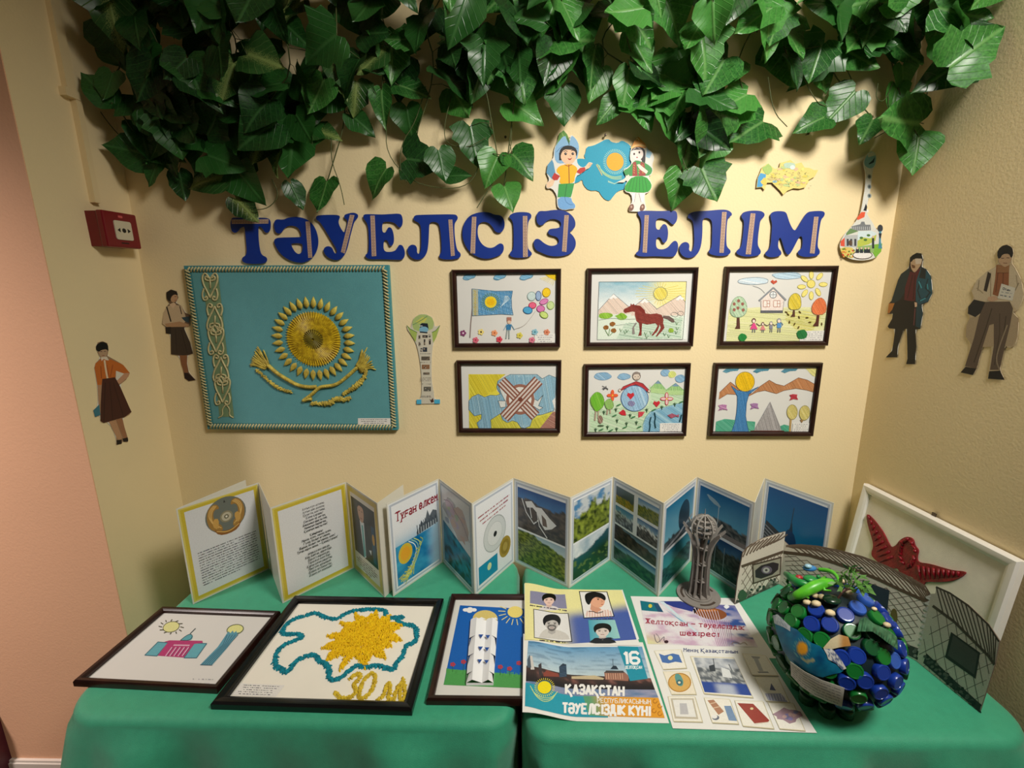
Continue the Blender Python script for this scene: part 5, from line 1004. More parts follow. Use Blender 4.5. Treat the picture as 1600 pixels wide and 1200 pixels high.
def face(A, x, y, w, h, skin, hair, shirt, bg=None, turn=0, beard=None):
    A.poly(chaikin([(x-w*1.25, y+h*1.35), (x-w*.9, y+h*.95), (x-w*.35, y+h*.75), (x+w*.35, y+h*.75), (x+w*.95, y+h*.95), (x+w*1.3, y+h*1.35)], 1), shirt)
    A.poly([(x-w*.3, y+h*.3), (x+w*.3, y+h*.3), (x+w*.32, y+h*.85), (x, y+h*1.0), (x-w*.32, y+h*.85)], mixc(lin(skin), (0, 0, 0), .2))
    A.poly(chaikin([(x-w*.6, y-h*.4), (x+w*.6, y-h*.4), (x+w*.62, y+h*.15), (x+w*.35, y+h*.6), (x, y+h*.72), (x-w*.35, y+h*.6), (x-w*.62, y+h*.15)], 2), skin)
    if beard: A.poly(chaikin([(x-w*.45, y+h*.22), (x, y+h*.1), (x+w*.45, y+h*.22), (x+w*.3, y+h*.62), (x, y+h*.74), (x-w*.3, y+h*.62)], 2), beard); A.poly(chaikin([(x-w*.3, y+h*.3), (x+w*.3, y+h*.3), (x+w*.2, y+h*.52), (x-w*.2, y+h*.52)], 1), skin)
    A.poly(chaikin([(x-w*.62, y+h*.28), (x-w*.76, y+h*.02), (x-w*.8, y-h*.35), (x-w*.55, y-h*.7), (x, y-h*.8), (x+w*.55, y-h*.7), (x+w*.8, y-h*.35), (x+w*.76, y+h*.02), (x+w*.62, y+h*.28), (x+w*.54, y-h*.05), (x+w*.36, y-h*.2), (x+w*.05, y-h*.28), (x-w*.3, y-h*.16), (x-w*.54, y-h*.05)], 2), hair)
    for s in (-1, 1): A.ell(x+s*w*.27+turn*w*.15, y+h*.06, w*.11, h*.045, '1c1614', n=10); A.line([(x+s*w*.4+turn*w*.15, y-h*.05), (x+s*w*.14+turn*w*.15, y-h*.05)], h*.035, hair)
    A.line([(x+turn*w*.2, y+h*.08), (x+turn*w*.28+w*.03, y+h*.27)], h*.035, mixc(lin(skin), (0, 0, 0), .35)); A.line([(x-w*.16+turn*w*.18, y+h*.42), (x+w*.16+turn*w*.18, y+h*.42)], h*.045, '8c3c38')
def d_port(A):
    cb = lambda a, b: mixc(mixc(lin('efe9a4'), lin('4a62ac'), sst(.35, .62, b+.25*(a-.5)+.03*fr(a*4, b*4))*sst(.25, .5, a)), lin('efe9a4'), 1-sst(.2, .42, a))
    A.raster([(0, 50), (1275, 145), (1470, 795), (0, 800)], 40, 24, cb)
    A.raster([(1275, 145), (1285, 135), (1505, 790), (1470, 795)], 1, 1, lambda a, b: lin('efeff0'))
    A.poly([(70, 155), (530, 200), (555, 388), (68, 320)], '8c8ca8'); face(A, 318, 270, 118, 105, 'eccabc', '100e0e', 'ddd8d8')
    A.scrawl((70, 345), (555, 418), 17, '2c2c30', .95, 40)
    A.poly([(112, 392), (575, 448), (625, 828), (122, 775)], '1c1c1e'); A.poly([(122, 402), (565, 456), (612, 818), (130, 768)], 'e6e6e4')
    A.poly(chaikin([(180, 760), (230, 690), (290, 650), (440, 670), (560, 720), (600, 812)], 1), 'cfccc6'); face(A, 355, 580, 150, 150, 'c4c0bc', '18181a', 'cfccc6', beard='6c6866')
    A.scrawl((195, 805), (540, 840), 16, '242428', .95, 36)
    A.poly([(712, 160), (1085, 165), (1180, 495), (775, 520)], '1c1c20'); A.poly([(724, 170), (1075, 174), (1166, 488), (784, 508)], 'ecebe8')
    A.poly(chaikin([(785, 505), (810, 430), (880, 400), (1020, 400), (1120, 410), (1165, 488)], 1), 'f0dcd4'); A.lines([[(820+i*34, 420-(i % 3)*8), (815+i*36, 500)] for i in range(10)], 7, 'c88474', .2)
    A.poly([(870, 330), (980, 380), (1010, 400), (940, 450), (860, 400)], 'd89c80'); A.poly(chaikin([(860, 250), (960, 220), (1050, 260), (1055, 300), (1035, 350), (980, 385), (900, 360), (850, 310)], 2), 'e8ac8c')
    A.poly(chaikin([(790, 260), (790, 200), (860, 170), (980, 175), (1050, 210), (1070, 260), (1050, 290), (1000, 250), (930, 235), (880, 270), (850, 350), (810, 320)], 2), '14100f'); A.ell(965, 270, 13, 7, '201814'); A.line([(945, 250), (985, 252)], 6, '201814'); A.line([(1005, 335), (1030, 335)], 7, 'a84438'); A.line([(1000, 275), (1025, 300), (1005, 305)], 5, 'b87c60')
    A.line(smoothline([(840, 430), (900, 425), (950, 455), (1030, 430)]), 9, '2c2828'); A.scrawl((860, 535), (1160, 522), 16, '1c2c5c', .95, 36)
    A.raster([(835, 540), (1185, 540), (1255, 780), (860, 815)], 10, 8, lambda a, b: mixc(lin('4ca4bc'), lin('9cd0cc'), a)); face(A, 1022, 680, 150, 125, 'ddd0c8', '100f10', '1c2028'); A.poly(chaikin([(880, 810), (930, 770), (1020, 790), (1110, 765), (1190, 790)], 1), '14182c')
sheet('poster', 'poster of four black-haired portrait photos on a yellow to blue background', tabM(.1635, -.3640, 0, T), .272, .200, (820, 905, 190/1600), d_port, lambda x, y: lift(x, y, .272)+.0016)
def d_16(A):
    sky = lambda a, b: mixc(mixc(lin('5f9cc8'), lin('c0d4dc'), b), lin('34587c'), .55*sst(.12, .4, fr(a*5, b*13, 3))*(1-b*.5))
    A.raster([(70, 10), (1255, 70), (1345, 400), (50, 270)], 44, 20, sky)
    A.raster([(50, 270), (1345, 400), (1390, 520), (45, 440)], 40, 8, lambda a, b: mixc(mixc(lin('3c2c2c'), lin('8c5c54'), sst(.0, .6, fr(a*14, b*3, 7))), lin('1c1820'), sst(.3, .8, b)))
    A.raster([(45, 430), (1390, 520), (1425, 600), (40, 580)], 40, 8, lambda a, b: mixc(lin('4c78a4'), lin('a8a4bc'), .5+.5*fr(a*8, b*3, 9)))
    A.poly([(225, 350), (260, 320), (380, 350), (395, 385), (230, 380)], '8c4438'); A.poly([(520, 380), (760, 370), (860, 400), (850, 415), (520, 405)], 'c8b894')
    A.poly([(390, 280), (430, 245), (465, 255), (472, 385), (398, 385)], '28384c'); A.lines([[(395, 290+i*16), (468, 275+i*16)] for i in range(7)], 4, '4c6c8c', .2)
    A.poly([(80, 170), (110, 165), (135, 310), (95, 310)], 'd0ccc8'); A.poly([(175, 260), (205, 240), (215, 370), (180, 370)], '3c3438'); A.poly([(62, 200), (85, 150), (100, 290), (60, 290)], '4c5c6c')
    A.poly([(860, 335), (1070, 335), (1120, 380), (1110, 430), (870, 415)], '9c6c5c'); A.poly([(880, 320), (1060, 322), (1070, 345), (860, 345)], '4c4444'); A.poly([(925, 305), (955, 268), (985, 272), (1010, 310)], '243444'); A.line([(953, 270), (950, 200)], 5, '283848'); A.lines([[(880+i*24, 350), (885+i*24, 410)] for i in range(8)], 6, 'd8b094', .2)
    A.poly([(1000, 65), (1210, 72), (1315, 405), (1130, 430)], '1f93ac'); A.text('16', (1060, 250), (1225, 246), 118, 'f4f6f6', 1.45, up=(-.1, -1)); A.text('ЖЕЛТОҚСАН', (1082, 302), (1252, 302), 30, 'e4f0f0', 1.3)
    A.poly([(42, 445), (400, 560), (900, 600), (900, 810), (200, 730), (35, 690)], '1f9cb4'); A.raster([(640, 585), (1425, 605), (1492, 815), (700, 790)], 24, 6, lambda a, b: mixc(lin('5ca078'), lin('e6a02c'), sst(.05, .35, a)))
    for x, y in ((1390, 640), (1440, 690), (1380, 740), (1440, 770)): A.line([(x+22*math.cos(t*.8), y+22*math.sin(t*.8)) for t in range(7)], 9, 'b8741c')
    A.ell(240, 495, 78, 72, '1f6c80'); 
    for k in range(30): t = k*.2094; A.line([(240+84*math.cos(t), 497+78*math.sin(t)), (240+106*math.cos(t), 497+98*math.sin(t))], 6, 'e4d83c', k > 0)
    A.ell(238, 497, 72, 66, 'f4e010')
    for i in range(3): A.line(smoothline([(90+i*10, 480+i*16), (130+i*8, 560+i*14), (230, 612+i*20), (320-i*5, 600+i*16), (375-i*10, 540+i*14)]), 7, 'c8dc8c', i > 0)
    A.text('ҚАЗАҚСТАН', (462, 560), (1062, 585), 92, 'f4f4f2', 1.55, up=(0, -1)); A.text('РЕСПУБЛИКАСЫНЫҢ', (790, 655), (1350, 672), 46, 'f4f0e8', .95, up=(-.05, -1)); A.text('ТӘУЕЛСІЗДІК КҮНІ', (430, 760), (1335, 795), 95, 'f6f6f4', 1.55, up=(0, -1))
sheet('poster', 'poster with city skyline, the number 16 and white Kazakh headline', tabM(.1655, -.5535, -.01, T), .284, .204, (815, 1000, .15), d_16, lambda x, y: lift(x, y, .284)+.0002)
def d_jelt(A):
    def f(a, b):
        n = fr(a*4, b*5, 12); c = mixc(lin('e8e4e8'), lin('c490b8'), sst(-.1, .5, n)*.7); c = mixc(c, lin('3c4c9c'), sst(.45, .95, a+.25*n)*sst(.9, .1, b)*.8 if b < .5 else 0)
        c = mixc(c, lin('28509c'), sst(.0, .35, fr(a*5+3, b*7, 5)-.1)*sst(.6, .9, a)); return mixc(c, lin('e0e084'), sst(.25, 0, a)*sst(.7, 1, b)*.7)
    A.raster([(130, 120), (1120, 175), (1365, 610), (215, 575)], 50, 26, f)
    A.poly([(340, 130), (560, 130), (700, 190), (680, 240), (480, 190)], '34408c'); A.poly([(330, 130), (380, 135), (760, 470), (740, 480)], 'd4e4ec'); A.poly([(350, 180), (390, 210), (600, 350), (560, 340)], '7cb0cc')
    A.poly([(135, 125), (320, 150), (378, 245), (250, 235), (150, 225)], '1c7484'); A.poly([(270, 150), (320, 155), (375, 245), (320, 240)], '1c4c70'); A.ell(240, 180, 20, 20, 'd8cc50')
    P = [(690, 210), (760, 190), (880, 195), (980, 220), (1040, 260), (1030, 300), (950, 330), (850, 320), (760, 290), (700, 250)]; A.poly(chaikin(P, 1), '8c5434'); A.poly(chaikin([(700, 215), (860, 205), (960, 225), (900, 240), (780, 235), (715, 240)], 1), 'bc7440'); A.poly([(685, 210), (760, 195), (700, 262)], '241c20')
    A.lines([[(700+i*30, 190+i*5), (900+i*18, 600)] for i in range(9)], 5, 'e8d8e4', .1); A.lines([[(860+i*22, 330), (940+i*18, 600)] for i in range(10)], 6, 'b48cac', .2)
    A.text('Желтоқсан - тәуелсіздік', (195, 360), (1215, 430), 50, 'a01c3c', 1.05, True, up=(0, -1)); A.text('шежіресі', (555, 485), (950, 500), 50, 'a01c3c', 1.1, True, up=(0, -1))
    A.line(smoothline([(280, 480), (300, 560), (330, 560), (390, 490), (380, 540), (400, 560)]), 6, '6c6470'); A.line(smoothline([(300, 470), (330, 500), (345, 560)]), 5, '8c848c'); A.ell(408, 555, 22, 16, '3c1c24')
    A.ell(1035, 190, 26, 20, 'f0f4f8'); A.lines([[(1005, 190), (1065, 190)], [(1035, 165), (1035, 215)]], 6, 'f4f8fc')
    A.line(smoothline([(1080, 580), (1130, 550), (1170, 585), (1220, 555), (1250, 590)]), 5, '9c8070')
sheet('poster', 'poster with red headline over a lilac and blue picture, tower model standing on it', tabM(.458, -.3925, -.02, T), .284, .203, (980, 920, .15), d_jelt, lambda x, y: .0006)
def d_men(A):
    A.text('Менің Қазақстаным', (500, 545), (888, 558), 24, '2c3c74', 1.0, True, up=(0, -1))
    def card(Q, col='f2efe4'): A.poly([(x+5, y+6) for x, y in Q], 'b4ac90'); A.poly(Q, 'dcd4b4'); c = (sum(p[0] for p in Q)/4, sum(p[1] for p in Q)/4); A.poly([(c[0]+(x-c[0])*.96, c[1]+(y-c[1])*.96) for x, y in Q], col)
    card([(285, 540), (480, 530), (520, 665), (350, 675)]); A.poly([(320, 560), (360, 575), (420, 560), (465, 570), (490, 628), (440, 620), (390, 632), (345, 625)], '4c74b4'); A.ell(403, 592, 18, 16, 'e8e4b0')
    card([(350, 690), (540, 690), (590, 855), (410, 855)], 'f0e8d4'); A.ell(470, 770, 80, 66, 'dcb064', .2); A.line(A_ell(470, 770, 80, 66), 7, 'b88430'); A.poly(chaikin([(430, 710), (470, 705), (500, 760), (490, 800), (450, 790)], 1), '5c9c98'); A.ell(468, 770, 22, 20, '3c6c74'); A.ell(468, 770, 10, 9, 'e4e0c0')
    card([(385, 870), (580, 870), (635, 1055), (425, 1050)]); A.poly([(405, 885), (570, 885), (605, 1035), (435, 1030)], 'c4bca8'); A.poly([(420, 895), (560, 895), (590, 1020), (445, 1015)], 'ecece8'); A.poly([(470, 920), (520, 920), (535, 1000), (475, 1000)], 'c0c0c4')
    Q = [(545, 580), (860, 590), (1000, 880), (645, 850)]; card(Q)
    A.raster([(570, 590), (865, 600), (990, 865), (650, 840)], 26, 22, lambda a, b: (mixc(lin('d0d4d8'), lin('9ca4b0'), .5+fr(a*7, b*7)) if b < .3 else mixc(lin('5c646c'), lin('c4c8c8'), sst(-.2, .4, fr(a*9, b*9, 3))) if b < .72 else mixc(lin('2c4c9c'), lin('d4dce4'), sst(.6, .2, abs(a-.5)*2) * sst(.7, .8, b)*.7)))
    A.lines([[(712, 600), (725, 680)], [(825, 640), (850, 690)]], 6, '4c545c'); A.poly([(680, 650), (720, 640), (730, 690), (690, 690)], '3c444c'); A.poly([(770, 660), (830, 680), (850, 740), (780, 730)], 'e0e4e4')
    card([(920, 560), (1090, 575), (1180, 720), (990, 715)]); A.poly([(985, 580), (1050, 585), (1045, 600), (1000, 598)], '9ca0a4'); A.poly([(1005, 600), (1035, 600), (1075, 690), (1045, 690)], 'b4b8bc'); A.poly([(1030, 692), (1105, 692), (1115, 702), (1040, 702)], '8c9098')
    card([(1010, 730), (1180, 735), (1265, 915), (1090, 905)]); A.poly([(1085, 850), (1200, 850), (1250, 912), (1110, 900)], 'a4a8cc'); A.poly([(1120, 825), (1130, 775), (1165, 830)], '4c5480'); A.lines([[(1100+i*20, 855), (1115+i*20, 900)] for i in range(7)], 4, 'e8e8f0')
    card([(645, 880), (830, 890), (895, 1070), (705, 1060)]); A.poly([(670, 900), (715, 895), (790, 980), (750, 1005)], 'b48468'); A.lines([[(690, 925), (730, 915)], [(715, 955), (760, 945)]], 7, 'dcc0a4'); A.poly([(790, 940), (840, 940), (885, 1050), (825, 1045)], '7c98bc'); A.ell(730, 1025, 26, 18, '6c7484'); A.ell(722, 1018, 20, 14, 'f0f0ec')
    card([(865, 900), (1070, 905), (1150, 1105), (925, 1085)]); A.poly([(885, 920), (1000, 925), (1118, 1045), (1105, 1058), (1010, 1068)], 'a04840'); A.poly([(1012, 1066), (1105, 1056), (1118, 1048), (1110, 1062), (1018, 1074)], 'e0d4c4'); A.ell(990, 960, 12, 9, 'e4d0a0')
    card([(1105, 915), (1290, 920), (1375, 1120), (1190, 1105)]); m = blob(1250, 1010, 90, 48, 13, .3, 4); A.poly(m, 'a88c98'); 
    for k in range(9): A.poly(blob(1250+R.uniform(-60, 60), 1010+R.uniform(-30, 35), 18, 12, 7, .3, k), R.choice(['8c84b4', 'b48c84', 'c4a4a0', '7c7c9c']))
def A_ell(x, y, rx, ry, n=24): return [(x+rx*math.cos(2*math.pi*i/n), y+ry*math.sin(2*math.pi*i/n)) for i in range(n+1)]
sheet('poster', 'white poster of nine small picture cards, at the front edge right of the number 16', tabM(.446, -.5675, -.02, T), .268, .205, (960, 900, 340/1569), d_men, lambda x, y: .0010)

# ------------------------------------------------------------------ zigzag leaflets (accordion folded boards)
def accordion(label, pts, h, leaves, base_mat, group, name='folding_display', th=.0012):
    """pts: fold positions on the table; leaves: per panel None or (view, draw, print material)"""
    x0, y0 = pts[0]; t = thing(name, label, 'folding display', Matrix.Translation((x0, y0, T)), group)
    for i in range(len(pts)-1):
        (ax, ay), (bx, by) = pts[i], pts[i+1]; L = math.hypot(bx-ax, by-ay); an = math.atan2(by-ay, bx-ax)
        M = Matrix.Translation((ax, ay, T+.0006)) @ Matrix.Rotation(an, 4, 'Z') @ Matrix.Rotation(math.pi/2, 4, 'X')
        loc = Matrix.Translation((-x0, -y0, -T)) @ M
        p = MB().box(.0008, L-.0008, 0, h, -th, 0).obj('panel', base_mat, t, mtx=loc)
        lf = leaves[i]
        if lf:
            view, draw, pm = lf; A = Art(M, view, z0=.0003); A.L = L; A.h = h; draw(A); A.obj('print', pm, p)
    return t
def loc(A):
    """switch an Art to panel coordinates: x 0..100 across, y 0 (top) .. 100 (bottom)"""
    L, h = A.L, A.h; A.H = lambda p: (p[0]/100*L, (1-p[1]/100)*h)
def edge(A, outer, mid, inner, w=(2.5, 5.5, 9)):
    loc(A); q = A.h/A.L
    for k, c in zip(w, (outer, mid, inner)): A.rect(k, k/q*1.0, 100-k, 100-k/q*1.0, c)
# yellow bordered anthem / emblem display
lam = mat('laminated_white_board', (214, 212, 200), .3, .5)
def y_emblem(A):
    edge(A, 'd6c660', 'c9b434', 'd9dadc', (2, 4, 8))
    A.ell(54, 22, 25, 18.5, '6a7068', n=30); 
    for s in (-1, 1):
        A.poly(chaikin([(54+s*6, 38), (54+s*20, 34), (54+s*24, 22), (54+s*20, 10), (54+s*10, 7), (54+s*6, 14), (54+s*13, 13), (54+s*16, 20), (54+s*12, 28), (54+s*7, 31)], 2), 'a07838')
        for r in range(3): A.line(smoothline([(54+s*(8+r*3), 34-r), (54+s*(18+r*1.5), 26-r*3), (54+s*(17+r), 15-r), (54+s*(10+r*1.5), 10-r*.5)]), .9, 'd8b068', r > 0)
        A.poly(chaikin([(54+s*9, 24), (54+s*15, 22), (54+s*18, 30), (54+s*12, 35)], 1), 'c89c50')
    A.poly(chaikin([(36, 33), (45, 37), (54, 39), (63, 37), (72, 33), (66, 41), (54, 43), (42, 41)], 1), '8c5c28'); A.line(smoothline([(40, 36), (54, 41), (68, 36)]), 1, 'd8ac5c')
    A.ell(54, 24, 8, 6, '8c8468', n=20); A.ell(54, 24, 6, 4.5, 'bcb49c', n=18); A.ell(54, 24, 3, 2.3, '6c6850', n=12); A.ell(54, 24, 1.4, 1.1, 'e0dccc', n=8)
    A.poly([(54, 6), (55.2, 9), (52.8, 9)], '2c2c2c')
    for i in range(14): A.scrawl((15 if i else 15, 51+i*2.65), (88 if i not in (13,) else 62, 51+i*2.65), 1.15, '5c5c62', .9, 5)
ANT = ['Алтын күн аспаны,', 'Алтын дән даласы,', 'Ерліктің дастаны,', 'Еліме қарашы!', 'Ежелден ер деген,', 'Даңқымыз шықты ғой,', 'Намысын бермеген,', 'Қазағым мықты ғой!', '', 'Қайырмасы:', 'Менің елім, менің елім,', 'Гүлің болып егілемін,', 'Жырың болып төгілемін, елім!', 'Туған жерім менің – Қазақстаным!', '', 'Ұрпаққа жол ашқан,', 'Кең байтақ жерім бар.', 'Бірлігі жарасқан,', 'Тәуелсіз елім бар.', 'Қарсы алған уақытты,', 'Мәңгілік досындай.', 'Біздің ел бақытты,', 'Біздің ел осындай!']
def y_anthem(A):
    edge(A, 'd6c660', 'c9b434', 'dddedf', (2, 4, 8))
    y = 14
    for l in ANT:
        if l: w = len(l)*1.72; A.text(l, (52-w/2, y), (52+w/2, y), 2.2, '17171a', .95, True, .25)
        y += 3.3 if l else 2.2
def y_port(A):
    edge(A, 'd0bc6c', 'cdb75c', 'ddd6cc', (3, 6, 11))
    A.raster([(13, 12), (88, 12), (88, 74), (13, 74)], 20, 22, lambda a, b: mixc(lin('2c3430'), lin('1c1c20'), .5+.5*fr(a*3, b*4)))
    A.poly([(74, 30), (84, 30), (84, 70), (74, 70)], '1c4c6c'); A.ell(79, 44, 4, 6, 'c8983c'); 
    A.poly(chaikin([(14, 74), (14, 44), (24, 36), (42, 32), (58, 36), (70, 50), (74, 74)], 1), '14161c'); A.poly([(38, 33), (52, 33), (50, 72), (44, 74)], 'd4dce0'); A.poly([(43, 37), (48, 37), (50, 70), (43, 74)], '5ca8a8')
    A.poly(chaikin([(34, 15), (52, 15), (54, 25), (50, 33), (43, 35), (36, 31), (33, 23)], 2), 'c09880'); A.poly(chaikin([(33, 21), (34, 14), (43, 12), (53, 14), (54, 20), (50, 16.5), (38, 16.5)], 1), '1c1818')
    A.line([(38, 22), (41, 22)], .8, '2c2020'); A.line([(46, 22), (49, 22)], .8, '2c2020'); A.line([(41, 30), (47, 30)], .8, '8c4840'); A.poly([(62, 60), (70, 58), (68, 64)], 'd0d8dc')
    for i, w in enumerate((26, 34, 32, 24, 14, 8)): A.scrawl((50-w, 79+i*2.6), (50+w, 79+i*2.6), 1.3, '6c3c38', .9, 5)
def y_back(A): loc(A); A.rect(3, 2, 97, 98, 'c9c6ba'); A.poly(chaikin([(30, 18), (42, 24), (46, 38), (40, 42), (32, 32)], 1), '8c8c84')
accordion('zigzag display board with yellow borders, gold emblem, anthem text and a portrait', [(-.800, -.150), (-.872, -.332), (-.749, -.170), (-.628, -.326), (-.492, -.166), (-.357, -.300), (-.318, -.185)], .281,
          [None, ((280, 740, .175), y_emblem, PG), None, ((425, 740, .175), y_anthem, PG), ((425, 740, .175), y_port, PG), None], lam, 'folding displays along the wall')
# blue "native land" display
def bl(c1='b4bcc8', c2='e0e4e8'): 
    def f(A): edge(A, 'e4e8ea', c1, 'e6e9ec', (2.5, 4.5, 7.5))
    return f
grey = bl()
def b_cover(A):
    grey(A); A.text('Туған өлкем', (14, 23), (94, 23), 9, '8c1c30', 1.25, True, .1, up=(0, -1))
    A.raster([(10, 50), (93, 50), (93, 93), (10, 93)], 26, 26, lambda a, b: mixc(mixc(lin('0c6ca4'), lin('3c9cc4'), .5+fr(a*3, b*3)), lin('c8e0ea'), sst(.65, 1, a)*.75))
    A.raster([(10, 30), (93, 30), (93, 50), (10, 50)], 20, 8, lambda a, b: mixc(lin('e6e9ec'), lin('a8c8dc'), b*b))
    A.poly([(50, 46), (56, 42), (60, 36), (64, 41), (68, 38), (73, 28), (77, 36), (84, 31), (92, 34), (93, 48), (50, 50)], '5c646c')
    A.lines([[(52+i*4, 49), (52+i*4+R.uniform(-1, 1), R.uniform(34, 42))] for i in range(10)], 1.3, '2c343c', .5); A.lines([[(54+i*5, 49), (54+i*5, 43)] for i in range(8)], 1.2, 'c0c8cc', .2)
    A.ell(27, 62, 13, 11, 'd8b838'); A.ell(27, 62, 9, 7.5, 'e8a82c')
    for i in range(3): A.line(smoothline([(34+i*5, 51), (46+i*5, 58), (48+i*3, 68), (34+i*3, 82), (20+i*3, 92)]), 1.2, ('e4ecec', '9cc8b4', 'c8d880')[i])
    A.lines([smoothline([(58-i*3+R.uniform(-2, 2), 54+i*3), (62-i*3, 58+i*3), (56-i*3, 62+i*3)]) for i in range(12)], 1.2, 'b4c46c', .2); A.lines([[(12+R.uniform(0, 30), 80+R.uniform(0, 12)), (14+R.uniform(0, 30), 78+R.uniform(0, 12))] for i in range(14)], 1.2, 'd0cc60', .2)
def b_map(A):
    grey(A); A.poly(blob(35, 28, 25, 12, 13, .3, 3), 'b8b8bc'); A.poly(blob(62, 34, 30, 16, 15, .3, 5), 'd0bcb4')
    for k in range(16): A.poly(blob(R.uniform(22, 82), 16+R.uniform(0, 34), 8, 4, 7, .4, k), R.choice(['c4b0a8', 'b4b4c4', 'd4b4a4', 'b4c0a8', 'c8b4c4']))
    A.line(smoothline([(15, 20), (35, 16), (50, 24), (70, 28), (90, 44)]), .8, '8c7c8c')
    A.raster([(9, 45), (92, 60), (92, 93), (9, 93)], 24, 24, lambda a, b: mixc(mixc(lin('1c6c90'), lin('2c98b4'), .5+fr(a*4, b*5, 2)), lin('1c3c38'), sst(.0, .4, fr(a*6, b*6, 8)+b*.5-.25)))
def b_coin(A):
    grey(A)
    for i, w in enumerate((38, 34, 28)): A.scrawl((50-w, 19+i*4.5), (50+w, 16+i*4.5), 1.8, '94404c', .9, 7)
    A.ell(50, 48, 27, 19, 'ccd2d2', n=28, line='a4acac', lw=1.2); A.ell(50, 48, 18, 12.5, 'd8dcdc', n=24, line='b8bebe', lw=.6); A.poly(chaikin([(46, 48), (50, 45), (55, 47), (54, 51), (48, 52)], 1), '20242c')
    A.rect(10, 72, 55, 92, '1888ac'); A.ell(35, 80, 5, 4, 'd0dca8'); A.ell(75, 72, 15, 12, 'a48c38', n=20); A.ell(75, 72, 11, 8.5, '8c7830', n=16); A.ell(75, 72, 6, 5, 'a8944c')
def photo(A, x0, y0, x1, y1, f, n=26, m=22): A.raster([(x0, y0), (x1, y0), (x1, y1), (x0, y1)], n, m, f)
def b_ph1(A):
    grey(A); photo(A, 8, 8, 93, 55, landscape('1c4c8c', '3c74ac', lambda a: .28, '38383c', '5c5450', 3, amp=.12), 30, 26)
    A.line([(16, 20), (24, 34), (38, 44), (46, 38)], 1.4, 'd8dadc'); A.poly([(22, 22), (34, 19), (42, 24), (52, 23), (66, 31), (78, 36), (70, 42), (58, 46), (50, 40), (44, 30), (36, 26), (26, 28)], 'e0e0e0'); A.poly([(30, 28), (40, 29), (44, 40), (36, 42)], '4c4440'); A.poly([(52, 30), (60, 34), (62, 42), (54, 42)], '6c5c54'); A.lines([[(44, 30), (48, 44)], [(58, 30), (66, 42)], [(30, 24), (34, 38)], [(48, 44), (62, 54)]], 1.3, 'e8e8e8', .1)
    photo(A, 8, 57, 93, 95, landscape('98b0c0', 'b4c8d0', lambda a: .02+.45*max(0, a-.35), '34481c', '84943c', 6, amp=.06, fq=5), 34, 26)
def b_ph2(A):
    grey(A); photo(A, 8, 7, 93, 52, lambda a, b: mixc(mixc(lin('c4ccd0'), lin('4c84b0'), sst(.0, .4, fr(a*3, b*4, 3))), mixc(lin('2c3c14'), lin('8c9c38'), .5+fr(a*11, b*9, 2)), sst(.28, .36, b+.28*fr(a*5, b*2, 8)+.12*abs(a-.4))), 28, 28)
    photo(A, 8, 54, 93, 94, lambda a, b: mixc(mixc(lin('a8bcc8'), lin('dce2e4'), .5+fr(a*4, b*3)), mixc(lin('1c5060'), lin('1c3c20'), sst(.3, .9, b+a*.3)), sst(.0, .05, b-.38+.5*max(0, a-.35)+.08*fr(a*7, 2, 2))) if fr(a*9, b*8, 4) < .3 or b < .5 else lin('5c7438'), 28, 26)
def b_ph4(A):
    grey(A); photo(A, 8, 8, 46, 27, landscape('5c6c70', '38444c', .55, '5c6c28', 'b8942c', 2, amp=.1), 14, 12); photo(A, 54, 8, 93, 27, landscape('4c84b8', 'b4c8d4', .35, '38501c', '8c8c2c', 4, amp=.1), 14, 12)
    photo(A, 8, 30, 46, 50, landscape('3c7ca8', '6ca0b8', .3, '28303c', '94a0a4', 5, amp=.2, fq=5, snow='c0ccd0'), 14, 12); photo(A, 54, 30, 93, 50, landscape('2c5c90', '88a8c0', .3, '2c2c30', '74706c', 6, amp=.15, snow='e4e8e8'), 14, 12)
    photo(A, 8, 52, 93, 70, landscape('3c4c54', '6c8ca0', lambda a: .05+.35*a, '241f20', '54483c', 7, amp=.1), 26, 12); photo(A, 8, 72, 93, 94, landscape('1c5c94', '8cb8cc', .28, '143c3c', '3c7050', 8, amp=.08, fq=4), 26, 14)
def b_ph5(A):
    grey(A); photo(A, 8, 8, 93, 55, landscape('1c6c94', '6ca8bc', .8, '2c3438', '50585c', 3, amp=.05)); A.poly(chaikin([(50, 20), (66, 14), (80, 22), (84, 42), (70, 52), (52, 46), (46, 32)], 2), '1c3444'); A.line([(10, 54), (50, 50), (92, 40)], 3, '8c9094')
    photo(A, 8, 58, 93, 94, landscape('1c6c84', '3c8c98', .4, '10343c', '2c6460', 9, amp=.12))
def b_ph6(A):
    grey(A); photo(A, 8, 7, 93, 52, landscape('1c5c90', '5ca0c0', lambda a: .72-.1*a, '283034', '747470', 4, amp=.1, fq=5)); A.line([(44, 40), (44, 20)], 1, 'c8d4d8'); A.poly(chaikin([(18, 12), (40, 16), (50, 22), (30, 20)], 1), '9cb4c0'); A.rect(8, 47, 93, 52, '847c78')
    photo(A, 8, 55, 93, 94, landscape('1c3c64', '3c6484', .28, '181c1c', '4c5048', 9, amp=.14, fq=6)); A.lines([[(44, 58), (44, 90)], [(60, 62), (60, 92)]], 1, '7c8c90')
def b_ph8(A):
    grey(A); photo(A, 8, 7, 94, 94, lambda a, b: mixc(lin('12508a'), lin('1c7ca4'), b*1.3)); A.poly([(10, 45), (60, 62), (94, 92), (94, 94), (8, 94), (8, 60)], '2c343c'); A.lines([[(8, 50+i*4), (70, 74+i*4)] for i in range(5)], 1.4, '7c848c', .2)
    A.poly(chaikin([(38, 60), (42, 46), (48, 44), (56, 50), (60, 66)], 1), '123c64'); A.line([(47, 45), (49, 20)], 1.2, '2c4458'); A.poly([(45, 46), (51, 46), (49, 36)], '1c3850')
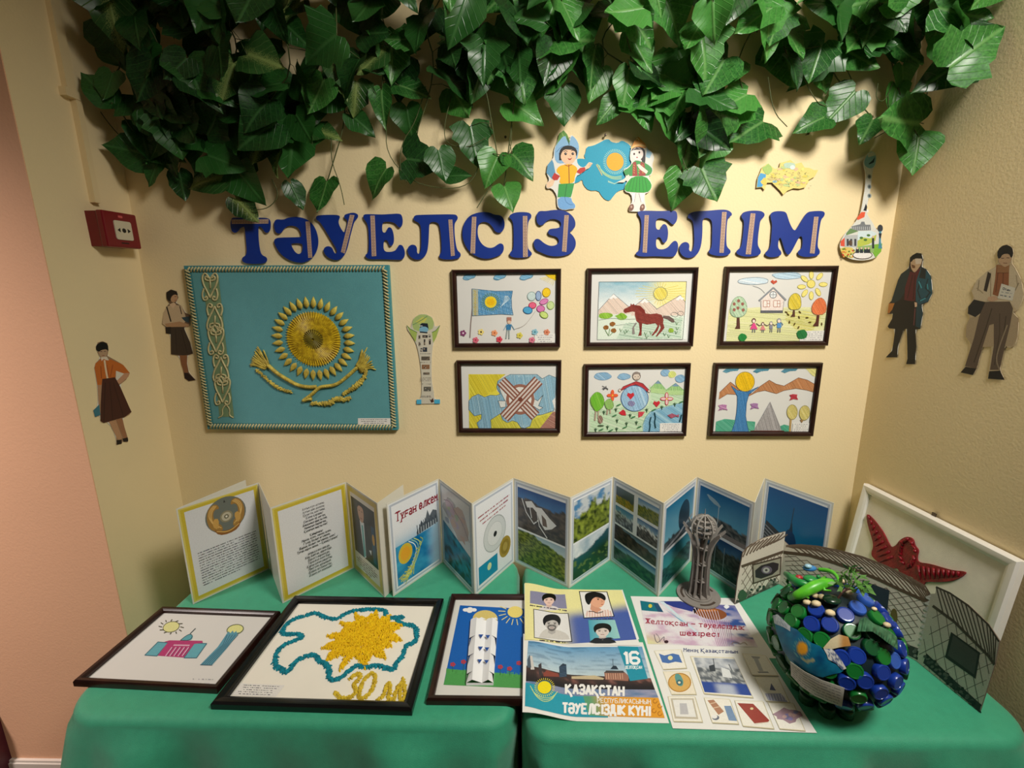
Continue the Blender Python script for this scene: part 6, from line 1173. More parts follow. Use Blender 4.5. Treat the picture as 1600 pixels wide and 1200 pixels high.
PB = [(-.335, -.296), (-.2255, -.134), (-.109, -.294), (-.003, -.130), (.153, -.2575), (.294, -.120), (.392, -.291), (.540, -.124), (.628, -.288), (.733, -.133), (.828, -.290)]
V0 = (0, 0, 1)
accordion('long zigzag photo display of mountain and city views, red title on its left leaf', PB, .277,
          [(V0, b_cover, PG), (V0, b_map, PG), (V0, b_coin, PG), (V0, b_ph1, PG), (V0, b_ph2, PG), (V0, b_ph4, PG), (V0, b_ph5, PG), (V0, b_ph6, PG), None, (V0, b_ph8, PG)], lam, 'folding displays along the wall')
# ------------------------------------------------------------------ folded card model of a domed lattice building
ycard = mat('brown_laser_cut_card', (112, 98, 84), .6, .4)
YP = [(.586, -.319), (.749, -.233), (.905, -.500), (.925, -.645)]
yt = thing('folding_building_card', 'grey-brown folding card of a domed lattice building behind the bottle-cap globe', 'folding card', Matrix.Translation((YP[0][0], YP[0][1], T)))
V6 = (1040, 730, .35)
def vz(i, h): u, v = proj((YP[i][0], YP[i][1], T+.0006+h)); return ((u-V6[0])/V6[2], (v-V6[1])/V6[2])
B0, B1, B2, C0, C1 = vz(1, 0), vz(1, .163), vz(1, .134), vz(2, 0), vz(2, .170)
YO = [[(308, 618), (322, 500), (345, 385), (365, 358), (430, 320), (500, 297), B1, B0],
      [B0, B2, (552, 352), (600, 348), (680, 355), (780, 375), (880, 402), (980, 440), (1080, 488), (1160, 532), C1, C0],
      [C0, C1, (1270, 562), (1350, 615), (1440, 700), (1490, 775), (1470, 880), (1395, 1120)]]
def lerp2(P, t):
    k = t*(len(P)-1); i = min(int(k), len(P)-2); f = k-i; return (P[i][0]+(P[i+1][0]-P[i][0])*f, P[i][1]+(P[i+1][1]-P[i][1])*f)
def lattice(A, tl, tr, br, bl, n, col, w):
    """crossed diagonal laths in a quad"""
    def q(s, t): a = (tl[0]+(tr[0]-tl[0])*s, tl[1]+(tr[1]-tl[1])*s); b = (bl[0]+(br[0]-bl[0])*s, bl[1]+(br[1]-bl[1])*s); return (a[0]+(b[0]-a[0])*t, a[1]+(b[1]-a[1])*t)
    L = []
    for k in range(-n, n+1):
        for sg in (0, 1):
            P = []
            for j in range(9):
                t = j/8; s_ = (k+t*n*.55)/n
                if 0 <= s_ <= 1: P.append(q(1-s_ if sg else s_, t))
            if len(P) > 1: L.append(P)
    A.lines(L, w, col, .15)
def y1(A):
    A.poly(YO[0], 'ded2c4'); lattice(A, (345, 440), (525, 375), B0, (310, 615), 6, '7c6c60', 3)
    A.lines([[(345+i*15, 400-i*7), (362+i*17, 360-i*4.5), (385+i*17.5, 342-i*6 if i < 9 else 300)] for i in range(10)], 6, '6c5a4c', .1)
    A.line([(340, 443), (528, 376)], 12, '5c4a3c'); A.poly([(312, 600), (400, 560), (506, 505), (504, 523), (308, 618)], '4c4840')
    for k in range(40): x = R.uniform(312, 500); A.ell(x, 610-(x-308)*.48+R.uniform(-28, 0), 7, 6, R.choice(['3c4038', '6c6c60', '8c8c80', '2c3c30']), n=6)
    A.poly([(385, 432), (517, 398), (512, 480), (388, 522)], '4c3c30'); A.poly([(391, 438), (511, 406), (507, 475), (394, 514)], 'a49c8c'); A.poly(chaikin([(398, 445), (505, 416), (500, 470), (400, 506)], 1), '2c2228')
    A.ell(450, 458, 24, 18, '6c6070'); A.ell(448, 459, 15, 12, 'b4b0ac'); A.ell(448, 459, 6, 5, '4c4440'); A.poly(blob(340, 570, 20, 24, 9, .2), '3c5c40')
def y2(A):
    A.poly(YO[1], 'd6cabc'); lattice(A, (530, 380), (1190, 610), (C0[0]-8, C0[1]-25), B0, 13, '7c7066', 3)
    top = [(540, 352), (600, 348), (680, 355), (780, 375), (880, 402), (980, 440), (1080, 488), (1160, 532)]; bnd = [(530, 380), (640, 392), (750, 425), (850, 460), (950, 500), (1050, 548), (1150, 592), (1188, 612)]
    A.poly(top+bnd[::-1], 'e0d2c2'); A.lines([[lerp2(top, t), ((lerp2(top, t)[0]+lerp2(bnd, min(1, t+.09))[0])/2+6, (lerp2(top, t)[1]+lerp2(bnd, min(1, t+.09))[1])/2-8), lerp2(bnd, min(1, t+.10))] for t in [k/26 for k in range(27)]], 6, '6c5848', .1)
    A.line(bnd, 14, '5c4838'); A.line(top, 10, '7c6454')
    A.poly([(880, 505), (1000, 550), (985, 700), (880, 640)], '2c3444'); A.ell(1020, 670, 16, 40, '6c5c30')
    A.poly([(860, 700), (1000, 760), (1160, 820), (1152, 873), (1000, 800), (860, 740)], '383834')
    for k in range(60): x = R.uniform(860, 1150); A.ell(x, 725+(x-860)*.44+R.uniform(-28, 14), 8, 7, R.choice(['2c302c', '5c5c54', '7c7c74', '1c2420']), n=6)
    A.lines([[(1195-i*4, 570+i*26), (1165-i*4, 580+i*26), (1190-i*4, 592+i*26)] for i in range(10)], 9, 'b4b0a8', .1)
def y3(A):
    A.poly(YO[2], 'cabeb0'); lattice(A, (1205, 600), (1470, 870), (1400, 1110), C0, 6, '6c625a', 3.2)
    top = [(1209, 535), (1270, 562), (1350, 617), (1440, 702), (1488, 777)]; bnd = [(1195, 620), (1290, 690), (1370, 770), (1440, 840), (1468, 880)]
    A.poly(top+bnd[::-1], 'cabeb0'); A.lines([[lerp2(top, t), lerp2(bnd, min(1, t+.12))] for t in [k/15 for k in range(15)]], 6, '54483e', .1); A.line(bnd, 12, '4c3e34'); A.line(top, 8, '4c4038')
    A.poly([(1275, 735), (1405, 828), (1385, 945), (1248, 848)], '2c2826'); A.poly([(1285, 750), (1395, 832), (1378, 925), (1260, 840)], '4c4844')
    A.poly([(1151, 874), (1165, 830), (1300, 960), (1410, 1060), (1395, 1120)], '2c2c2a')
    for k in range(60): t = R.random(); A.ell(1160+t*240+R.uniform(-8, 8), 860+t*235+R.uniform(-30, 5), 9, 7, R.choice(['242622', '4c4c48', '605c54', '1c1e1c']), n=6)
for i, dr in enumerate((y1, y2, y3)):
    (ax, ay), (bx, by) = YP[i], YP[i+1]; an = math.atan2(by-ay, bx-ax)
    M = Matrix.Translation((ax, ay, T+.0006)) @ Matrix.Rotation(an, 4, 'Z') @ Matrix.Rotation(math.pi/2, 4, 'X')
    A = Art(M, V6, z0=.0002); L = [A.pt(p) for p in YO[i]]; L = [(x, max(0, y)) for x, y in L]
    p = MB().slab([L], -.0025, 0).obj('leaf', ycard, yt, mtx=Matrix.Translation((-YP[0][0], -YP[0][1], -T)) @ M)
    dr(A); A.V = [(x, max(.0005, y), z) for x, y, z in A.V]; A.obj('print', PM, p)

# ------------------------------------------------------------------ grey tower model on the headline poster
gm = mat('grey_laser_cut_board', (142, 136, 130), .55, .4, .15, 60); gdk = mat('grey_board_dark', (70, 58, 48), .7)
tw = thing('tower_model', 'grey laser-cut model of a tower with a ribbed ball on top', 'model', Matrix.Translation((.503, -.285, T+.0024)))
def ring(r0, r1, a0=0, a1=360, n=40):
    P = [(r1*math.cos(math.radians(a0+(a1-a0)*k/n)), r1*math.sin(math.radians(a0+(a1-a0)*k/n))) for k in range(n if a1-a0 == 360 else n+1)]
    Q = [(r0*math.cos(math.radians(a0+(a1-a0)*k/n)), r0*math.sin(math.radians(a0+(a1-a0)*k/n))) for k in range(n if a1-a0 == 360 else n+1)]
    return [P, Q] if a1-a0 == 360 else [P+Q[::-1]]
b = MB().slab([ring(0, .056)[0]], 0, .003).obj('base_disc', gm, tw); b2 = MB().slab([ring(0, .034)[0]], .0032, .0062).obj('upper_disc', gm, tw); MB().slab([ring(0, .029)[0]], .0064, .0085).obj('upper_disc', gm, tw)
for a in (15, 135, 255): MB().slab(ring(.041, .047, a, a+60, 14), .003, .0034).obj('slot', gdk, tw)
fin = [(.012, .008), (.030, .008), (.0255, .03), (.023, .09), (.024, .13), (.030, .160), (.042, .186), (.053, .202), (.051, .208), (.046, .203), (.034, .190), (.020, .165), (.015, .12), (.013, .04)]
for k in range(10):
    a = math.radians(k*36+8); b = MB().slab([fin], -.0012, .0012, lambda v: Matrix.Rotation(a, 4, 'Z') @ Vector((v.x, v.z, v.y))); b.obj('fin', gm, tw)
MB().tube([(0, 0, .008), (0, 0, .170)], .007, 10).obj('core', gdk, tw)
for z in (.05, .10, .145): MB().slab([ring(0, .019)[0]], z, z+.002).obj('brace_disc', gm, tw)
SC_, SR = .205, .034
for k in range(5):
    a = math.radians(k*36); Q = [((SR-.0042)*math.cos(t), (SR-.0042)*math.sin(t)) for t in [6.2832*j/28 for j in range(28)]]; P = [(SR*math.cos(t), SR*math.sin(t)) for t in [6.2832*j/28 for j in range(28)]]
    MB().slab([P, Q], -.0009, .0009, lambda v: Matrix.Rotation(a, 4, 'Z') @ Vector((v.x, v.z, v.y+SC_))).obj('ball_hoop', mat('pale_grey_board', (158, 154, 148), .5), tw)
for dz in (-.020, -.006, .010, .022):
    r = math.sqrt(SR**2-dz**2)-.004; MB().slab(ring(r*.6, r), SC_+dz-.001, SC_+dz+.001).obj('ball_disc', gm, tw)
MB().lathe([(.003, .168), (.0022, .2), (.0014, .24), (.0006, .256)], 8).obj('spire', gm, tw)

# ------------------------------------------------------------------ bottle-cap globe
GC = Vector((.643, -.591, .8400)); GR = .1065
def on_globe(p, r=.128, vw=(1190, 870, 230/1104)):
    r = r-.0110 if r > .1075 else r
    d = sight(vw[0]+p[0]*vw[2], vw[1]+p[1]*vw[2]).normalized(); o = EYE-GC; b = o.dot(d); c = o.dot(o)-r*r; D = b*b-c
    return EYE+d*(-b-math.sqrt(D)) if D > 0 else GC+(EYE+d*(-b)-GC).normalized()*r
gl = thing('bottle_cap_globe', 'globe covered in blue and green bottle caps with plastic toys on top', 'globe', Matrix.Translation((GC.x, GC.y, T+.0004)))
GO = Vector((0, 0, GC.z-T-.0004)); toL = lambda P: P-Vector((GC.x, GC.y, T+.0004))
MB().ball(GO, GR, 32, 18).obj('ball_core', mat('dark_globe_core', (10, 34, 40), .5), gl, True)
bluem = mat('blue_cap_plastic', (22, 56, 150), .3, .5, coat=.3); bluel = mat('light_blue_cap_plastic', (48, 92, 184), .3, .5, coat=.3); greenm = mat('green_cap_plastic', (18, 112, 44), .32, .5, coat=.3); dgreen = mat('dark_green_cap_plastic', (12, 78, 40), .35, .5)
capb = MB(); CR = .0143; prof = [(CR*.98, -.001), (CR, .003), (CR*.98, .0072), (CR*.9, .0088), (CR*.78, .0090), (CR*.76, .0084), (.001, .0084)]
capb.lathe(prof, 16)
cme = {}
for nm, mm in (('b', bluem), ('l', bluel), ('g', greenm), ('d', dgreen)):
    cme[nm] = mesh('bottle_cap', capb.V, capb.F, mm); cme[nm].polygons.foreach_set('use_smooth', [True]*len(cme[nm].polygons)); cme[nm].set_sharp_from_angle(angle=.6)
def put_cap(d, kind, r=GR, s=1.0):
    q = d.to_track_quat('Z', 'Y').to_matrix().to_4x4(); link('bottle_cap', cme[kind], gl, mtx=Matrix.Translation(GO+d*r) @ q @ Matrix.Diagonal((s, s, 1, 1)))
known = [((270, 405), 'g'), ((160, 375), 'g'), ((215, 475), 'g'), ((370, 500), 'b'), ((512, 505), 'b'), ((405, 390), 'b'), ((630, 430), 'b'), ((725, 375), 'l'), ((790, 310), 'l'), ((450, 625), 'g'), ((680, 560), 'g'), ((875, 450), 'g'), ((920, 750), 'g'), ((720, 745), 'b'), ((600, 760), 'b'), ((700, 860), 'g'), ((320, 590), 'g'), ((830, 680), 'd'), ((915, 870), 'b'), ((105, 350), 'g'), ((180, 260), 'g'), ((1005, 780), 'l'), ((840, 580), 'd'), ((780, 940), 'b'), ((640, 950), 'b'), ((910, 380), 'b'), ((240, 290), 'g')]
dirs = []
for p, k in known:
    d = (on_globe(p, .1255)-GC).normalized(); dirs.append(d); put_cap(d, k)
N_ = 700
for i in range(N_):
    z = 1-2*(i+.5)/N_; a = i*2.39996; d = Vector((math.sqrt(1-z*z)*math.cos(a), math.sqrt(1-z*z)*math.sin(a), z))
    if z < -.86 or z > .93: continue
    if min((d-e).length for e in dirs) < 2*CR/GR*.985: continue
    dirs.append(d); k = 'b' if fr(d.x*1.3+5, d.y*1.3, d.z*1.3) > -.03 and d.x > -.45 and d.z > -.6 else 'g'
    if R.random() < .15: k = 'd' if k == 'g' else 'l'
    put_cap(d, k)
for a in range(8):
    t = a*.785+.3; c = Vector((math.cos(t)*.045, math.sin(t)*.045, 0))
    for z in (0, .0092): link('bottle_cap', cme['d'], gl, mtx=Matrix.Translation(c+Vector((0, 0, z+.0005))))
MB().lathe([(.028, .0005), (.028, .018), (.040, .032)], 20).obj('foot', mat('dark_globe_core', (10, 34, 40), .5), gl)
# map patch with the flag sun, bent round the ball
def patch(name, top, bot, nx, ny, f, m, r):
    V = []; C = []; F = []
    for j in range(ny+1):
        for i in range(nx+1):
            a, b = lerp2(top, i/nx), lerp2(bot, i/nx); t = j/ny; p = (a[0]+(b[0]-a[0])*t, a[1]+(b[1]-a[1])*t); V.append(toL(on_globe(p, r))); C.append(f(p))
    for j in range(ny):
        for i in range(nx): a = j*(nx+1)+i; F.append((a, a+nx+1, a+nx+2, a+1))
    return link(name, mesh(name, V, F, m, C, True), gl)
def pf(p):
    d = math.hypot((p[0]-305)/44, (p[1]-688)/50)
    if d < .85: return lin('e8a028')
    if d < 1.05: return lin('9c8c4c')
    if 1.25 < d < 1.5 and math.sin(math.atan2(p[1]-688, p[0]-305)*22) > 0: return lin('5c9ca0')
    if 290 < p[0] < 400 and abs(p[1]-(765+.2*(p[0]-290)+10*math.sin(p[0]*.06))) < 13 : return lin('a4a884')
    return mixc(lin('157a9c'), lin('0e5c84'), .5+fr(p[0]*.01, p[1]*.01))
patch('map_sticker', [(95, 490), (150, 520), (205, 520), (265, 545), (330, 610), (375, 645), (440, 670), (480, 720), (520, 790), (600, 825), (612, 850)], [(110, 560), (160, 700), (215, 780), (290, 830), (350, 865), (410, 895), (460, 905), (500, 890), (540, 880), (590, 870), (612, 856)], 60, 26, pf, PG, .1285)
patch('silver_sticker', [(85, 440), (120, 430), (160, 470), (215, 520)], [(95, 500), (130, 515), (170, 530), (215, 560)], 16, 6, lambda p: mixc(lin('8c9cac'), lin('d4dce0'), R.random()), PG, .1288)
patch('white_sticker', [(462, 682), (520, 615), (580, 582), (650, 600), (668, 660)], [(475, 700), (540, 690), (580, 680), (630, 672), (668, 668)], 16, 8, lambda p: mixc(lin('c8bc98'), lin('a8783c'), sst(560, 620, p[0])), PG, .1292)
patch('white_sticker', [(465, 690), (530, 690), (590, 760), (636, 838)], [(490, 735), (500, 770), (560, 800), (605, 850)], 14, 8, lambda p: mixc(lin('d4d4d0'), lin('5c6c8c'), 1 if fr(p[0]*.04, p[1]*.04) > .1 else 0), PG, .1294)
# typed paper label
lt = [(215, 785), (320, 860), (450, 925), (540, 955), (622, 985)]; lb_ = [(220, 890), (300, 975), (400, 1045), (500, 1090), (602, 1126)]
V = []; C = []; F = []; nx, ny = 60, 28
for j in range(ny+1):
    for i in range(nx+1):
        a, b = lerp2(lt, i/nx), lerp2(lb_, i/nx); t = j/ny; p = (a[0]+(b[0]-a[0])*t, a[1]+(b[1]-a[1])*t); V.append(toL(on_globe(p, .133)))
        C.append(lin('7c7c7c') if (j % 4 in (1,) and 3 < j < 26 and 2 < i < 57 and R.random() < .8) else lin('d4d2c8'))
for j in range(ny):
    for i in range(nx): a = j*(nx+1)+i; F.append((a, a+nx+1, a+nx+2, a+1))
o = link('paper_label', mesh('paper_label', V, F, PM, C), gl); sm__ = o.modifiers.new('thickness', 'SOLIDIFY'); sm__.thickness = .0004
# toys glued on top
lime = mat('lime_plastic', (96, 196, 44), .35, .5, .2, 60, col2=(70, 164, 40)); grn = mat('green_plastic_toy', (30, 132, 62), .35, .5); brn = mat('dark_brown_stem', (70, 40, 30), .6); shell = mat('shell', (226, 206, 166), .5, .4, .2, 60)
def g_(p, r): return toL(on_globe(p, r))
def toy(name, spine, rad, legs, m, r=.139):
    b = MB(); P = [g_(p, r+(.003*math.sin(i))) for i, p in enumerate(spine)]
    Q = [tuple(v) for v in P]; Q = smoothline(Q, 2); k = len(Q); rr = [rad[min(len(rad)-1, int(i/k*len(rad)))]*(1-(i/k*len(rad)) % 1)+rad[min(len(rad)-1, int(i/k*len(rad))+1)]*((i/k*len(rad)) % 1) for i in range(k)]
    b.tube(Q, rr, 9); o = b.obj(name, m, gl, True)
    for a, c, e in legs: MB().tube([g_(a, r), g_(c, r-.002), g_(e, r-.006)], [.0035, .0028, .002], 6).obj('toy_leg', m, o, True)
    return o
toy('toy_crocodile', [(240, 300), (300, 275), (370, 235), (440, 205), (510, 190), (560, 190)], [.0045, .0085, .010, .011, .0105, .008, .005], [((340, 255), (330, 300), (355, 310)), ((350, 250), (320, 225), (295, 205)), ((460, 205), (470, 250), (520, 255)), ((460, 200), (450, 165), (480, 150))], lime, .142)
toy('toy_lizard', [(170, 115), (215, 150), (255, 190), (320, 200), (360, 210)], [.004, .0065, .0085, .008, .004], [((210, 150), (190, 190), (200, 200)), ((230, 160), (250, 140), (262, 145))], grn, .146)
toy('toy_snake', [(430, 95), (500, 100), (550, 125), (580, 175), (570, 205)], [.0035, .0042, .004, .003, .0018], [], lime, .148)
o = MB().ball(g_((365, 165), .142), .0105, 12, 8, (1.25, 1, .55)).obj('toy_turtle', grn, gl, True); MB().ball(g_((425, 150), .142), .004, 8, 6).obj('head', grn, o, True)
bb = MB().ball(g_((360, 85), .150), .011, 10, 6, (1.3, .7, .55)); o = bb.obj('toy_car', mat('sky_blue_toy', (56, 122, 180), .35), gl, True); MB().ball(g_((350, 70), .156), .007, 8, 6, (1.1, .8, .6)).obj('cabin', mat('toy_window', (150, 190, 210), .3), o, True)
MB().ball(g_((280, 155), .141), .006, 8, 6, (1.3, 1, .8)).obj('red_toy', mat('red_toy', (168, 40, 44), .4), gl, True)
for p, r_ in (((405, 292), .0052), ((450, 298), .0055), ((612, 185), .0045), ((655, 265), .006), ((340, 340), .006), ((515, 420), .007), ((940, 510), .0055), ((845, 390), .004), ((410, 350), .007), ((670, 240), .005)): MB().ball(g_(p, .130), r_, 8, 6, (1.3, 1, .8)).obj('seashell', shell, gl, True)
plm = mat('aquarium_plant_green', (92, 142, 60), .5, .4, .3, 50, col2=(52, 100, 40))
for k, (p, q_) in enumerate((((640, 230), (600, 110)), ((650, 230), (660, 80)), ((660, 230), (700, 90)), ((670, 235), (740, 140)), ((680, 240), (770, 200)), ((690, 250), (790, 235)), ((640, 240), (560, 190)))):
    a, c = g_(p, .128), g_(q_, .155+.004*k); b = MB(); b.tube([a, (a+c)/2+Vector((0, 0, .004)), c], .0011, 5)
    for j in range(7):
        m_ = a.lerp(c, .3+.7*j/6); an = j*2.4; d = (c-a).normalized(); n1 = d.cross(Vector((0, 1, 0))).normalized(); n2 = d.cross(n1); w = (n1*math.cos(an)+n2*math.sin(an)); e = m_+w*.015+d*.008; s_ = d.cross(w)*.0036
        b.add([m_, m_.lerp(e, .5)+s_, e, m_.lerp(e, .5)-s_], [(0, 1, 2, 3)])
    b.obj('plastic_plant', plm, gl)
b = MB(); b.tube([g_((560, 330), .126), g_((600, 270), .14), g_((640, 230), .146)], .0018, 6); b.tube([g_((600, 270), .14), g_((660, 240), .15)], .0013, 5); b.obj('twig', brn, gl)
MB().ball(g_((525, 320), .128), .0125, 12, 7, (1.3, 1.1, .5)).obj('dark_leaf_pad', mat('dark_glossy_leaf', (18, 50, 34), .25), gl, True)
b = MB(); V = []; F = []; n = 40
up_ = [(735, 470), (780, 450), (840, 500), (900, 525), (960, 555), (1015, 600), (1025, 680)]; lo_ = [(715, 560), (760, 560), (830, 560), (890, 600), (940, 640), (985, 670), (1020, 700)]
for i in range(n+1):
    for j in range(4):
        a, c = lerp2(up_, i/n), lerp2(lo_, i/n); t = j/3; V.append(g_((a[0]+(c[0]-a[0])*t, a[1]+(c[1]-a[1])*t), .132+.012*t+.005*math.sin(i*1.35)*t))
for i in range(n):
    for j in range(3): a = i*4+j; F.append((a, a+1, a+5, a+4))
o = link('ruffled_plastic_leaf', mesh('ruffled_plastic_leaf', V, F, mat('frilly_green_plastic', (70, 120, 88), .35, .5, .3, 70, col2=(30, 72, 48)), smooth=True), gl)

# ------------------------------------------------------------------ white framed red bird leaning on the right wall
TL, TR = at_x(1348, 754.5, 1.070), at_x(1593, 877, 1.070); ex = (TR-TL).normalized(); ey0 = Vector((.15, 0, 1)); ey = (ey0-ex*ey0.dot(ex)).normalized(); nz = ex.cross(ey); wE = (TR-TL).length; hE = .315
cE = TL+ex*wE/2-ey*hE/2-nz*.018
ME = Matrix((ex, ey, nz)).transposed().to_4x4(); ME.translation = cE
ef = thing('framed_bird_relief', 'white framed picture of a red bird with spread wings, leaning on the right wall', 'picture', ME)
whm = mat('white_painted_frame', (240, 236, 228), .35, .5, .05, 20); bar_frame(ef, wE, hE, .026, .018, whm)
MB().box(-wE/2+.005, wE/2-.005, -hE/2+.005, hE/2-.005, .0005, .004).obj('backing_board', backm, ef)
MB().box(-wE/2+.02, wE/2-.02, -hE/2+.02, hE/2-.02, .0041, .0065).obj('board', mat('cream_canvas', (240, 233, 218), .8, .3, .08, 40, .2, 300), ef)
AE = Art(ME @ Matrix.Translation((0, 0, .0067)), V6)
redm = mat('dark_red_relief', (150, 16, 34), .38, .5, .35, 70, .6, 260, col2=(112, 6, 24))
bird = [(900, 205), (925, 225), (950, 255), (975, 290), (995, 330), (1010, 360), (1035, 350), (1050, 325), (1085, 308), (1110, 320), (1115, 350), (1135, 370), (1125, 400), (1130, 425), (1180, 430), (1230, 445), (1290, 462), (1350, 465), (1330, 490), (1280, 510), (1220, 515), (1165, 510), (1150, 535), (1120, 520), (1110, 490), (1075, 485), (1050, 470), (1040, 450), (1015, 455), (985, 445), (940, 415), (920, 390), (935, 350), (920, 300), (905, 250)]
L = [AE.pt(p) for p in chaikin(bird, 2)]
bo = MB().slab([L], .0066, .0105).obj('bird_relief', redm, ef)
b = MB()
def feath(p, q, r): a, c = Vector((*AE.pt(p), .0105)), Vector((*AE.pt(q), .0105)); b.tube([a, (a+c)/2+Vector((0, 0, .001)), c], [r, r*.9, r*.4], 6)
for k in range(9): t = k/8; feath((1020-110*t, 400-185*t), (960-42*t, 425-190*t), .0035); feath((1135+180*t, 440+28*t), (1145+165*t, 505-14*t), .0035)
for k in range(16): a = R.uniform(0, 6.3); feath((1085+28*math.cos(a), 385+55*math.sin(a)), (1085+40*math.cos(a+.5), 385+70*math.sin(a+.5)), .004)
for p in ((1060, 335), (1085, 322), (1105, 340), (1120, 375), (1115, 410)): b.ball(Vector((*AE.pt(p), .0105)), .005, 8, 5)
b.obj('feather_relief', redm, bo, True)
hk = AE.pt((1187, 222)); MB().box(hk[0]-.006, hk[0]+.006, hE/2-.002, hE/2+.009, .001, .003).obj('hanger', nm_, ef)

# ------------------------------------------------------------------ hanging ivy
def leafmat(name, base, dark, vein, varieg=0, tr=.25):
    m = bpy.data.materials.new(name); m.use_nodes = True; nt = m.node_tree; b = nt.nodes['Principled BSDF']; N = nt.nodes; K = nt.links
    uv = N.new('ShaderNodeUVMap'); uv.uv_map = 'UVMap'; sp = N.new('ShaderNodeSeparateXYZ'); K.new(uv.outputs[0], sp.inputs[0])
    ax = N.new('ShaderNodeMath'); ax.operation = 'ABSOLUTE'; K.new(sp.outputs['X'], ax.inputs[0])
    mid = N.new('ShaderNodeMapRange'); mid.inputs['From Min'].default_value = .012; mid.inputs['From Max'].default_value = .045; mid.inputs['To Min'].default_value = 1; mid.inputs['To Max'].default_value = 0; K.new(ax.outputs[0], mid.inputs['Value'])
    s1 = N.new('ShaderNodeMath'); s1.operation = 'MULTIPLY_ADD'; s1.inputs[1].default_value = -1.0; K.new(ax.outputs[0], s1.inputs[0]); K.new(sp.outputs['Y'], s1.inputs[2])
    fr_ = N.new('ShaderNodeMath'); fr_.operation = 'PINGPONG'; fr_.inputs[1].default_value = .09; K.new(s1.outputs[0], fr_.inputs[0])
    sv = N.new('ShaderNodeMapRange'); sv.inputs['From Min'].default_value = .0; sv.inputs['From Max'].default_value = .014; sv.inputs['To Min'].default_value = .6; sv.inputs['To Max'].default_value = 0; K.new(fr_.outputs[0], sv.inputs['Value'])
    mx = N.new('ShaderNodeMath'); mx.operation = 'MAXIMUM'; K.new(mid.outputs[0], mx.inputs[0]); K.new(sv.outputs[0], mx.inputs[1])
    oi = N.new('ShaderNodeObjectInfo'); tc = N.new('ShaderNodeTexCoord'); no = N.new('ShaderNodeTexNoise'); no.inputs['Scale'].default_value = 22; no.inputs['Detail'].default_value = 4; K.new(tc.outputs['Object'], no.inputs['Vector'])
    ad = N.new('ShaderNodeMath'); ad.operation = 'MULTIPLY_ADD'; ad.inputs[1].default_value = .55; K.new(oi.outputs['Random'], ad.inputs[0]); K.new(no.outputs['Fac'], ad.inputs[2])
    rp = N.new('ShaderNodeValToRGB'); rp.color_ramp.elements[0].position = .45; rp.color_ramp.elements[1].position = .95; rp.color_ramp.elements[0].color = (*lin(dark), 1); rp.color_ramp.elements[1].color = (*lin(base), 1); K.new(ad.outputs[0], rp.inputs['Fac'])
    mc = N.new('ShaderNodeMix'); mc.data_type = 'RGBA'; mc.inputs['B'].default_value = (*lin(vein), 1); K.new(rp.outputs[0], mc.inputs['A'])
    fac = N.new('ShaderNodeMath'); fac.operation = 'MULTIPLY'; fac.inputs[1].default_value = .45; K.new(mx.outputs[0], fac.inputs[0]); K.new(fac.outputs[0], mc.inputs['Factor'])
    last = mc.outputs['Result']
    if varieg:
        n2 = N.new('ShaderNodeTexNoise'); n2.inputs['Scale'].default_value = 60; n2.inputs['Detail'].default_value = 3; K.new(tc.outputs['Object'], n2.inputs['Vector'])
        w1_ = N.new('ShaderNodeMapRange'); w1_.inputs['From Min'].default_value = .0; w1_.inputs['From Max'].default_value = .24; w1_.inputs['To Min'].default_value = .62; w1_.inputs['To Max'].default_value = .28; K.new(ax.outputs[0], w1_.inputs['Value'])
        gt = N.new('ShaderNodeMath'); gt.operation = 'LESS_THAN'; K.new(n2.outputs['Fac'], gt.inputs[0]); K.new(w1_.outputs[0], gt.inputs[1])
        g2 = N.new('ShaderNodeMath'); g2.operation = 'MULTIPLY'; g2.inputs[1].default_value = .6; K.new(gt.outputs[0], g2.inputs[0])
        m2 = N.new('ShaderNodeMix'); m2.data_type = 'RGBA'; m2.inputs['B'].default_value = (*lin('9aac62'), 1); K.new(last, m2.inputs['A']); K.new(g2.outputs[0], m2.inputs['Factor']); last = m2.outputs['Result']
    K.new(last, b.inputs['Base Color']); b.inputs['Roughness'].default_value = .36; b.inputs['Specular IOR Level'].default_value = .5
    bp = N.new('ShaderNodeBump'); bp.inputs['Strength'].default_value = .5; bp.inputs['Distance'].default_value = .002; K.new(mx.outputs[0], bp.inputs['Height']); K.new(bp.outputs['Normal'], b.inputs['Normal'])
    tl = N.new('ShaderNodeBsdfTranslucent'); K.new(last, tl.inputs['Color']); ms = N.new('ShaderNodeMixShader'); ms.inputs[0].default_value = tr
    K.new(b.outputs[0], ms.inputs[1]); K.new(tl.outputs[0], ms.inputs[2]); K.new(ms.outputs[0], N['Material Output'].inputs['Surface']); return m
LM = [leafmat('ivy_leaf_green', '4a8e3c', '215422', '86b86c'), leafmat('ivy_leaf_dark', '2a5e26', '143218', '4c8044'), leafmat('ivy_leaf_variegated', '305a28', '1a3418', '8ca860', 1)]
PROFS = {'heart': [(-.13, .24), (-.05, .42), (.10, .52), (.26, .52), (.42, .45), (.58, .34), (.74, .21), (.88, .10), (1, .0)],
         'ivy': [(-.15, .30), (-.06, .55), (.08, .50), (.24, .60), (.36, .42), (.52, .40), (.70, .24), (.86, .12), (1, .0)],
         'slim': [(-.05, .14), (.03, .26), (.15, .34), (.30, .36), (.46, .33), (.62, .26), (.78, .17), (.90, .08), (1, .0)]}
LEAF = {}
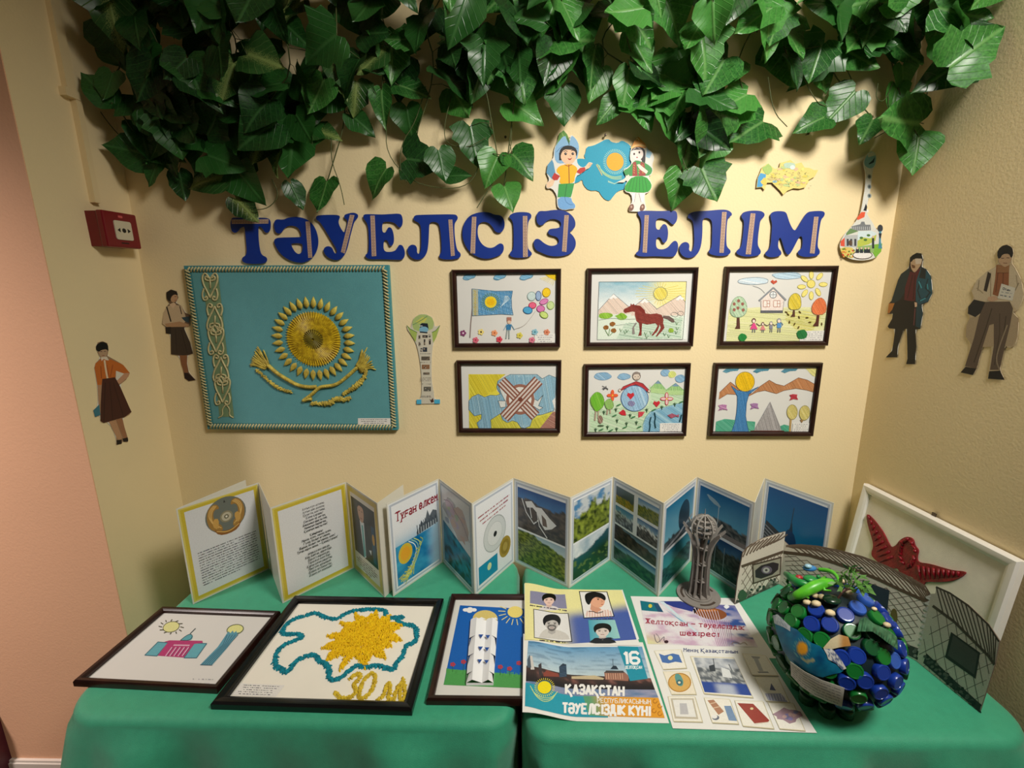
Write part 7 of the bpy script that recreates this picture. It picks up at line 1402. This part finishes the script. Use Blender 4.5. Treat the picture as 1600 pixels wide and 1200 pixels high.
for pn, pr in PROFS.items():
    for vi in range(3):
        rr = random.Random(hash(pn) % 97+vi) if False else random.Random(len(pn)*13+vi); V = []; UV = []; F = []; curl = (.25, .6, -.15)[vi]; fold = (.22, .38, .10)[vi]; ph = rr.uniform(0, 6)
        for i, (t, w_) in enumerate(pr):
            for j in (-2, -1, 0, 1, 2):
                x = w_*j/2*rr.uniform(.94, 1.06); y = t+(0 if j else (.15 if i == 0 else (.06 if i == 1 else 0))) if i < 2 else t
                z = abs(x)*fold - curl*y*y*.5 + .05*math.sin(y*9+j*1.3+ph)*abs(j)/2
                V.append(Vector((x, y, z))); UV.append((x, y))
        for i in range(len(pr)-1):
            for j in range(4): a = i*5+j; F.append((a, a+1, a+6, a+5))
        for mi, mm in enumerate(LM):
            me = mesh('ivy_leaf', V, F, mm, smooth=True); u = me.uv_layers.new(name='UVMap')
            for lp in me.loops: u.data[lp.index].uv = UV[lp.vertex_index]
            LEAF[pn, vi, mi] = me
STR = [(165, 'far left ivy strand reaching towards the cable trunking'), (235, 'ivy strand above and right of the fire alarm'), (300, 'ivy strand hanging over the left end of the flag panel'),
       (375, 'ivy strand touching the top of the first blue letter'), (455, 'ivy strand hanging over the second blue letter'), (520, 'ivy strand hanging over the third blue letter'), (610, 'ivy strand hanging above the fourth blue letter'),
       (690, 'ivy strand with a looping stem above the fifth blue letter'), (760, 'ivy strand hanging above the sixth blue letter'), (820, 'ivy strand hanging just left of the cartoon boy'), (890, 'ivy strand above the cartoon boy'), (960, 'ivy strand above the blue country map'),
       (1025, 'ivy strand above the cartoon girl'), (1090, 'long ivy strand hanging right of the cartoon girl'), (1165, 'ivy strand left of the yellow relief map'), (1245, 'ivy strand above the yellow relief map'),
       (1320, 'ivy strand with two rounded leaves above the last blue letter'), (1400, 'ivy strand hanging over the lute-shaped cut-out'), (1480, 'rightmost wide ivy strand in the room corner'), ]
EX = [(168, 82, 52, 225, 's', 1), (133, 140, 62, 232, 's', 1), (212, 48, 55, 80, 'h', 1), (228, 66, 50, 60, 'h', 1), (270, 25, 70, 200, 'i', 1), (345, 52, 52, 90, 'h', 1), (312, 78, 60, 120, 'h', 1), (170, 135, 50, 100, 'h', 1), (228, 100, 60, 70, 'h', 1),
 (235, 170, 72, 40, 'i', 1), (215, 190, 60, 150, 'h', 1), (278, 172, 60, 30, 'i', 1), (385, 135, 80, 100, 'h', 1), (410, 92, 68, 20, 'h', 2), (495, 150, 58, 120, 'h', 0), (415, 182, 48, 40, 's', 1), (505, 207, 55, 15, 's', 2), (200, 235, 60, 190, 'h', 1), (262, 240, 60, 20, 'h', 2),
 (284, 288, 48, 82, 's', 1), (240, 266, 48, 120, 's', 1), (322, 280, 62, 170, 'h', 2), (345, 245, 52, 90, 's', 2), (455, 232, 88, 95, 'i', 1), (388, 290, 58, 60, 'h', 1), (383, 326, 52, 50, 's', 2), (462, 304, 46, 70, 's', 1), (505, 306, 56, 100, 'h', 0), (530, 118, 60, 70, 's', 2), (562, 192, 52, 40, 's', 1), (573, 92, 60, 200, 'h', 1),
 (590, 282, 52, 130, 'h', 0), (638, 190, 46, 85, 'h', 1), (661, 252, 60, 10, 'i', 1), (690, 258, 48, 80, 'h', 1), (596, 162, 58, 90, 's', 0), (740, 228, 62, 80, 'i', 1), (768, 263, 52, 115, 'h', 0), (815, 254, 52, 45, 'h', 0), (794, 308, 46, 70, 'h', 0), (712, 274, 42, 0, 's', 1), (720, 160, 62, 60, 'h', 0), (626, 125, 62, 100, 'h', 1), (645, 140, 56, 20, 'h', 0),
 (735, 88, 78, 70, 'i', 0), (822, 75, 58, 60, 's', 0), (880, 166, 60, 88, 'h', 1), (884, 62, 88, 20, 'i', 0), (815, 128, 60, 80, 'i', 0), (820, 172, 60, 30, 'h', 0), (930, 132, 52, 110, 'h', 0), (952, 170, 52, 130, 's', 0), (1003, 170, 66, 60, 'i', 0), (1000, 82, 66, 60, 'h', 0), (1050, 197, 58, 60, 'h', 0), (1060, 295, 54, 100, 'h', 0), (1107, 288, 60, 70, 'i', 0),
 (1080, 222, 84, 85, 's', 0), (1112, 235, 54, 110, 'h', 0), (1170, 203, 72, 150, 'i', 0), (1116, 120, 70, 120, 'h', 0), (1145, 160, 62, 150, 'i', 0), (1027, 142, 62, 150, 'h', 0), (1205, 42, 76, 75, 'i', 0), (1232, 100, 78, 80, 'h', 0), (1270, 190, 50, 160, 'h', 0), (1313, 168, 62, 130, 'h', 0), (1285, 112, 60, 60, 'h', 0), (1357, 200, 52, 125, 's', 0),
 (1440, 190, 118, 176, 's', 0), (1432, 240, 58, 95, 'h', 0), (1538, 72, 84, 320, 'i', 0), (1500, 110, 78, 150, 'h', 1), (1510, 22, 78, 20, 'i', 0), (1410, 80, 72, 60, 'i', 0), (1412, 122, 42, 70, 'h', 0), (1337, 88, 72, 40, 'h', 0), (1375, 46, 72, 100, 'i', 0), (1400, 150, 50, 100, 's', 0)]
BND = [(150, 90), (200, 230), (270, 265), (330, 280), (400, 280), (450, 250), (500, 200), (560, 170), (600, 110), (640, 110), (690, 165), (760, 165), (800, 170), (850, 160), (900, 120), (960, 125), (1000, 185), (1040, 175), (1070, 230), (1120, 235), (1160, 205), (1200, 165), (1230, 130), (1280, 130), (1330, 95), (1400, 105), (1450, 70), (1520, 105), (1560, 30)]
GAPS = [(185, 100, 14), (285, 62, 18), (395, 62, 26), (540, 60, 14), (640, 12, 12), (655, 95, 18), (598, 135, 14), (768, 42, 12), (1030, 72, 22), (1245, 15, 14), (1165, 75, 14), (1182, 150, 14), (1205, 120, 16), (200, 150, 14), (500, 20, 20), (450, 95, 14), (1280, 60, 10), (960, 90, 12)]
def bnd(u):
    for (a, b_), (c, d) in zip(BND, BND[1:]):
        if a <= u <= c: return b_+(d-b_)*(u-a)/(c-a)
    return -99
rl = random.Random(11); LV = [(u, v, s, d, k, m, None) for u, v, s, d, k, m in EX]; tries = 0
while len(LV) < 345 and tries < 20000:
    tries += 1; u = rl.uniform(155, 1555); v = rl.uniform(-70, 270)
    if v > bnd(u)-18: continue
    if any(math.hypot(u-a, v-b_) < r+24 for a, b_, r in GAPS): continue
    if sum(1 for q_ in LV[len(EX):] if math.hypot(u-q_[0], v-q_[1]) < 22) > (0 if rl.random() < .9 else 1): continue
    k = rl.choice('hhiis'); m = (rl.choice((1, 1, 2, 1)) if u < 590 else rl.choice((1, 0, 1, 1))) if u < 760 else rl.choice((0, 0, 1))  # left side mostly takes the dark green: shade there put into the colour
    LV.append((u, v, rl.uniform(48, 76), rl.gauss(92, 45), k, m, 1))
strands_ = []
ivstem = mat('ivy_stem', (74, 84, 44), .6, .4)
for u0, lbl in STR:
    t = thing('ivy_strand', lbl, 'ivy', Matrix.Translation(at_y(u0, -60, -.07)), 'hanging artificial ivy'); strands_.append((u0, t, []))
bpy.context.view_layer.update()
for (u, v, s, d, k, m, rnd) in LV:
    i = min(range(len(STR)), key=lambda i: abs(STR[i][0]-u)); low = v > bnd(u)-30
    dd_ = min(1, max(0, (bnd(u)-v)/150)); y = -(rl.uniform(.03, .065) if (rnd is None and low) else .035+rl.uniform(.02, 1)*(.035+.13*dd_))
    if u > 1455 or u < 175: y = -rl.uniform(.06, .14)
    P = at_y(u, v, y); 
    if P.x > XR-.045: P = at_x(u, v, XR-.05) if at_x(u, v, XR-.05).y > -.45 else P
    if P.x < XL+.05: P.x = XL+.05
    dep = (P-EYE).dot(FW); L = s*dep/FPX; a = math.radians(d)
    tip = Vector((math.cos(a), rl.uniform(-.45, .1), -math.sin(a))).normalized()
    nrm = Vector((rl.uniform(-.45, .45), -1, rl.uniform(-.1, .75))) if rnd is None else Vector((rl.uniform(-.8, .8), -1, rl.uniform(-.3, 1.0)))
    nrm = (nrm-tip*nrm.dot(tip)).normalized(); X = tip.cross(nrm)
    Mx = Matrix((X, tip, nrm)).transposed().to_4x4() @ Matrix.Diagonal((L*rl.uniform(.9, 1.1), L, L, 1)); Mx.translation = P-tip*L*.45
    # keep every leaf clear of the walls
    me = LEAF[{'h': 'heart', 'i': 'ivy', 's': 'slim'}[k], rl.randrange(3), m]
    W = [Mx @ v_.co for v_ in me.vertices]; dy = max(0, max(q_.y for q_ in W)+.004); dx = min(0, XR-.004-max(q_.x for q_ in W))+max(0, XL+.02-min(q_.x for q_ in W))
    Mx.translation += Vector((dx, -dy, 0)); u0, t, pts = strands_[i]
    link('ivy_leaf', me, t, mtx=t.matrix_world.inverted() @ Mx); pts.append((Mx.translation.copy(), v))
TEND = [[(603, 120), (604, 190), (603, 240), (640, 282), (680, 294), (725, 294), (747, 270), (748, 235)], [(665, 135), (650, 190), (626, 225), (625, 270), (636, 285)], [(705, 150), (693, 200), (697, 225), (730, 232), (760, 215)], [(800, 195), (798, 240), (770, 285), (745, 325)], [(770, 240), (800, 245)], [(518, 215), (517, 250), (532, 290), (538, 320)], [(425, 280), (437, 305), (420, 326), (395, 328)],
 [(1250, 110), (1275, 160), (1290, 166)], [(1318, 98), (1336, 135), (1337, 165), (1322, 178)], [(1200, 120), (1208, 175), (1230, 198)], [(1060, 150), (1063, 250), (1085, 280)], [(1458, 118), (1447, 150), (1445, 168)], [(1372, 130), (1368, 155), (1382, 160), (1395, 130)], [(1388, 150), (1388, 172), (1412, 176)], [(195, 0), (184, 30), (190, 70), (205, 105)], [(150, 165), (175, 200), (205, 230)], [(765, 290), (780, 300)], [(1122, 225), (1118, 205)], [(1410, 195), (1385, 205), (1366, 216)]]
for i, (u0, t, pts) in enumerate(strands_):
    pts.sort(key=lambda q_: q_[1]); Mi = t.matrix_world.inverted()
    # main vine: from above the frame down through the leaf bases
    vm = [p for p in pts[::max(1, len(pts)//6)]]
    line = [Mi @ (at_y(u0, -75, -.07))] + [Mi @ (p+Vector((0, .004, 0))) for p, v in vm]
    b = MB(); Q = [tuple(v) for v in line]; Q = smoothline(Q, 2); b.tube(Q, .0017, 5); b.obj('vine_stem', ivstem, t, True)
    b = MB()
    for p, v in pts:
        q_ = min((Vector(x) for x in Q), key=lambda x: (x-(Mi @ p)).length); a = Mi @ p
        if (q_-a).length < .12: b.tube([q_, (q_+a)/2+Vector((0, .004, .008)), a], .0009, 4)
    if b.V: b.obj('leaf_stalks', ivstem, t, True)['kind'] = 'stuff'
    for Tn in TEND:
        if min(range(len(STR)), key=lambda j: abs(STR[j][0]-Tn[0][0])) == i:
            c = MB(); c.tube([Mi @ at_y(x, y, -.045) for x, y in smoothline(Tn, 2)], .0012, 5); c.obj('tendril', ivstem, t, True)
